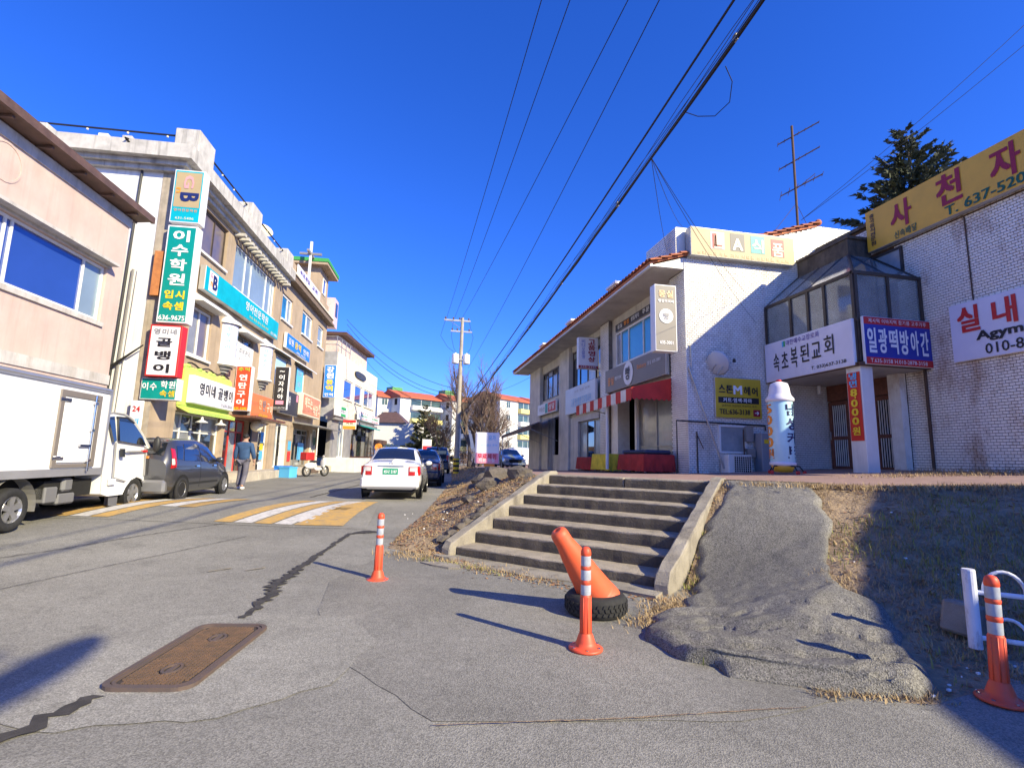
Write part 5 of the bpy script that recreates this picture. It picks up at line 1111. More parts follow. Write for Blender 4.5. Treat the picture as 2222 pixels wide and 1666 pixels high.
fsign('chicken_shop_sign', 'white sign with green and red lettering over the wooden deck', 5.1, 12.3, 4.3, 4.98, .27, .12, F_wht, F_rimw, [('치킨호프', -.26, .02, .3, .3, 'green', .02), ('맥주 안주', -.26, .36, .34, .16, 'red', .01), ('T.637-9292', -.26, -.34, .32, .16, 'red', .01), ('포장배달', .26, .02, .3, .3, 'green', .02), ('치킨 골뱅이', .26, .36, .34, .16, 'red', .01), ('033-637-9292', .26, -.34, .34, .16, 'red', .01)], O=WL, rot=WR, border=.01)
psign('round_hanging_sign', 'small red and orange projecting sign over the white doorway', 1.4, .3, 1.25, 3.3, 4.0, .12, INK['cream'], F_rimw, [('커피', 0, .1, .5, .2, 'brown', .02)], [(0, .34, .98, .28, 'red'), (0, -.32, .98, .34, 'orange')], O=WL, rot=WR, border=.01)
# pavement step, white steps, wooden deck with pickets
t = thing('shop_pavement', 'raised pale stone pavement with a kerb in front of the shops', 'pavement', LO, LROT)
b = MB(); b.box(-.3,.9,3.9,19.6,.1,.68); b.build('paving', M_curb, t)
for i in range(12): MB().bevbox(.9,1.08,3.9+i*1.3,3.9+i*1.3+1.28,.1,.70,.015).build('kerb_stone', M_curb, t)
for i in range(9): MB().bevbox(.55,.8,-1.2+i*.57,-1.2+i*.57+.55,.1,.42,.015).build('kerb_stone', M_curb, t)
b = MB(); b.box(-.3,.55,-1.2,3.9,.1,.40); b.build('paving', M_curb, t)
t = thing('white_steps', 'white painted steps descending from the cream building to the road', 'steps', WL, WR)
for i in range(6): MB().bevbox(-.2,1.9,-.6,3.7+i*.75,.0,1.25-i*.17,.01).build('step', M_white, t) if i == 0 else MB().bevbox(-.19,1.9+i*.02,3.7+(i-1)*.75,3.7+i*.75,.0,1.25-i*.17,.01).build('step', M_white, t)
M_deck = mat('brown_deck_wood', (.19, .075, .045), rough=.75, var=.2, vscale=5)
t = thing('wooden_deck', 'red brown wooden deck with a picket railing in front of the stone shopfront', 'deck', WL, WR)
for i in range(7): MB().box(1.30,1.33,4.8,12.3,.28+i*.145,.28+i*.145+.138).build('skirt_board', M_deck, t)
MB().box(-.2,1.36,4.8,12.3,1.29,1.33).build('deck_floor', M_deck, t)
for i in range(24): MB().bevbox(1.28,1.32,8.2+i*.17,8.2+i*.17+.10,1.33,2.1+.06*math.sin(i*1.7),.01).build('picket', M_deck if i % 3 else M_corn, t)
for z in (1.6,1.95): MB().box(1.25,1.28,4.9,12.3,z,z+.05).build('rail', M_deck if z < 1.7 else M_frame_b, t)
for y in (4.9,6,7.1): MB().box(1.25,1.33,y,y+.08,1.33,2.1).build('post', M_frame_b, t)

# ---------------------------------------------------------------- vehicles
M_tyre = mat('tyre_rubber', (.022, .022, .022), rough=.85, var=.2, vscale=20, world=False)
M_alloy = paint('alloy', (.42, .42, .43), rough=.3, metal=.7, var=.05); M_chrome = paint('chrome', (.6, .6, .62), rough=.12, metal=1., var=0)
M_carglass = mat('car_glass', (.012, .015, .02), rough=.03, var=0, spec=.9, coat=1.)
M_lampred = mat('lamp_red', (.45, .012, .012), rough=.12, var=.1, coat=1.); M_lampclr = mat('lamp_clear', (.6, .58, .56), rough=.1, var=.1, coat=1.); M_lampor = mat('lamp_orange', (.8, .25, .02), rough=.15, var=0, coat=1.)
M_trimblk = paint('black_trim', (.02, .02, .02), rough=.55); M_under = mat('underbody', (.008, .008, .008), rough=.9, var=0)
def wheel(t, x, y, z, r, w_, side, nsp=5):
    """wheel centred (x,y,z), axis along x, outer face towards side*x"""
    b = MB(); b.smooth = True; h = w_/2
    b.lathe([(r*.62,-h),(r*.9,-h),(r*.985,-h*.8),(r,-h*.4),(r,h*.4),(r*.985,h*.8),(r*.9,h),(r*.66,h),(r*.62,h*.75),(r*.62,-h)], 28, (0,0,0), 'x')
    o = b.build('wheel', M_tyre, t); o.location = (x, y, z)
    b = MB(); s = side
    b.lathe([(r*.63,s*h*.78),(r*.60,s*h*.9),(r*.55,s*h*.55),(r*.54,s*h*.1)], 24, (0,0,0), 'x')
    b.lathe([(0,s*h*.72),(r*.14,s*h*.70),(r*.15,s*h*.4)], 12, (0,0,0), 'x')
    for k in range(nsp):
        a = 2*math.pi*k/nsp+.3; c, q = math.cos(a), math.sin(a); wd = r*.115
        p0, p1 = (r*.1*c, r*.1*q), (r*.58*c, r*.58*q); nx, ny = -q*wd, c*wd
        b.add([(s*h*.68,p0[0]-nx,p0[1]-ny),(s*h*.68,p0[0]+nx,p0[1]+ny),(s*h*.8,p1[0]+nx*1.35,p1[1]+ny*1.35),(s*h*.8,p1[0]-nx*1.35,p1[1]-ny*1.35),(s*h*.3,p0[0]-nx,p0[1]-ny),(s*h*.3,p0[0]+nx,p0[1]+ny),(s*h*.4,p1[0]+nx*1.35,p1[1]+ny*1.35),(s*h*.4,p1[0]-nx*1.35,p1[1]-ny*1.35)],
              [(0,1,2,3),(0,4,5,1),(1,5,6,2),(2,6,7,3),(3,7,4,0)])
    b.build('rim', M_alloy, o)
    b = MB(); b.lathe([(0,s*h*.05),(r*.56,s*h*.05)], 20, (0,0,0), 'x'); b.build('brake_disc', M_under, o)
    return o
class Body:
    def __init__(s, st, n=56):
        a = np.array(st, float); s.y = np.linspace(a[0,0], a[-1,0], n); ys = a[:,0]
        def sm(col):
            v = np.interp(s.y, ys, a[:,col]); k = np.array([1,2,1])/4
            for _ in range(2): v[1:-1] = np.convolve(v, k, 'valid')
            return v
        s.p = np.array([sm(i) for i in range(1, 9)]).T
    def half(s, q):
        zs, ws, zm, wm, zb, wb, zt, wt = q
        P = np.array([(0,zs),(ws*.85,zs),(ws,zs+.06),((ws+wm)/2+.01,(zs+.06+zm)/2),(wm,zm),((wm+wb)/2+.006,(zm+zb)/2),(wb,zb),((wb+wt)/2+.012,(zb+zt)/2),(wt,zt-.035),(wt-.06,zt-.008),(wt*.6,zt+.012),(0,zt+.025)])
        return P
    def row(s, y):
        q = [np.interp(y, s.y, s.p[:,i]) for i in range(8)]; return s.half(q)
    def mesh(s):
        b = MB(); b.smooth = True; rows = []
        for i, y in enumerate(s.y):
            h = s.half(s.p[i]); rows.append([(-x, y, z) for x, z in h[::-1]]+[(x, y, z) for x, z in h[1:]])
        for r_ in rows: r_.append(r_[0])
        b.grid(rows); n = len(rows[0])-1; b.add(rows[0][:-1], [tuple(range(n))]); b.add(rows[-1][:-1], [tuple(range(n))[::-1]]); return b
    def X(s, y, z):
        h = s.row(y)[2:10]; return float(np.interp(z, h[:,1], h[:,0]))
    def Z(s, y): return float(np.interp(y, s.y, s.p[:,6]))+.012
    def side(s, c, sd, off=.008, nu=8, nv=5):
        """quad patch on the flank; c corners (y,z) bl, br, tr, tl"""
        b = MB(); b.smooth = True; rows = []
        for v in np.linspace(0, 1, nv):
            rr_ = []
            for u in np.linspace(0, 1, nu):
                y = (c[0][0]*(1-u)+c[1][0]*u)*(1-v)+(c[3][0]*(1-u)+c[2][0]*u)*v; z = (c[0][1]*(1-u)+c[1][1]*u)*(1-v)+(c[3][1]*(1-u)+c[2][1]*u)*v
                rr_.append((sd*(s.X(y, z)+off), y, z))
            rows.append(rr_)
        b.grid(rows); return b
    def top(s, y0, y1, f0, f1, off=.01, nu=9, nv=6, x0=-1, x1=1, zcap=None):
        """patch over the upper surface from y0 to y1; width fractions f0,f1 of the top width"""
        b = MB(); b.smooth = True; rows = []
        for v in np.linspace(0, 1, nv):
            y = y0+(y1-y0)*v; h = s.row(y); wt = h[8][0]; f = f0+(f1-f0)*v; dz = (s.Z(y+.02)-s.Z(y-.02))/.04; nrm = Vector((0, -dz, 1)).normalized()*off; r_ = []
            for u in np.linspace(x0, x1, nu):
                x = u*wt*f; z = float(np.interp(abs(x), h[8:][::-1][:,0], h[8:][::-1][:,1])); r_.append((x+nrm.x, y+nrm.y, z+nrm.z))
            rows.append(r_)
        b.grid(rows); return b
def plate(t, y, z, w_, h, face, txt, ik, d=-1, x=0):
    o = MB().bevbox(x-w_/2, x+w_/2, min(y, y+.02*d), max(y, y+.02*d), z-h/2, z+h/2, .004).build('licence_plate', face, t)
    if txt:
        b = MB(); text_into(b, txt, x, z, w_*.86, h*.62, y+.024*d, .02); b.build('lettering', ink(ik), o)
M_plg = paint('plate_green', (.02, .3, .16), rough=.4); M_plw = paint('plate_white', (.75, .75, .75), rough=.4)

# --- grey hatchback
t = thing('grey_hatchback', 'dark grey small hatchback parked behind the white box truck', 'car', (-6.03, 14.72, .30), LROT)
M_cargr = paint('grey_metallic', (.085, .085, .09), rough=.28, metal=.55, var=.03, coat=.8)
B = Body([(-1.75,.30,.60,.55,.70,.80,.70,.98,.60),(-1.70,.24,.72,.55,.79,.85,.76,1.10,.64),(-1.55,.20,.76,.55,.80,.93,.77,1.36,.60),(-1.25,.18,.77,.55,.80,.93,.77,1.455,.59),(-.3,.18,.77,.55,.80,.90,.775,1.475,.60),(.25,.18,.77,.55,.80,.88,.775,1.42,.59),(.75,.18,.77,.55,.80,.86,.77,1.10,.66),(1.05,.19,.77,.55,.79,.84,.74,.93,.66),(1.5,.22,.72,.55,.76,.74,.68,.80,.60),(1.74,.30,.55,.5,.62,.62,.55,.68,.45)])
B.mesh().build('body', M_cargr, t)
for sd in (-1, 1):
    B.side([(-1.12,.955),(-.30,.935),(-.30,1.36),(-.95,1.36)], sd).build('window', M_carglass, t); B.side([(-.24,.93),(.72,.91),(.30,1.30),(-.24,1.36)], sd).build('window', M_carglass, t)
    B.side([(-1.42,1.0),(-1.18,.98),(-1.02,1.3),(-1.3,1.3)], sd).build('window', M_carglass, t)
    B.side([(-1.69,.78),(-1.50,.80),(-1.43,1.22),(-1.55,1.24)], sd, .014).build('tail_lamp', M_lampred, t)
    B.side([(-1.66,.86),(-1.57,.86),(-1.55,1.0),(-1.63,1.0)], sd, .02).build('reversing_lamp', M_lampclr, t)
    B.side([(-.30,.30),(-.285,.30),(-.285,.92),(-.30,.92)], sd, .004, 2, 6).build('door_gap', M_under, t); B.side([(-1.0,.38),(.72,.38),(.72,.43),(-1.0,.43)], sd, .012).build('side_moulding', M_trimblk, t)
    for y in (-.55, .42): B.side([(y,.80),(y+.18,.80),(y+.18,.84),(y,.84)], sd, .025, 3, 2).build('door_handle', M_chrome, t)
    b = MB(); b.smooth = True; b.sphere((sd*.86,.60,.97), (.10,.06,.075), 10, 7); b.build('door_mirror', M_cargr, t)
    for y in (-1.17, 1.19):
        b = MB(); b.lathe([(0,0),(.335,0)], 22, (sd*(B.X(y,.5)+.006),y,.30), 'x'); b.build('wheel_arch', M_under, t); wheel(t, sd*.735, y, .285, .285, .17, sd, 6)
    B.side([(1.32,.62),(1.62,.58),(1.6,.74),(1.36,.78)], sd, .012).build('headlamp', M_lampclr, t)
B.top(-1.70,-1.44,.96,.90,.014).build('rear_window', M_carglass, t); B.top(.30,.78,.92,.96,.012).build('windscreen', M_carglass, t)
MB().bevbox(-.72,.72,-1.80,-1.62,.22,.52,.05).build('rear_bumper', paint('silver_bumper', (.27,.27,.275), rough=.35, metal=.5, coat=.3), t)
plate(t, -1.765, .80, .34, .17, M_plw, '', 'black')
# --- white sedan
def sedan(name, label, loc, rot, paintm, cat='car', txt='45나 2187', green=True, detail=True, group=None, front=False):
    t = thing(name, label, cat, loc, rot, group)
    B = Body([(-2.11,.32,.62,.55,.74,.84,.70,.93,.60),(-2.04,.25,.72,.55,.82,.90,.78,1.0,.66),(-1.75,.22,.77,.55,.845,.93,.79,1.03,.66),(-1.42,.20,.79,.55,.845,.94,.79,1.06,.66),(-.88,.18,.80,.55,.845,.94,.80,1.40,.57),(-.35,.18,.80,.55,.845,.92,.80,1.45,.58),(.25,.18,.80,.55,.845,.90,.80,1.41,.57),(.92,.18,.80,.55,.845,.88,.79,1.02,.68),(1.3,.2,.79,.55,.84,.86,.77,.94,.68),(1.85,.24,.74,.55,.80,.74,.70,.80,.60),(2.1,.32,.55,.5,.64,.60,.56,.66,.46)])
    B.mesh().build('body', paintm, t)
    for sd in (-1, 1):
        B.side([(-1.05,.965),(-.20,.945),(-.20,1.34),(-.72,1.34)], sd).build('window', M_carglass, t); B.side([(-.14,.94),(.85,.92),(.36,1.29),(-.14,1.34)], sd).build('window', M_carglass, t)
        B.side([(-2.06,.66),(-1.80,.70),(-1.80,.92),(-2.02,.92)], sd, .012).build('tail_lamp', M_lampred, t)
        lb = MB(); lb.smooth = True; lb.grid([[(sd*x, -2.122+.085*max(0,(x-.66)/.14), z+.05*(x-.5)*(z-.7)) for x in np.linspace(.50,.81,8)] for z in np.linspace(.66,.90,4)]); lb.build('tail_lamp', M_lampred, t)
        lb = MB(); lb.smooth = True; lb.grid([[(sd*x, -2.127+.085*max(0,(x-.66)/.14), z) for x in np.linspace(.53,.74,6)] for z in np.linspace(.77,.88,3)]); lb.build('reversing_lamp', M_lampclr, t)
        B.side([(1.62,.60),(2.0,.56),(1.95,.68),(1.62,.76)], sd, .012).build('headlamp', M_lampclr, t)
        for y in (-.55, .42): B.side([(y,.80),(y+.2,.80),(y+.2,.84),(y,.84)], sd, .025, 3, 2).build('door_handle', paintm, t)
        B.side([(-.18,.30),(-.165,.30),(-.165,.92),(-.18,.92)], sd, .004, 2, 6).build('door_gap', M_under, t)
        b = MB(); b.smooth = True; b.sphere((sd*.90,.70,.98), (.11,.06,.075), 10, 7); b.build('door_mirror', paintm, t)
        for y in (-1.28, 1.22):
            b = MB(); b.lathe([(0,0),(.355,0)], 22, (sd*(B.X(y,.5)+.006),y,.32), 'x'); b.build('wheel_arch', M_under, t); wheel(t, sd*.765, y, .30, .30, .18, sd, 5)
    B.top(-1.40,-.84,.95,.90,.012).build('rear_window', M_carglass, t); B.top(.30,.92,.92,.95,.012).build('windscreen', M_carglass, t)
    MB().bevbox(-.80,.80,-2.17,-1.98,.30,.60,.055).build('rear_bumper', paintm, t); MB().box(-.72,.72,-2.0,-1.9,.19,.31).build('rear_valance', M_under, t)
    if green is not None:
        MB().bevbox(-.36,.36,-2.125,-2.09,.885,.925,.01).build('boot_garnish', M_chrome, t); plate(t, -2.10, .765, .42, .17, M_plg if green else M_plw, txt, 'white' if green else 'black')
    b = MB(); b.lathe([(.035,0),(.05,0),(.05,.01),(.035,.01),(.035,0)], 14, (0,-2.10,.975), 'y'); b.build('badge', M_chrome, t)
    MB().tube([(-.45,-2.12,.2),(-.45,-1.8,.22)], .028, 8).build('exhaust_pipe', M_irond, t)
    if front:
        MB().bevbox(-.78,.78,1.98,2.16,.28,.56,.05).build('front_bumper', paintm, t); MB().bevbox(-.46,.46,2.10,2.17,.44,.70,.03).build('grille', M_under, t)
        for sd in (-1, 1): MB().bevbox(sd*.62-.15,sd*.62+.15,2.0,2.12,.60,.72,.03).build('headlamp', M_lampclr, t); MB().bevbox(sd*.6-.12,sd*.6+.12,2.12,2.17,.34,.42,.02).build('fog_lamp', M_lampclr, t)
        plate(t, 2.17, .40, .44, .12, M_plw, '', 'black', 1)
    return t
M_carwh = paint('white_car_paint', (.72, .72, .72), rough=.25, var=.02, coat=1.); M_cardk = paint('dark_blue_car_paint', (.015, .02, .05), rough=.22, var=.02, coat=1.); M_carbl = paint('blue_grey_car_paint', (.20, .26, .36), rough=.25, var=.02, metal=.3, coat=1.)
sedan('white_sedan', 'white sedan with a green licence plate parked beside the dry grass bank', (-.36, 16.75, .29), -R(5), M_carwh)
sedan('dark_sedan', 'dark blue sedan mostly hidden in front of the white sedan', (.55, 22.4, .32), -R(6), M_cardk, txt='', green=False)
sedan('silver_sedan', 'pale sedan seen over the roof of the white sedan', (-.6, 40.0, .25), -R(6), paint('silver_car_paint', (.55,.56,.58), rough=.25, metal=.4, coat=1.), txt='', green=False)
sedan('blue_grey_sedan', 'blue grey sedan facing the street on the terrace beyond the signboard', (7.25, 37.8, .72), R(180)+R(2), M_carbl, txt='', green=False, front=True)
def van(name, label, loc, rot, paintm, L_, W_, H_):
    t = thing(name, label, 'van', loc, rot); h = L_/2; w2 = W_/2
    B = Body([(-h,.35,w2*.8,.6,w2*.88,1.0,w2*.86,H_*.86,w2*.70),(-h+.12,.28,w2*.95,.6,w2,1.05,w2*.97,H_*.96,w2*.78),(-h+.5,.25,w2*.97,.6,w2,1.08,w2*.98,H_,w2*.80),(.9,.25,w2*.97,.6,w2,1.08,w2*.98,H_,w2*.80),(1.5,.25,w2*.97,.6,w2,1.05,w2*.96,H_*.86,w2*.78),(h-.55,.26,w2*.95,.6,w2*.98,1.0,w2*.92,1.10,w2*.8),(h-.1,.32,w2*.85,.55,w2*.9,.8,w2*.82,.92,w2*.7),(h,.4,w2*.7,.5,w2*.75,.7,w2*.7,.78,w2*.6)])
    B.mesh().build('body', paintm, t)
    for sd in (-1, 1):
        for y0, y1 in ((-h+.3,-h+1.3),(-h+1.36,.35),(.41,1.35)): B.side([(y0,1.12),(y1,1.12),(y1-.06,H_*.9),(y0+.04,H_*.9)], sd).build('window', M_carglass, t)
        MB().bevbox(sd*w2*.86-.07,sd*w2*.86+.07,-h-.02,-h+.16,.85,1.35,.02).build('tail_lamp', M_lampred, t)
        b = MB(); b.smooth = True; b.sphere((sd*(w2+.12),1.55,1.15), (.12,.07,.14), 10, 7); b.build('door_mirror', M_trimblk, t)
        for y in (-h+1.0, h-1.0):
            b = MB(); b.lathe([(0,0),(.38,0)], 20, (sd*(w2+.004),y,.36), 'x'); b.build('wheel_arch', M_under, t); wheel(t, sd*(w2-.09), y, .33, .33, .2, sd, 5)
    MB().bevbox(-w2*.76,w2*.76,-h-.015,-h+.05,1.12,H_*.88,.02).build('rear_window', M_carglass, t)
    MB().bevbox(-w2*.93,w2*.93,-h-.12,-h+.2,.33,.62,.04).build('rear_bumper', paintm, t); plate(t, -h-.01, .86, .46, .13, M_plw, '', 'black')
    return t
van('dark_van', 'dark grey passenger van parked by the bank beneath the power pole', (2.05, 40.3, .25), -R(5), paint('dark_grey_van_paint', (.055, .06, .07), rough=.25, metal=.3, coat=1.), 5.0, 1.9, 1.92)
van('white_minivan', 'small white van parked on the terrace behind the blue grey sedan', (9.6, 45.5, .62), R(180), M_carwh, 4.4, 1.75, 1.85)

# --- white box truck
t = thing('white_box_truck', 'white box truck with a side hatch standing at the left roadside', 'truck', (-6.78, 9.32, .20), -R(1.5))
M_trw = paint('truck_white', (.74, .74, .72), rough=.35, var=.03, coat=.5); M_panel = paint('box_panel_white', (.78, .79, .80), rough=.4, var=.02); M_alu = paint('aluminium', (.50, .50, .51), rough=.35, metal=.6, var=.06)
def xs(*a): return a
bx = .82
b = MB(); b.box(-bx,bx,-2.6,2.02,.93,2.36); b.build('cargo_box', M_panel, t)
b = MB()
for a in ((-bx-.02,bx+.02,-2.62,2.04,2.362,2.46),(-bx-.02,bx+.02,-2.62,2.04,.80,.928)): b.box(*a)
for y in (-2.62, 1.98): b.box(bx-.03,bx+.02,y,y+.07,.93,2.36); b.box(-bx-.02,-bx+.03,y,y+.07,.93,2.36)
b.build('edge_trim', M_alu, t)
b = MB(); b.tube([(bx-.02,-2.6,2.42),(bx-.02,2.0,2.42)], .05, 8); b.build('top_rail', M_alu, t)
HY0, HY1, HZ0, HZ1 = .62, 1.72, .955, 2.29
b = MB()
for a in ((HY0,HY0+.09,HZ0,HZ1),(HY1-.09,HY1,HZ0,HZ1),(HY0+.09,HY1-.09,HZ0,HZ0+.06),(HY0+.09,HY1-.09,HZ1-.10,HZ1)): b.box(bx+.001,bx+.035,*a)
b.build('hatch_frame', paint('bronze_frame', (.30,.26,.22), rough=.45, metal=.4), t)
b = MB(); b.bevbox(bx+.004,bx+.03,HY0+.11,HY1-.11,HZ0+.08,HZ1-.12,.008); o = b.build('side_hatch', M_panel, t)
b = MB(); b.tube([(bx+.06,1.50,HZ0-.08),(bx+.06,1.50,HZ1-.02)], .018, 8)
for z in (1.05, 1.6, 2.1): b.box(bx+.03,bx+.08,1.46,1.54,z,z+.05)
b.box(bx+.04,bx+.075,1.2,1.5,1.32,1.36); b.build('lock_rod', M_chrome, o)
for z in (1.08, 2.08): MB().bevbox(bx+.03,bx+.05,.60,.86,z,z+.07,.01).build('hinge', M_chrome, o)
b = MB(); b.box(-.35,.35,-2.5,3.4,.55,.80); b.box(-.7,.7,.75,2.0,.42,.72); b.build('chassis', M_under, t)
b = MB(); b.bevbox(.5,.74,.75,1.05,.35,.62,.02); b.bevbox(.45,.72,1.1,1.55,.3,.5,.03); b.bevbox(.5,.76,1.15,1.4,.52,.76,.04); b.build('battery_box', paint('chassis_grey', (.16,.16,.165), rough=.6), t)
b = MB(); b.lathe([(.48,-.10),(.48,.10)], 18, (.70,0,.34), 'x', a0=R(-10), a1=R(190)); b.build('mudguard', M_frame_g, t)
b = MB(); b.add([(.78,2.45,.36),(.78,2.76,.33),(.78,2.76,.12),(.78,2.48,.16)], [(0,1,2,3)]); b.box(.55,.78,2.76,2.78,.10,.5); b.build('mud_flap', paint('flap_grey', (.14,.14,.15), rough=.6), t)
# cab: a lofted profile in y-z with rounded top and raked front
def cab_profile(f):     # f 0 outer skin .. 1 roof; returns polygon y,z
    return [(2.08,.42),(2.08,1.98),(2.35,2.04),(2.75,2.03),(3.08,1.93),(3.42,1.66),(3.82,1.30),(4.10,1.16),(4.40,1.02),(4.50,.85),(4.50,.45),(4.40,.34),(3.75,.34),(3.66,.50),(3.50,.64),(3.28,.70),(3.06,.64),(2.90,.50),(2.82,.36),(2.30,.36)]
P = cab_profile(0); b = MB(); rows = []
for x, sx, sz in ((-.80,.985,.96),(-.83,1,.985),(-.84,1,1),(.84,1,1),(.83,1,.985),(.80,.985,.96)):
    rows.append([(x-(math.copysign(.09, x)*max(0, (z-1.05))/.95), 3.3+(y-3.3)*sx, 1.0+(z-1.0)*sz) for y, z in P])
n = len(P); vs = [p for r_ in rows for p in r_]
fs = [(i*n+k, i*n+(k+1) % n, (i+1)*n+(k+1) % n, (i+1)*n+k) for i in range(5) for k in range(n)]
o = MB(); o.add(vs, fs)
CX = lambda z: .842-.09*max(0, z-1.05)/.95
for sd in (0, 5): o.add(rows[sd], [tuple(range(n)) if sd else tuple(range(n))[::-1]])
o.build('cab', M_trw, t)
def cpatch(c, name, m, off=.006, par=None):
    b = MB(); b.add([(CX(z)+off, y, z) for y, z in c]+[(CX(z)-.03, y, z) for y, z in c], [tuple(range(len(c)))]+[(i, (i+1) % len(c), (i+1) % len(c)+len(c), i+len(c)) for i in range(len(c))]); return b.build(name, m, par or t)
cpatch([(2.14,1.92),(2.34,1.95),(2.44,1.46),(2.36,1.42)], 'quarter_window', M_carglass)
cpatch([(2.50,1.92),(2.78,1.93),(3.06,1.83),(3.40,1.58),(3.56,1.38),(2.55,1.46)], 'door_window', M_carglass)
cpatch([(2.46,1.955),(2.80,1.965),(3.08,1.865),(3.03,1.84),(2.79,1.925),(2.49,1.915)], 'door_trim', M_trimblk, .012)
b = MB(); b.add([(-.70,3.12,1.905),(.70,3.12,1.905),(.78,3.83,1.315),(-.78,3.83,1.315)], [(0,1,2,3)]); b.v = [(x, y+.012, z+.016) for x, y, z in b.v]; b.build('windscreen', M_carglass, t)
for y0, z0, y1, z1 in ((2.44,1.42,2.44,.72),(2.44,.72,2.9,.62),(3.58,1.36,3.60,.72)):
    dy, dz = y1-y0, z1-z0; l_ = math.hypot(dy, dz); ny, nz = -dz/l_*.006, dy/l_*.006
    cpatch([(y0-ny,z0-nz),(y1-ny,z1-nz),(y1+ny,z1+nz),(y0+ny,z0+nz)], 'door_gap', M_frame_g, .002)
cpatch([(2.62,1.13),(2.72,1.13),(2.72,1.30),(2.62,1.30)], 'door_handle', M_trimblk, .02); cpatch([(2.85,1.22),(3.55,1.24),(3.55,1.265),(2.85,1.255)], 'stripe', M_frame_g, .004); cpatch([(3.42,1.235),(3.62,1.24),(3.62,1.285),(3.42,1.28)], 'stripe', INK['red'], .006)
cpatch([(3.62,1.10),(3.70,1.10),(3.70,1.15),(3.62,1.15)], 'side_marker', M_lampor, .012); cpatch([(2.32,.58),(2.52,.58),(2.52,.70),(2.32,.70)], 'fuel_flap', M_panel, .004)
b = MB(); b.smooth = True; b.sphere((.98,3.66,1.42), (.08,.06,.18), 10, 8); b.build('door_mirror', M_trimblk, t)
b = MB(); b.tube([(.80,3.6,1.3),(.95,3.65,1.3)], .018); b.build('mirror_arm', M_trimblk, t)
b = MB(); b.bevbox(.5,.82,4.42,4.53,.55,.85,.03); b.build('headlamp', M_lampclr, t); MB().bevbox(-.84,.84,4.44,4.56,.3,.5,.03).build('front_bumper', M_trw, t)
b = MB(); b.lathe([(.355,-.22),(.355,.02)], 20, (.80,3.28,.345), 'x'); b.build('wheel_arch', M_under, t); b = MB(); b.lathe([(0,0),(.36,0)], 20, (.55,3.28,.345), 'x'); b.build('arch_liner', M_under, t)
for sd in (-1, 1):
    wheel(t, sd*.72, 3.28, .345, .345, .19, sd, 5); wheel(t, sd*.72, 0, .33, .33, .19, sd, 5)

# --- delivery scooter and blue crates
t = thing('delivery_scooter', 'white delivery scooter with a red cargo box parked by the shop step', 'scooter', (-4.75, 27.6, .33), -R(35))
for y in (-.6, .62):
    b = MB(); b.smooth = True; b.lathe([(.2,-.045),(.27,-.05),(.29,0),(.27,.05),(.2,.045),(.2,-.045)], 22, (0,0,0), 'x'); o = b.build('wheel', M_tyre, t); o.location = (0, y, .29); b = MB(); b.lathe([(.17,-.02),(.21,-.02),(.21,.02),(.17,.02),(.17,-.02)], 18, (0,0,0), 'x')
    for k in range(5): a = k*1.257; b.tube([(0,0,0),(0,.19*math.cos(a),.19*math.sin(a))], .018, 5)
    b.build('rim', M_alloy, o)
b = MB(); b.smooth = True; b.sphere((0,-.35,.55), (.16,.42,.18), 12, 8); b.sphere((0,.1,.38), (.14,.35,.1), 10, 6); b.build('body', M_carwh, t)
b = MB(); b.tube([(0,.62,.3),(0,.5,.75),(0,.42,1.0)], .035); b.build('fork', M_steel, t); b = MB(); b.smooth = True; b.sphere((0,.48,.68), (.17,.06,.28), 10, 8); b.build('leg_shield', M_carwh, t)
b = MB(); b.tube([(-.34,.30,1.04),(0,.42,1.0),(.34,.30,1.04)], .018); b.build('handlebar', M_black, t); b = MB(); b.smooth = True; b.sphere((0,-.15,.76), (.14,.32,.06), 10, 6); b.build('seat', M_black, t)
MB().bevbox(-.24,.24,-.88,-.34,.82,1.22,.04).build('cargo_box', INK['red'], t); b = MB(); b.bevbox(-.22,.22,-.55,-.15,1.0,1.3,.05); 
b = MB(); b.smooth = True; b.sphere((0,.5,1.0), (.09,.07,.09), 8, 6); b.build('headlamp', M_lampclr, t); b = MB(); b.bevbox(-.1,.1,-.35,.15,.18,.42,.04); b.build('engine', M_irond, t)
for i, (x, y, z, s, lab, m) in enumerate(((-5.95, 26.0, .33, 1.0, 'darker blue plastic crate behind the red cargo box scooter', (.02,.2,.7)), (-5.62, 25.6, .33, .95, 'light blue plastic crate nearest the parked scooter', (.1,.45,.8)))):
    t = thing('plastic_crate', lab, 'crate', (x, y, z), -R(12+14*i), 'blue crates by the scooter'); mm = paint('crate_blue_%s' % ('dark' if i == 0 else 'light'), m, rough=.45)
    b = MB(); w_, h = .29*s, .55*s; b.box(-w_,w_,-w_,w_,.0,.03)
    for a in ((-w_,w_,-w_,-w_+.02),(-w_,w_,w_-.02,w_),(-w_,-w_+.02,-w_+.02,w_-.02),(w_-.02,w_,-w_+.02,w_-.02)): b.box(*a, .03, h)
    b.build('bin', mm, t); b = MB()
    for a in ((-w_-.02,w_+.02,-w_-.02,-w_),(-w_-.02,w_+.02,w_,w_+.02),(-w_-.02,-w_,-w_,w_),(w_,w_+.02,-w_,w_)): b.box(*a, h-.06, h)
    b.build('lip', mm, t)

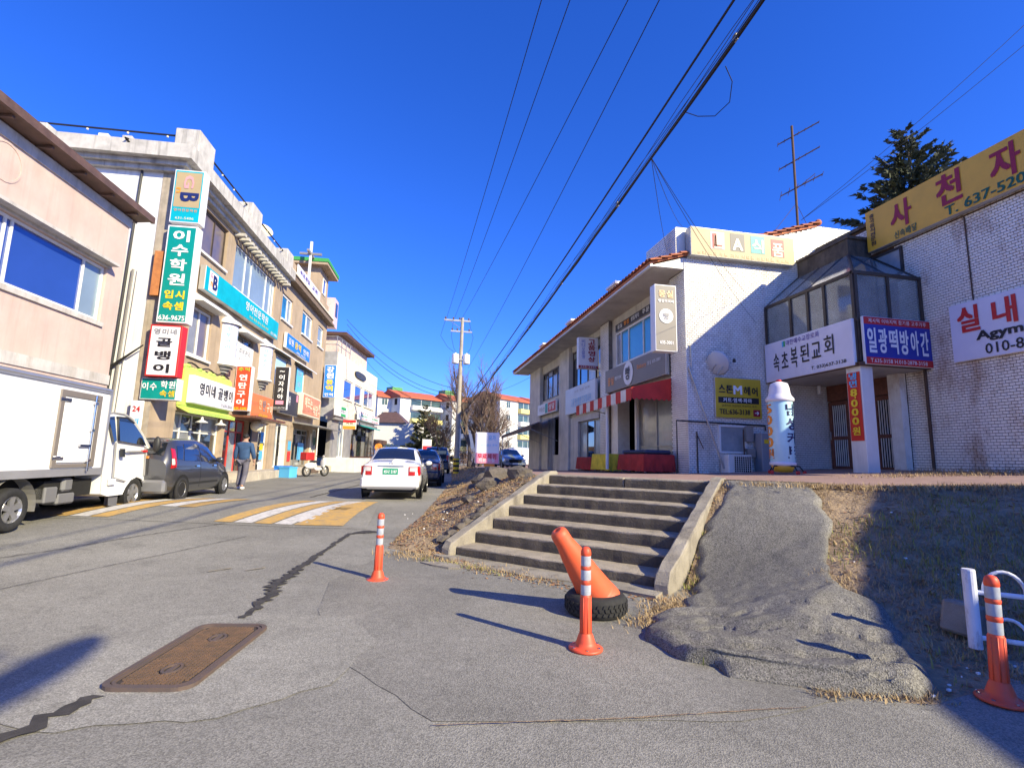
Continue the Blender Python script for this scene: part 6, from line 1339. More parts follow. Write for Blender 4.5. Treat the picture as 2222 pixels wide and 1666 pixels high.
# ---------------------------------------------------------------- walking man
t = thing('person', 'man in a blue jacket and grey trousers walking away along the street', 'person', (-5.22, 17.6, .33), -R(5))
def skin(name, verts, edges, rad, m, parent, root=0, sub=2):
    me = bpy.data.meshes.new(name); me.from_pydata(verts, edges, []); o = bpy.data.objects.new(name, me); COL.objects.link(o)
    mo = o.modifiers.new('s', 'SKIN'); mo.use_smooth_shade = True
    for i, q in enumerate(rad): me.skin_vertices[0].data[i].radius = (q if isinstance(q, tuple) else (q, q))
    me.skin_vertices[0].data[root].use_root = True
    o.modifiers.new('d', 'SUBSURF').levels = sub
    dg = bpy.context.evaluated_depsgraph_get(); nm = bpy.data.meshes.new_from_object(o.evaluated_get(dg)); bpy.data.objects.remove(o); bpy.data.meshes.remove(me)
    nm.materials.clear(); nm.materials.append(m); nm.name = name
    for p in nm.polygons: p.use_smooth = True; p.material_index = 0
    return put(name, nm, parent)
M_skin = mat('skin', (.42, .25, .18), rough=.6, var=.05); M_jack = mat('blue_jacket', (.03, .075, .17), rough=.8, var=.15, vscale=6, bump=.6, bscale=25); M_trou = mat('grey_trousers', (.13, .125, .16), rough=.85, var=.12, vscale=6, bump=.6, bscale=20)
V = [(0,0,.95),(0,.0,1.12),(0,.01,1.30),(0,.0,1.42),(0,.015,1.50),(0,.03,1.58),(0,.03,1.66),
     (-.17,0,1.40),(-.235,-.03,1.14),(-.265,.05,.90),(-.27,.08,.82),(.17,0,1.40),(.245,.02,1.14),(.275,.10,.91),(.28,.13,.83),
     (-.09,0,.90),(-.10,.10,.50),(-.10,-.02,.10),(-.10,.10,.04),(.09,0,.90),(.10,-.03,.50),(.10,-.22,.12),(.11,-.12,.04)]
E_ = [(0,1),(1,2),(2,3),(3,4),(4,5),(5,6),(3,7),(7,8),(8,9),(9,10),(3,11),(11,12),(12,13),(13,14),(0,15),(15,16),(16,17),(17,18),(0,19),(19,20),(20,21),(21,22)]
skin('body', V, E_, [(.15,.10),(.14,.10),(.165,.11),(.13,.09),.055,.085,.075,.065,.05,.042,.035,.065,.05,.042,.035,.085,.06,.045,.035,.085,.06,.045,.035], M_skin, t)
Vj = [(0,0,.84),(0,.0,1.08),(0,.01,1.28),(0,0,1.42),(0,.01,1.485),(-.19,0,1.39),(-.25,-.03,1.14),(-.275,.05,.92),(.19,0,1.39),(.26,.02,1.14),(.285,.10,.93)]
skin('jacket', Vj, [(0,1),(1,2),(2,3),(3,4),(3,5),(5,6),(6,7),(3,8),(8,9),(9,10)], [(.19,.14),(.185,.135),(.20,.14),(.16,.115),.075,.088,.075,.062,.088,.075,.062], M_jack, t)
skin('trousers', [(0,0,.95),(-.09,0,.86),(-.10,.10,.50),(-.10,-.02,.09),(.09,0,.86),(.10,-.03,.50),(.10,-.21,.10)], [(0,1),(1,2),(2,3),(0,4),(4,5),(5,6)], [(.15,.115),.105,.085,.068,.105,.085,.068], M_trou, t)
b = MB(); b.smooth = True; b.sphere((0,.012,1.655), (.085,.098,.085), 14, 9); b.build('hair', mat('black_hair', (.012,.011,.011), rough=.7), t)
for sd in (-1, 1): b = MB(); b.smooth = True; b.sphere((sd*.082,.035,1.61), (.012,.025,.035), 7, 5); b.build('ear', M_skin, t)
for x, y in ((-.10,.06),(.105,-.16)): b = MB(); b.smooth = True; b.sphere((x,y,.045), (.05,.13,.05), 10, 6); b.build('shoe', M_frame_w, t)
for x, y, z, sd in ((-.272,.085,.80,1),(.283,.135,.81,-1)):
    b = MB(); b.smooth = True
    for k in range(4): b.tube([(x+sd*.0,y-.03+k*.02,z),(x+sd*.012,y-.028+k*.02,z-.05),(x+sd*.025,y-.026+k*.02,z-.085+.008*abs(k-1.5))], [.011,.010,.008], 6)
    b.tube([(x+sd*.01,y+.035,z+.02),(x+sd*.03,y+.06,z-.02),(x+sd*.04,y+.06,z-.05)], [.012,.010,.008], 6); b.build('fingers', M_skin, t)

# ---------------------------------------------------------------- bollards, cone in a tyre, barrier
M_orb = mat('bollard_orange', (.80, .085, .025), rough=.5, c2=(.66, .09, .04), vscale=9, world=False, stain=((.20, .10, .07), .55, 14)); M_refl = mat('reflective_band', (.44, .47, .52), rough=.4, c2=(.32, .34, .38), vscale=22, world=False)
def bollard(label, x, y, z, lean=0, leany=0):
    t = thing('road_bollard', label, 'bollard', (x, y, z), 0, 'orange bollards around the corner')
    b = MB(); b.smooth = True; b.lathe([(0,0),(.135,0),(.138,.012),(.125,.022),(.085,.030),(.075,.06),(.062,.10),(.050,.125)], 24)
    o = b.build('base', M_orb, t)
    for k in range(6): a = k*1.047+.3; b = MB(); b.lathe([(0,0),(.012,0),(.012,.012),(0,.014)], 7, (.112*math.cos(a),.112*math.sin(a),.018)); b.build('bolt', M_chrome, o)
    b = MB(); b.smooth = True; prof = [(.048,.12),(.045,.40)]
    for z0 in (.42,.535,.645): prof += [(.043,z0-.012),(.0395,z0-.006),(.0395,z0+.076),(.043,z0+.082)]
    prof += [(.042,.745),(.039,.765),(.028,.783),(.012,.79),(0,.791)]; b.lathe(prof, 24)
    for k in range(8): a = k*.785; b.tube([(.047*math.cos(a),.047*math.sin(a),.13),(.044*math.cos(a),.044*math.sin(a),.40)], .0045, 5)
    b.build('post', M_orb, t)
    for z0 in (.42,.535,.645): b = MB(); b.smooth = True; b.lathe([(.0405,z0-.004),(.0412,z0),(.0412,z0+.07),(.0405,z0+.074)], 24); b.build('reflective_band', M_refl, t)
    t.rotation_euler = (leany, lean, 0); return t
bollard('orange and white bollard at the roadside left of the stairs', -.32, 6.52, .012)
bollard('orange and white bollard standing in front of the cone and tyre', 1.45, 4.1, .006)
bollard('orange and white bollard beside the white pipe barrier', 3.87, 2.87, .006, .03)
t = thing('car_tyre', 'worn black car tyre lying flat with an orange cone stuck in it', 'tyre', (1.88, 5.02, .0))
b = MB(); b.smooth = True; b.lathe([(.17,.02),(.21,.0),(.27,.005),(.295,.03),(.302,.06),(.302,.14),(.295,.17),(.27,.195),(.21,.2),(.17,.18),(.165,.1),(.17,.02)], 40); b.build('carcass', M_tyre, t)
b = MB(); nb = 34
for k in range(nb):
    for zc, sg in ((.065,1),(.10,-1),(.135,1)):
        a = 2*math.pi*(k+(.5 if sg < 0 else 0))/nb; c, s_ = math.cos(a), math.sin(a); p = []
        for dz, da in ((-.014,-.05),(-.014,.06),(.014,.06+sg*.03),(.014,-.05+sg*.03)):
            for r_ in (.300, .311): aa = a+da; p.append((r_*math.cos(aa), r_*math.sin(aa), zc+dz))
        b.add(p, [(1,3,5,7),(0,1,3,2)[::1],(2,3,5,4),(4,5,7,6),(6,7,1,0)])
b.build('tread_block', M_tyre, t, kind='stuff')
t = thing('traffic_cone', 'tall orange traffic cone leaning to the left inside the tyre', 'traffic cone', (1.93, 5.03, .13))
b = MB(); b.smooth = True; b.lathe([(.205,-.03),(.20,.0),(.19,.06),(.182,.065),(.184,.085),(.145,.33),(.147,.345),(.118,.52),(.12,.535),(.088,.70),(.088,.78),(.082,.815),(.060,.838),(.03,.845),(.022,.835),(0,.83)], 32)
b.build('cone_body', mat('cone_orange', (.82, .11, .03), rough=.55, c2=(.68, .12, .05), vscale=6, world=False, stain=((.22, .12, .08), .5, 8)), t)
t.rotation_euler = Vector((-.50, -.10, .70)).to_track_quat('Z', 'Y').to_euler()
# white pipe barrier at the right edge
t = thing('pipe_barrier', 'white chipped pipe barrier with arched bars and a blue panel', 'barrier', (4.42, 3.42, .14), -R(38)); t.scale = (.74, .74, .74)
M_bw = mat('chipped_white_pipe', (.72, .74, .80), rough=.5, var=.06, stain=((.16, .07, .04), .75, 7), world=False); M_bb = paint('barrier_blue', (.03, .08, .38), rough=.4)
b = MB(); b.lathe([(.0,-.03),(.06,-.03),(.06,.76),(.055,.775),(0,.775)], 16); b.build('post', M_bw, t)
for z in (.08, .54): MB().tube([(.05,0,z),(1.5,0,z)], .026, 10).build('rail', M_bw, t)
for cx_, r_, z0 in ((.28,.17,.56),(.28,.16,.10)):
    b = MB(); b.tube([(cx_+r_*math.cos(a), .0, z0+r_*1.25*math.sin(a)) for a in np.linspace(0, math.pi, 13)], .018, 8); b.build('arched_bar', M_bw, t)
b = MB(); b.tube([(.47,0,.1),(.46,0,.5),(.50,0,.70),(.62,0,.80),(.9,0,.82),(1.4,0,.82)], .022, 8); b.build('arched_bar', M_bw, t)
b = MB(); b.prism([(.50,.12),(.49,.5),(.53,.68),(.64,.77),(1.4,.79),(1.4,.12)], 'y', -.012, .012); b.build('panel', M_bb, t)
t = thing('concrete_block', 'small grey concrete block half buried behind the pipe barrier', 'block', (4.75, 3.75, .2), .4); o = MB().bevbox(-.16,.16,-.12,.12,-.1,.16,.02).build('block', M_conc, t); o.rotation_euler = (.1,.15,0)
# banner stand on the bank
t = thing('standing_signboard', 'white standing signboard with blue and pink print on a concrete footing', 'signboard', (2.85, 19.4, .95), -R(6))
b = MB(); b.bevbox(-.46,.46,-.25,.25,.32,1.50,.02); b.build('sign_box', F_wht, t)
b = MB(); b.box(-.44,.44,-.262,-.252,.34,.72); b.build('printed_band', INK['pink'], t)
b = MB(); text_into(b, '무료체험', 0, .60, .7, .2, -.275, .02); b.build('lettering', INK['red'], t); b = MB(); text_into(b, '회원 모집', -.02, .46, .6, .14, -.275, .02); b.build('lettering', INK['white'], t)
b = MB(); text_into(b, '요가', .18, 1.3, .26, .2, -.275, .01); text_into(b, '댄스 헬스 문의', .06, 1.02, .6, .08, -.275, 0); b.build('lettering', INK['skyblue'], t)
MB().bevbox(-.06,.38,-.22,.22,-.1,.22,.03).build('footing', M_conc, t); MB().box(-.1,.3,-.15,.15,.22,.32).build('bracket', INK['orange'], t)

# ---------------------------------------------------------------- power poles and overhead wires
M_pole = mat('concrete_pole', (.42, .38, .32), rough=.9, var=.12, vscale=4, stain=((.25,.21,.17), .5, 3)); M_wire = mat('black_cable', (.012, .012, .014), rough=.6, var=0)
def pole(label, x, y, z, h, lean=0):
    t = thing('power_pole', label, 'power pole', (x, y, z), 0, 'concrete power poles')
    MB().tube([(0,0,0),(.02*lean,0,h*.5),(.04*lean,0,h)], [.19,.15,.11], 14).build('shaft', M_pole, t)
    MB().box(-1.25,.62,-.06,.06,h-.28,h-.16).build('crossarm', M_steel, t); MB().box(-.75,.75,-.05,.05,h-1.05,h-.95).build('crossarm', M_steel, t)
    for xx, zz in ((-1.15,h-.16),(-.6,h-.16),(-.15,h-.16),(.5,h-.16),(-.65,h-.95),(-.3,h-.95),(.55,h-.95)):
        b = MB(); b.smooth = True; b.lathe([(.03,0),(.055,.03),(.05,.07),(.06,.10),(.045,.15),(.02,.18),(0,.18)], 10, (xx,0,zz)); b.build('insulator', M_rust, t)
    b = MB(); b.tube([(-.9,0,h-.22),(0,0,h-.8)], .02, 5); b.build('brace', M_steel, t)
    for xx in (-.36, .42):
        b = MB(); b.smooth = True; b.lathe([(0,0),(.22,0),(.24,.05),(.24,.62),(.22,.68),(.06,.70),(.06,.78),(0,.78)], 16, (xx,-.12,h-3.35)); b.build('transformer', F_wht, t)
    MB().box(-.5,.55,-.2,-.0,h-3.1,h-3.02).build('transformer_bracket', M_steel, t)
    b = MB()
    for x0, x1, sg in ((-1.15,-.36,-.3),(-.6,-.3,-.1),(.5,.45,.35)): b.tube([(x0,0,h-.2),(x0+sg,-.05,h-1.4),((x0+x1)/2+sg*.6,-.1,h-2.2),(x1,-.12,h-2.6)], .012, 5)
    b.build('jumper_wire', M_wire, t, kind='stuff')
    b = MB(); b.lathe([(.20,.15),(.21,1.2)], 14); b.build('yellow_guard', INK['yellow'], t); b = MB()
    for k in range(3): b.lathe([(.213,.3+.32*k),(.213,.45+.32*k)], 14)
    b.build('guard_stripe', INK['black'], t, kind='stuff'); return t
pole('concrete power pole with twin transformers and a yellow guard beside the bare trees', 3.05, 35, .2, 11.1, 1)
pole('concrete power pole standing behind the viewpoint', 3.3, -10, 0, 11.4)
def wire(p0, p1, sag, r, n=26):
    p0, p1 = Vector(p0), Vector(p1); return [p0.lerp(p1, i/n)-Vector((0,0,sag*4*(i/n)*(1-i/n))) for i in range(n+1)]
def cable(name, label, p0, p1, sag, r, group='overhead wires along the street'):
    b = MB(); b.tube(wire(p0, p1, sag, r), r, 5); o = b.build(name, M_wire); return tag(o, label, 'overhead wire', group)
for A_, B_, lb in (((1.95,35,11.15),(2.35,-10,11.6),'leftmost of the three high thin wires between the poles'),((2.5,35,11.15),(2.95,-10,11.6),'middle one of the three high thin wires between the poles'),((3.0,35,11.15),(4.6,-10,11.6),'rightmost of the three high thin wires between the poles')): cable('power_wire', lb, A_, B_, .45, .011)
cable('power_wire', 'faint thin wire running from the transformer towards the viewpoint', (3.62,35,7.7), (2.75,-10,8.6), .5, .008)
cable('power_cable', 'single thick black cable just left of the cable bundle', (3.3,35,5.1), (3.7,-10,8.7), .5, .017)
t = thing('cable_bundle', 'thick bundle of black communication cables with clips sagging across the sky', 'cable bundle', (0,0,0)); r = random.Random(4)
PB0, PB1 = (3.2,35,4.35), (3.55,-10,8.05); main = wire(PB0, PB1, .55, .03, 40)
for k in range(4):
    off = Vector((r.uniform(-.018,.018), 0, r.uniform(-.02,.02))); MB().tube([p+off+Vector((r.uniform(-.008,.008),0,r.uniform(-.008,.008))) for p in main], .013, 5).build('cable', M_wire, t)
for k in range(3):
    off = Vector((r.uniform(-.05,.02), 0, .04+.02*k)); MB().tube([p+off*(1+.5*math.sin(i*1.1+k*2)) for i, p in enumerate(main)], .005, 4).build('thin_wire', M_wire, t)
for i in range(3, 38, 3): b = MB(); c = main[i]; b.bevbox(c.x-.02,c.x+.02,c.y-.03,c.y+.03,c.z-.03,c.z+.055,.006); b.build('cable_clip', M_frame_g, t)
lp = [main[26].lerp(main[27], q)+Vector(v) for q, v in ((0, (0,0,0)), (.12, (.12,0,-.16)), (.3, (.24,0,-.3)), (.5, (.3,0,-.28)), (.62, (.25,0,-.12)), (.7, (.1,0,-.02)))]
MB().tube(lp, .006, 5).build('slack_loop', M_wire, t)
dp = main[25].lerp(main[26], .15)
for p1, lb in (((7.33,13.45,7.83),'leftmost drop wire, ending at the brick parapet box'),((7.85,13.42,8.67),'drop wire ending at the left corner of the beige roof sign'),((10.22,13.4,5.81),'drop wire crossing the beige roof sign and ending in the wall shadow'),((10.02,13.42,6.68),'drop wire ending high on the sunlit end wall')):
    o = MB().tube(wire(dp, p1, .18, .01, 14), .005, 4).build('drop_wire', M_wire); tag(o, lb, 'overhead wire', 'drop wires to the white shop building')
for k, (p1, s_, lb) in enumerate((((-5.2,38.2,11.4),.9,'topmost black service wire from the pole to the beige building'),((-5.2,38.4,11.1),1.2,'second black service wire from the pole to the beige building'),((-5.2,38.6,10.7),1.1,'third black service wire from the pole to the beige building'),((-5.0,49.0,8.6),.7,'thin service wire from the pole to the cream building'),((-5.2,38.9,10.4),1.5,'lowest and most slack service wire from the pole to the left'))):
    o = MB().tube(wire((2.9,35.05,6.2-.35*k), p1, s_, .012, 18), .015 if k < 3 else .010, 4).build('service_wire', M_wire); tag(o, lb, 'overhead wire', 'service wires across the street')
for k, p0 in enumerate(((21.0,8.5,18.7),(21.4,7.8,18.2))):
    o = MB().tube(wire((12.7,14.1,9.8), p0, .3, .01, 14), .008, 4).build('aerial_wire', M_wire); tag(o, ('upper of the two thin wires rising right from the roof aerial', 'lower of the two thin wires rising right from the roof aerial')[k], 'overhead wire', 'wires at the roof aerial')
o = MB().tube(wire((3.3,35.1,5.6), (8.6,34.2,7.6), .4, .01, 12), .009, 4).build('service_wire', M_wire); tag(o, 'thin service wire from the power pole to the far end of the tiled eaves', 'overhead wire')
# street lamp behind the viewpoint; unseen low building placed to shade the right bank
t = thing('street_lamp', 'street lamp standing behind the viewpoint', 'street lamp', (5.9, -9.2, 0))
b = MB(); b.tube([(0,0,0),(0,0,6.8),(0,.5,7.0),(0,3.6,7.05)], [.09,.06,.04,.035], 8); b.tube([(-.42,2.6,7.06),(-.42,4.6,7.06)], .02, 5)
for y in (3.0,3.8,4.4): b.tube([(0,y,7.06),(-.42,y,7.06)], .015, 4)
b.build('pole', M_steel, t); b = MB(); b.smooth = True; b.sphere((0,4.15,7.02), (.19,.80,.1), 14, 8); b.build('lamp_head', M_frame_g, t)
t = thing('unseen_low_building', 'plain unseen low building placed to shade the right bank', 'building', (12.72,.36,0), -R(22))
b = MB(); b.box(0,7,-12,0,0,6.0); b.build('walls', M_plaster, t); b = MB(); b.box(-.01,7,-12.1,.01,6.0,6.06); b.build('roof', M_conc, t)

# ---------------------------------------------------------------- far buildings
M_aptw = mat('apartment_white', (.66, .65, .62), rough=.9, var=.04, vscale=.3, streak=.15); M_aptg = mat('apartment_grey', (.50, .50, .52), rough=.9, var=.05, vscale=.3); M_apty = mat('apartment_yellow', (.70, .62, .24), rough=.9, var=.05); M_aptr = mat('apartment_red_roof', (.50, .13, .06), rough=.8, var=.1); M_aptgr = paint('apartment_green_box', (.10, .30, .08)); M_aglass = mat('apartment_glass', (.07, .12, .13), rough=.15, var=.3, vscale=.5, spec=.7)
def apartment(name, label, loc, rot, secs, fl=5, fh=2.75, green=()):
    """stepped block: secs = (x0,x1,y_front,balcony?) sections along local x, facade facing -y; the step sides face -x"""
    t = thing(name, label, 'apartment block', loc, rot, None); H = fl*fh
    for k, (x0, x1, yf, kind) in enumerate(secs):
        b = MB(); b.box(x0,x1,yf,yf+9,-3,H); b.build('wall', M_aptw if kind != 'end' else M_aptg, t)
        b = MB(); b.prism([(yf-.5,H+.0),(yf+4.5,H+1.7),(yf+9.5,H),(yf+9.5,H-.2),(yf-.5,H-.25)], 'x', x0-.35, x1+.2); b.build('roof', M_aptr, t)
        for f in range(fl):
            z = f*fh
            if kind == 'bal':
                MB().box(x0+.5,x1-.5,yf-.9,yf-.02,z+.05,z+1.0).build('balcony', M_apty if (f+k) % 2 else M_aptw, t)
                w_ = MB().box(x0+.6,x1-.6,yf-.06,yf-.01,z+1.05,z+2.4).build('window', M_aglass, t)
                for q in (.33,.66): MB().box(x0+.6+(x1-x0-1.2)*q-.04,x0+.6+(x1-x0-1.2)*q+.04,yf-.09,yf-.06,z+1.05,z+2.4).build('frame', M_frame_w, w_)
            elif kind == 'win':
                o = MB().box((x0+x1)/2-.6,(x0+x1)/2+.6,yf-.05,yf-.01,z+1.0,z+2.2).build('window', M_aglass, t); MB().box((x0+x1)/2-.04,(x0+x1)/2+.04,yf-.08,yf-.05,z+1.0,z+2.2).build('frame', M_frame_w, o)
            if kind in ('bal', 'win', 'side'):
                MB().box(x0-.05,x0-.01,yf+1.2,yf+2.2,z+1.0,z+2.3).build('window', M_dark, t)
    for x, y in green: MB().box(x,x+2.6,y,y+2.6,H+.6,H+2.6).build('roof_tank', M_aptgr, t)
    return t
apartment('apartment_block', 'stepped white apartment block with red roofs and yellow balconies behind the pine', (-7.4,108,0), R(33), ((0,3.2,0,'win'),(3.2,5.2,-3.6,'side'),(5.2,14,-3.6,'bal'),(14,16,-7.2,'side'),(16,24,-7.2,'bal')), green=((4.5,2),(15,-3)))
o = bpy.data.objects['apartment_block']; MB().box(-.02,0,0.1,8.9,-3,13.7)
apartment('apartment_block', 'white apartment block with green glazed balconies at the end of the tiled shops', (17.4,102,0), R(40), ((0,5.5,0,'win'),(5.5,12,.0,'bal'),(12,17,-.6,'win'),(17,24,-.6,'bal')))
t = thing('white_house', 'small white house with a dark brown hipped roof beyond the cream building', 'house', (-4.6,60,0), -R(8))
b = MB(); b.box(0,6.5,0,6,0,5.2); b.build('wall', M_aptw, t); b = MB(); b.add([(-.4,-.4,5.2),(3.9,-.4,5.2),(3.9,6.4,5.2),(-.4,6.4,5.2),(.9,2,6.6),(2.4,2,6.6),(2.4,4,6.6),(.9,4,6.6)], [(0,1,5,4),(1,2,6,5),(2,3,7,6),(3,0,4,7),(4,5,6,7),(0,3,2,1)]); b.build('roof', M_brownroof, t)
MB().box(4.6,5.2,-.03,0,3.2,4.0).build('window', M_aglass, t)
t = thing('roadside_kiosk', 'low kiosk with a dark roof and blue front beside the deck', 'kiosk', (-3.3,50.5,.2), -R(9))
b = MB(); b.box(-2.4,0,0,3,0,2.3); b.build('wall', mat('kiosk_pink', (.5,.36,.32)), t); MB().box(-2.8,.3,-.3,3.2,2.3,2.75).build('roof', M_brownroof, t); MB().box(-1.6,-.1,-.06,-.01,.9,2.2).build('panel', paint('kiosk_blue', (.12,.2,.5)), t); MB().box(-1.2,-.5,-.08,-.06,1.5,1.9).build('panel_print', INK['red'], t)
t = thing('feather_banner', 'small red and white upright banner behind the pale sedan', 'banner', (.9,43.5,.25), -R(5)); MB().tube([(0,0,0),(0,0,2.7)], .03, 6).build('pole', M_white, t); MB().box(.03,.75,-.01,.01,.8,2.1).build('cloth', INK['red'], t); MB().box(.03,.75,-.012,.012,2.1,2.65).build('cloth_top', INK['white'], t)
t = thing('round_road_sign', 'small orange round sign by the evergreen shrub', 'road sign', (-2.9,47.0,.2), 0); MB().tube([(0,0,0),(0,0,2.0)], .03, 6).build('pole', M_steel, t); b = MB(); b.lathe([(0,0),(.33,0),(.33,.02),(0,.02)], 18, (0,-.05,2.0), 'y'); b.build('disc', INK['orange'], t)

# ---------------------------------------------------------------- trees
M_bark = mat('grey_brown_bark', (.13, .10, .08), rough=.95, var=.2, vscale=8); M_twig = mat('bare_twigs', (.17, .115, .085), rough=.95, var=.2, vscale=3)
M_needle = mat('spruce_needles', (.055, .075, .045), rough=.8, c2=(.10, .105, .055), vscale=2.5); M_pine = mat('pine_foliage', (.05, .075, .03), rough=.85, c2=(.12, .105, .05), vscale=1.2); M_shrub = mat('shrub_foliage', (.045, .085, .025), rough=.8, c2=(.08, .11, .04), vscale=2)
def bare_tree(label, x, y, z, h, spread, seed, trunk=.16, multi=1):
    t = thing('bare_tree', label, 'tree', (x, y, z), 0, None); r = random.Random(seed); tr = MB(); tw = MB()
    def grow(p, d, L_, rad, lev):
        pts = [p]; q = p.copy(); dd = d.copy(); n = 4
        for i in range(n):
            dd = (dd+Vector((r.uniform(-1,1), r.uniform(-1,1), r.uniform(-.3,.6)))*.16).normalized(); q = q+dd*L_/n; pts.append(q.copy())
        (tr if lev < 2 else tw).tube(pts, [rad*(1-.55*i/n) for i in range(n+1)], 6 if lev < 2 else 3, False)
        if lev >= 4: return
        for k in range((5, 6, 5, 4)[lev]):
            f = r.uniform(.3, 1); i = min(n-1, int(f*n)); b_ = pts[i].lerp(pts[i+1], f*n-i); a = r.uniform(0, 6.28)
            nd = (dd*r.uniform(.55,1.0)+Vector((math.cos(a)*spread, math.sin(a)*spread, r.uniform(.05,.55)))*r.uniform(.5,1)).normalized(); grow(b_, nd, L_*r.uniform(.5,.72), rad*.5, lev+1)
    for m_ in range(multi): grow(Vector((r.uniform(-.25,.25)*(multi > 1), 0, 0)), Vector((r.uniform(-.3,.3)*(multi > 1), r.uniform(-.2,.2), 1)).normalized(), h*.48, trunk, 0)
    tr.build('trunk', M_bark, t); tw.build('branches', M_twig, t, kind='stuff'); return t
bare_tree('tall bare winter tree with upright branches just right of the power pole', 4.75, 41.5, .5, 9.5, .5, 3, .17, 2)
bare_tree('wide bare winter tree behind the standing signboard', 6.6, 49.0, .5, 9.0, 1.0, 8, .17, 4)
bare_tree('small bare tree left of the power pole', 3.0, 52.0, .3, 6.5, .7, 21, .12, 2)
bare_tree('bare reddish shrub below the far apartment block', 10.6, 62.0, .4, 4.5, .9, 33, .09, 3)
def conifer(label, x, y, z, h, rad, seed, m, layers=22, droop=-.12, base=.12, nm='spruce_tree', dens=1., per=13, ex=.75, fat=.035):
    t = thing(nm, label, 'tree', (x, y, z), 0, None); r = random.Random(seed)
    MB().tube([(0,0,0),(0,0,h*.5),(0,0,h*.98)], [h*.018,h*.012,.02], 8).build('trunk', M_bark, t); b = MB(); tw = MB()
    for i in range(layers):
        f = base+(1-base)*(i+r.uniform(0,.6))/layers; L_ = rad*(1-f)**ex*r.uniform(.75,1.15)+.12
        for k in range(max(4, int(per*(1-f)**.5*dens))):
            a = r.uniform(0, 6.28); l = L_*r.uniform(.65,1.1); up = droop+.5*f+r.uniform(-.1,.12); p0 = Vector((0,0,f*h)); d = Vector((math.cos(a), math.sin(a), up)).normalized(); pts = [p0+d*l*s_+Vector((0,0,.10*l*s_*s_)) for s_ in (0,.35,.7,1)]
            tw.tube(pts, [.02,.015,.01,.004], 3, False)
            for q in range(int(5+l*10)):
                s_ = r.uniform(.15,1.02); c = p0+d*l*s_+Vector((0,0,.10*l*s_*s_)); w_ = .10+.10*l*(1-s_*.5)
                for _ in range(3):
                    o_ = Vector((r.uniform(-1,1), r.uniform(-1,1), r.uniform(-.9,.35)))*w_; tip = c+o_+d*w_*.8; sd_ = Vector((r.uniform(-1,1), r.uniform(-1,1), r.uniform(-1,1)))*fat*(1+rad*.15); b.add([c+o_*.2-sd_, c+o_*.2+sd_, tip], [(0,1,2)])
    tw.build('limbs', M_bark, t, kind='stuff'); b.build('foliage', m, t, kind='stuff'); return t
conifer('dark spruce rising behind the yellow rooftop signboard', 25.0, 20.2, .5, 18.9, 5.6, 5, M_needle, 24, .05, .58, per=26, ex=.55, fat=.06)
conifer('broad olive green pine in front of the stepped apartment block', 1.3, 57, .3, 6.9, 2.5, 9, M_pine, 18, .05, .1, 'pine_tree', per=18, fat=.09)
conifer('lower brownish pine at the right side of the broad pine', 3.2, 60, .3, 4.6, 2.0, 12, M_pine, 14, .1, .08, 'pine_tree', per=18, fat=.09)
def shrub(label, x, y, z, rx, rz, seed, m, n=900):
    t = thing('evergreen_shrub', label, 'shrub', (x, y, z)); r = random.Random(seed); b = MB()
    for i in range(n):
        a, c = r.uniform(0, 6.28), r.uniform(-1, 1); q = r.uniform(.6, 1)**.5*(1+.25*math.sin(3*a+c*4)); s_ = math.sqrt(1-c*c); p = Vector((rx*q*s_*math.cos(a), rx*q*s_*math.sin(a), rz*(1+q*c))); e = .10
        b.add([p+Vector((r.uniform(-e,e), r.uniform(-e,e), r.uniform(-e,e))) for _ in range(3)], [(0,1,2)])
    b.build('foliage', m, t, kind='stuff'); MB().tube([(0,0,0),(0,0,rz)], .04, 6).build('stem', M_bark, t)
shrub('rounded evergreen shrub beyond the wooden deck', -2.6, 52.5, .3, 1.5, 1.15, 4, M_shrub, 1500)
for i, (x, y, s_) in enumerate(((4.6,56,1.4),(7.4,58,1.2))): shrub(('dry low bush behind the power pole', 'dry low bush beyond the blue grey sedan')[i], x, y, .4, s_*1.4, s_*.8, 40+i, M_twig, 1500)

# ---------------------------------------------------------------- dry grass, leaves, rubble on the banks
M_grass = mat('dry_grass_blades', (.48, .355, .19), rough=.9, c2=(.28, .195, .10), vscale=3.5); M_gr2 = mat('green_grass_blades', (.22, .25, .05), rough=.9, c2=(.30, .26, .08), vscale=3); M_leaf = mat('dead_leaves', (.34, .18, .09), rough=.9, c2=(.2, .11, .06), vscale=9)
def blades(name, pts, hts, m, seed, wid=.006, tilt=.5):
    r = np.random.default_rng(seed); n = len(pts); a = r.uniform(0, 6.283, n); tl = r.uniform(.05, tilt, n); h = hts*r.uniform(.5, 1.2, n); w_ = wid*r.uniform(.6, 1.4, n)
    dx, dy = np.cos(a), np.sin(a); P = np.asarray(pts); V = np.empty((n, 5, 3))
    for k, (s, f) in enumerate(((-1,0),(1,0),(1,.55),(-1,.55),(0,1))):
        ww = w_*(1 if f == 0 else .7)*s; V[:,k,0] = P[:,0]-dy*ww+dx*h*tl*f*f*1.6; V[:,k,1] = P[:,1]+dx*ww+dy*h*tl*f*f*1.6; V[:,k,2] = P[:,2]+h*f*(1-.35*tl*f)-.01
    F = []
    for i in range(n): o_ = i*5; F.append((o_,o_+1,o_+2,o_+3)); F.append((o_+3,o_+2,o_+4))
    me = bpy.data.meshes.new(name); me.from_pydata(V.reshape(-1, 3).tolist(), [], F); me.materials.append(m); return put(name, me, kind='stuff')
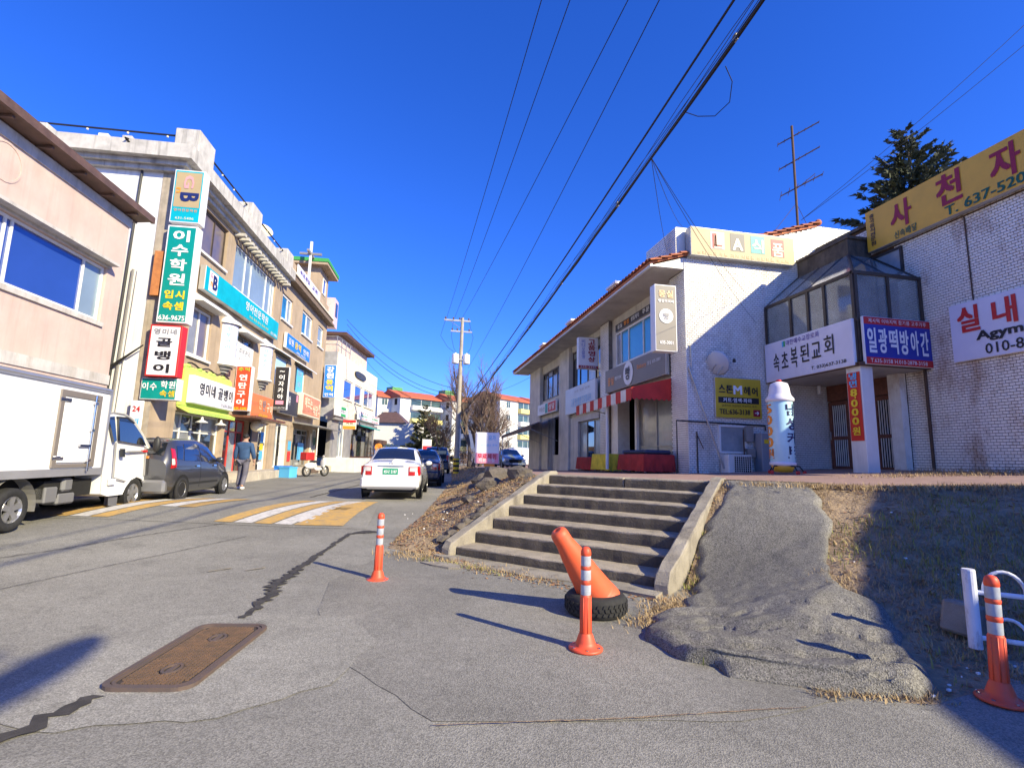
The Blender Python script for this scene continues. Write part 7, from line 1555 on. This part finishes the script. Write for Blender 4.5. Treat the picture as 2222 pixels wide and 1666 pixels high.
def bank_points(n, foot, crest, poly, seed, box, clump=0., dens=None):
    r = np.random.default_rng(seed); x = r.uniform(box[0], box[1], n); y = r.uniform(box[2], box[3], n); k = inpoly(x, y, poly)
    if dens is not None: k &= r.random(n) < dens(x, y)
    k &= ~inpoly(x, y, RAMP); x, y = x[k], y[k]; z = zbank(x, y, foot, crest)
    z = z+np.clip(np.minimum(pdist(x, y, foot), pdist(x, y, crest))*3, 0, 1)*(vnoise(x, y, 1.3, 9 if foot is FOOT_R else 3)*.16+vnoise(x, y, 4, 10 if foot is FOOT_R else 4)*.07); return np.c_[x, y, z]
cl = lambda s, sd, lo: (lambda x, y: np.clip((vnoise(x, y, s, sd)+.5)*1.9-lo, 0, 1))
BR = (2.0, 12, .5, 8); BL = (-.5, 5.5, 7.6, 40)
P = bank_points(90000, FOOT_R, CREST_R, POLY_R, 1, BR, dens=cl(2.2, 70, .25)); blades('dry_grass', P, np.full(len(P), .075), M_grass, 2, .0045, .9)
P = bank_points(20000, FOOT_R, CREST_R, POLY_R, 3, BR, dens=lambda x, y: np.clip((vnoise(x, y, 1.1, 77)+.5)*4-2.2, 0, 1)); blades('green_grass', P, np.full(len(P), .12), M_gr2, 4, .005, .8)
P = bank_points(45000, FOOT_L, CREST_L, POLY_L, 5, (-.5, 3.2, 7.6, 20), dens=cl(1.8, 71, .5)); blades('dry_grass', P, np.full(len(P), .055), M_grass, 6, .005, .95)
P = bank_points(12000, FOOT_L, CREST_L, POLY_L, 5, (.5, 5.5, 20, 45), dens=cl(.8, 72, .5)); blades('dry_grass', P, np.full(len(P), .16), M_grass, 6, .012, .9)
# verge along the crest, weeds beside the walls and stairs
def verge(a, b_, n, w_, h, m, seed, zf, name='dry_grass'):
    r = np.random.default_rng(seed); t = r.random(n); cl_ = (np.sin(t*37+seed)+np.sin(t*91+seed*2)+1.2) > r.uniform(-.6, 1.6, n); t = t[cl_]; n = len(t)
    x = a[0]+(b_[0]-a[0])*t+r.normal(0, w_, n); y = a[1]+(b_[1]-a[1])*t+r.normal(0, w_, n); blades(name, np.c_[x, y, zf(x, y)], np.full(n, h), m, seed+1, .005, .9)
for i, (p, q) in enumerate(zip(CREST_R[1:6], CREST_R[2:7])): verge(p, q, 1300, .09, .07, M_grass, 20+i, lambda x, y: zterr(x, y)); verge(p, q, 500, .3, .09, M_grass, 40+i, lambda x, y: zterr(x, y))
verge((7.5,6.6), (8.9,6.0), 900, .12, .10, M_gr2, 31, lambda x, y: zterr(x, y)-.05, 'green_grass'); verge((9.5,9.0), (12.4,8.3), 1500, .35, .09, M_grass, 33, lambda x, y: zterr(x, y)); verge((11,9.8),(12.5,8.2), 700, .1, .16, M_grass, 34, lambda x, y: zterr(x, y))
ground_z = lambda x, y: np.where(inpoly(x, y, POLY_R), zbank(x, y, FOOT_R, CREST_R), zroad(x, y))
verge((3.35,5.62), (4.9,7.15), 2600, .10, .085, M_grass, 35, ground_z); verge((2.95,5.3), (2.2,4.55), 2200, .13, .07, M_grass, 36, ground_z); verge((3.3,5.6),(4.4,6.7), 500, .1, .10, M_gr2, 37, ground_z, 'green_grass')
verge((.5,7.5), (1.8,6.1), 900, .10, .07, M_grass, 38, zroad); verge((.2,7.6), (1.3,6.55), 300, .06, .07, M_gr2, 39, zroad, 'green_grass'); verge((-.2,8.0),(.4,7.55), 500, .13, .09, M_grass, 52, zroad); verge((2.7,3.12),(3.5,2.95), 500, .04, .06, M_grass, 53, zroad); verge((4.2,4.4),(4.5,5.0), 500, .12, .1, M_grass, 54, ground_z)
def leaves(P, seed, s0=.03):
    r = np.random.default_rng(seed); b = MB()
    for x, y, z in P:
        a, s, q = r.uniform(0, 6.28), s0*r.uniform(.5, 1.4), r.uniform(-.4, .4); c, e = math.cos(a)*s, math.sin(a)*s; b.add([(x-c,y-e,z+.008),(x+e*.6,y-c*.6,z+.012+s*q),(x+c,y+e,z+.014),(x-e*.6,y+c*.6,z+.012-s*q*.5)], [(0,1,2,3)])
    return b.build('dead_leaves', M_leaf, kind='stuff')
leaves(bank_points(9000, FOOT_R, CREST_R, POLY_R, 11, BR), 1, .024); leaves(bank_points(8000, FOOT_L, CREST_L, POLY_L, 12, (-.5, 3.2, 7.6, 18)), 2, .03)
r = np.random.default_rng(9); n = 420; tt = r.random(n); x = 2.9-2.3*tt+r.normal(0, .16, n); y = 5.35+2.2*tt*1.0+r.normal(0, .12, n)-.35*np.sin(tt*3.1); leaves(np.c_[x, y, zroad(x, y)], 3, .022)
r = random.Random(12)
def clod(x, y, z, s, m, name='clod'):
    bm = bmesh.new(); bmesh.ops.create_icosphere(bm, subdivisions=2, radius=1)
    sx, sy, sz = s*r.uniform(.8,1.4), s*r.uniform(.7,1.1), s*r.uniform(.45,.75)
    for v in bm.verts: k = 1+r.uniform(-.2,.2); v.co = Vector((v.co.x*sx*k, v.co.y*sy*k, v.co.z*sz*k))
    me = bpy.data.meshes.new(name); bm.to_mesh(me); bm.free(); me.materials.append(m); return put(name, me, None, (x, y, z), r.uniform(0, 3))
for i, (x, y, s, lab) in enumerate(((1.75,11.3,.30,'dark rock at the top of the bank nearest the stair wall'),(2.15,12.4,.36,'large dark rock below the standing signboard'),(1.6,12.9,.22,'small dark rock in the dry grass left of the large rock'),(2.35,10.9,.26,'dark rock beside the head of the stairs'),(2.1,15.2,.3,'dark rock farther up the bank'),(1.2,10.6,.16,'small rock lying low on the left bank'))):
    o = clod(x, y, float(zbank(x, y, FOOT_L, CREST_L))+.05, s, M_rock, 'bank_rock'); tag(o, lab, 'rock', 'rocks on the left bank')
b = MB(); r2 = random.Random(2)
for i in range(46):
    q = r2.random(); x, y = (3.3+r2.uniform(0,1.0), 3.0+r2.uniform(-.1,.7)) if q < .4 else ((r2.uniform(-.2,1.6), r2.uniform(8.5,12)) if q < .75 else (r2.uniform(4.2,7), r2.uniform(3.2,6.2)))
    z = float(zbank(x, y, FOOT_R, CREST_R) if inpoly(np.array([x]), np.array([y]), POLY_R)[0] else (zbank(x, y, FOOT_L, CREST_L) if x < 2.2 else zroad(x, y))); s = r2.uniform(.004,.016); b.box(x-s,x+s,y-s*.6,y+s*.6,z+.01,z+.02+s*.3)
b.build('litter', INK['white'], kind='stuff')

# ---------------------------------------------------------------- clean up
bpy.data.objects.remove(_to); bpy.data.curves.remove(_tc); bpy.data.scenes.remove(_tsc)
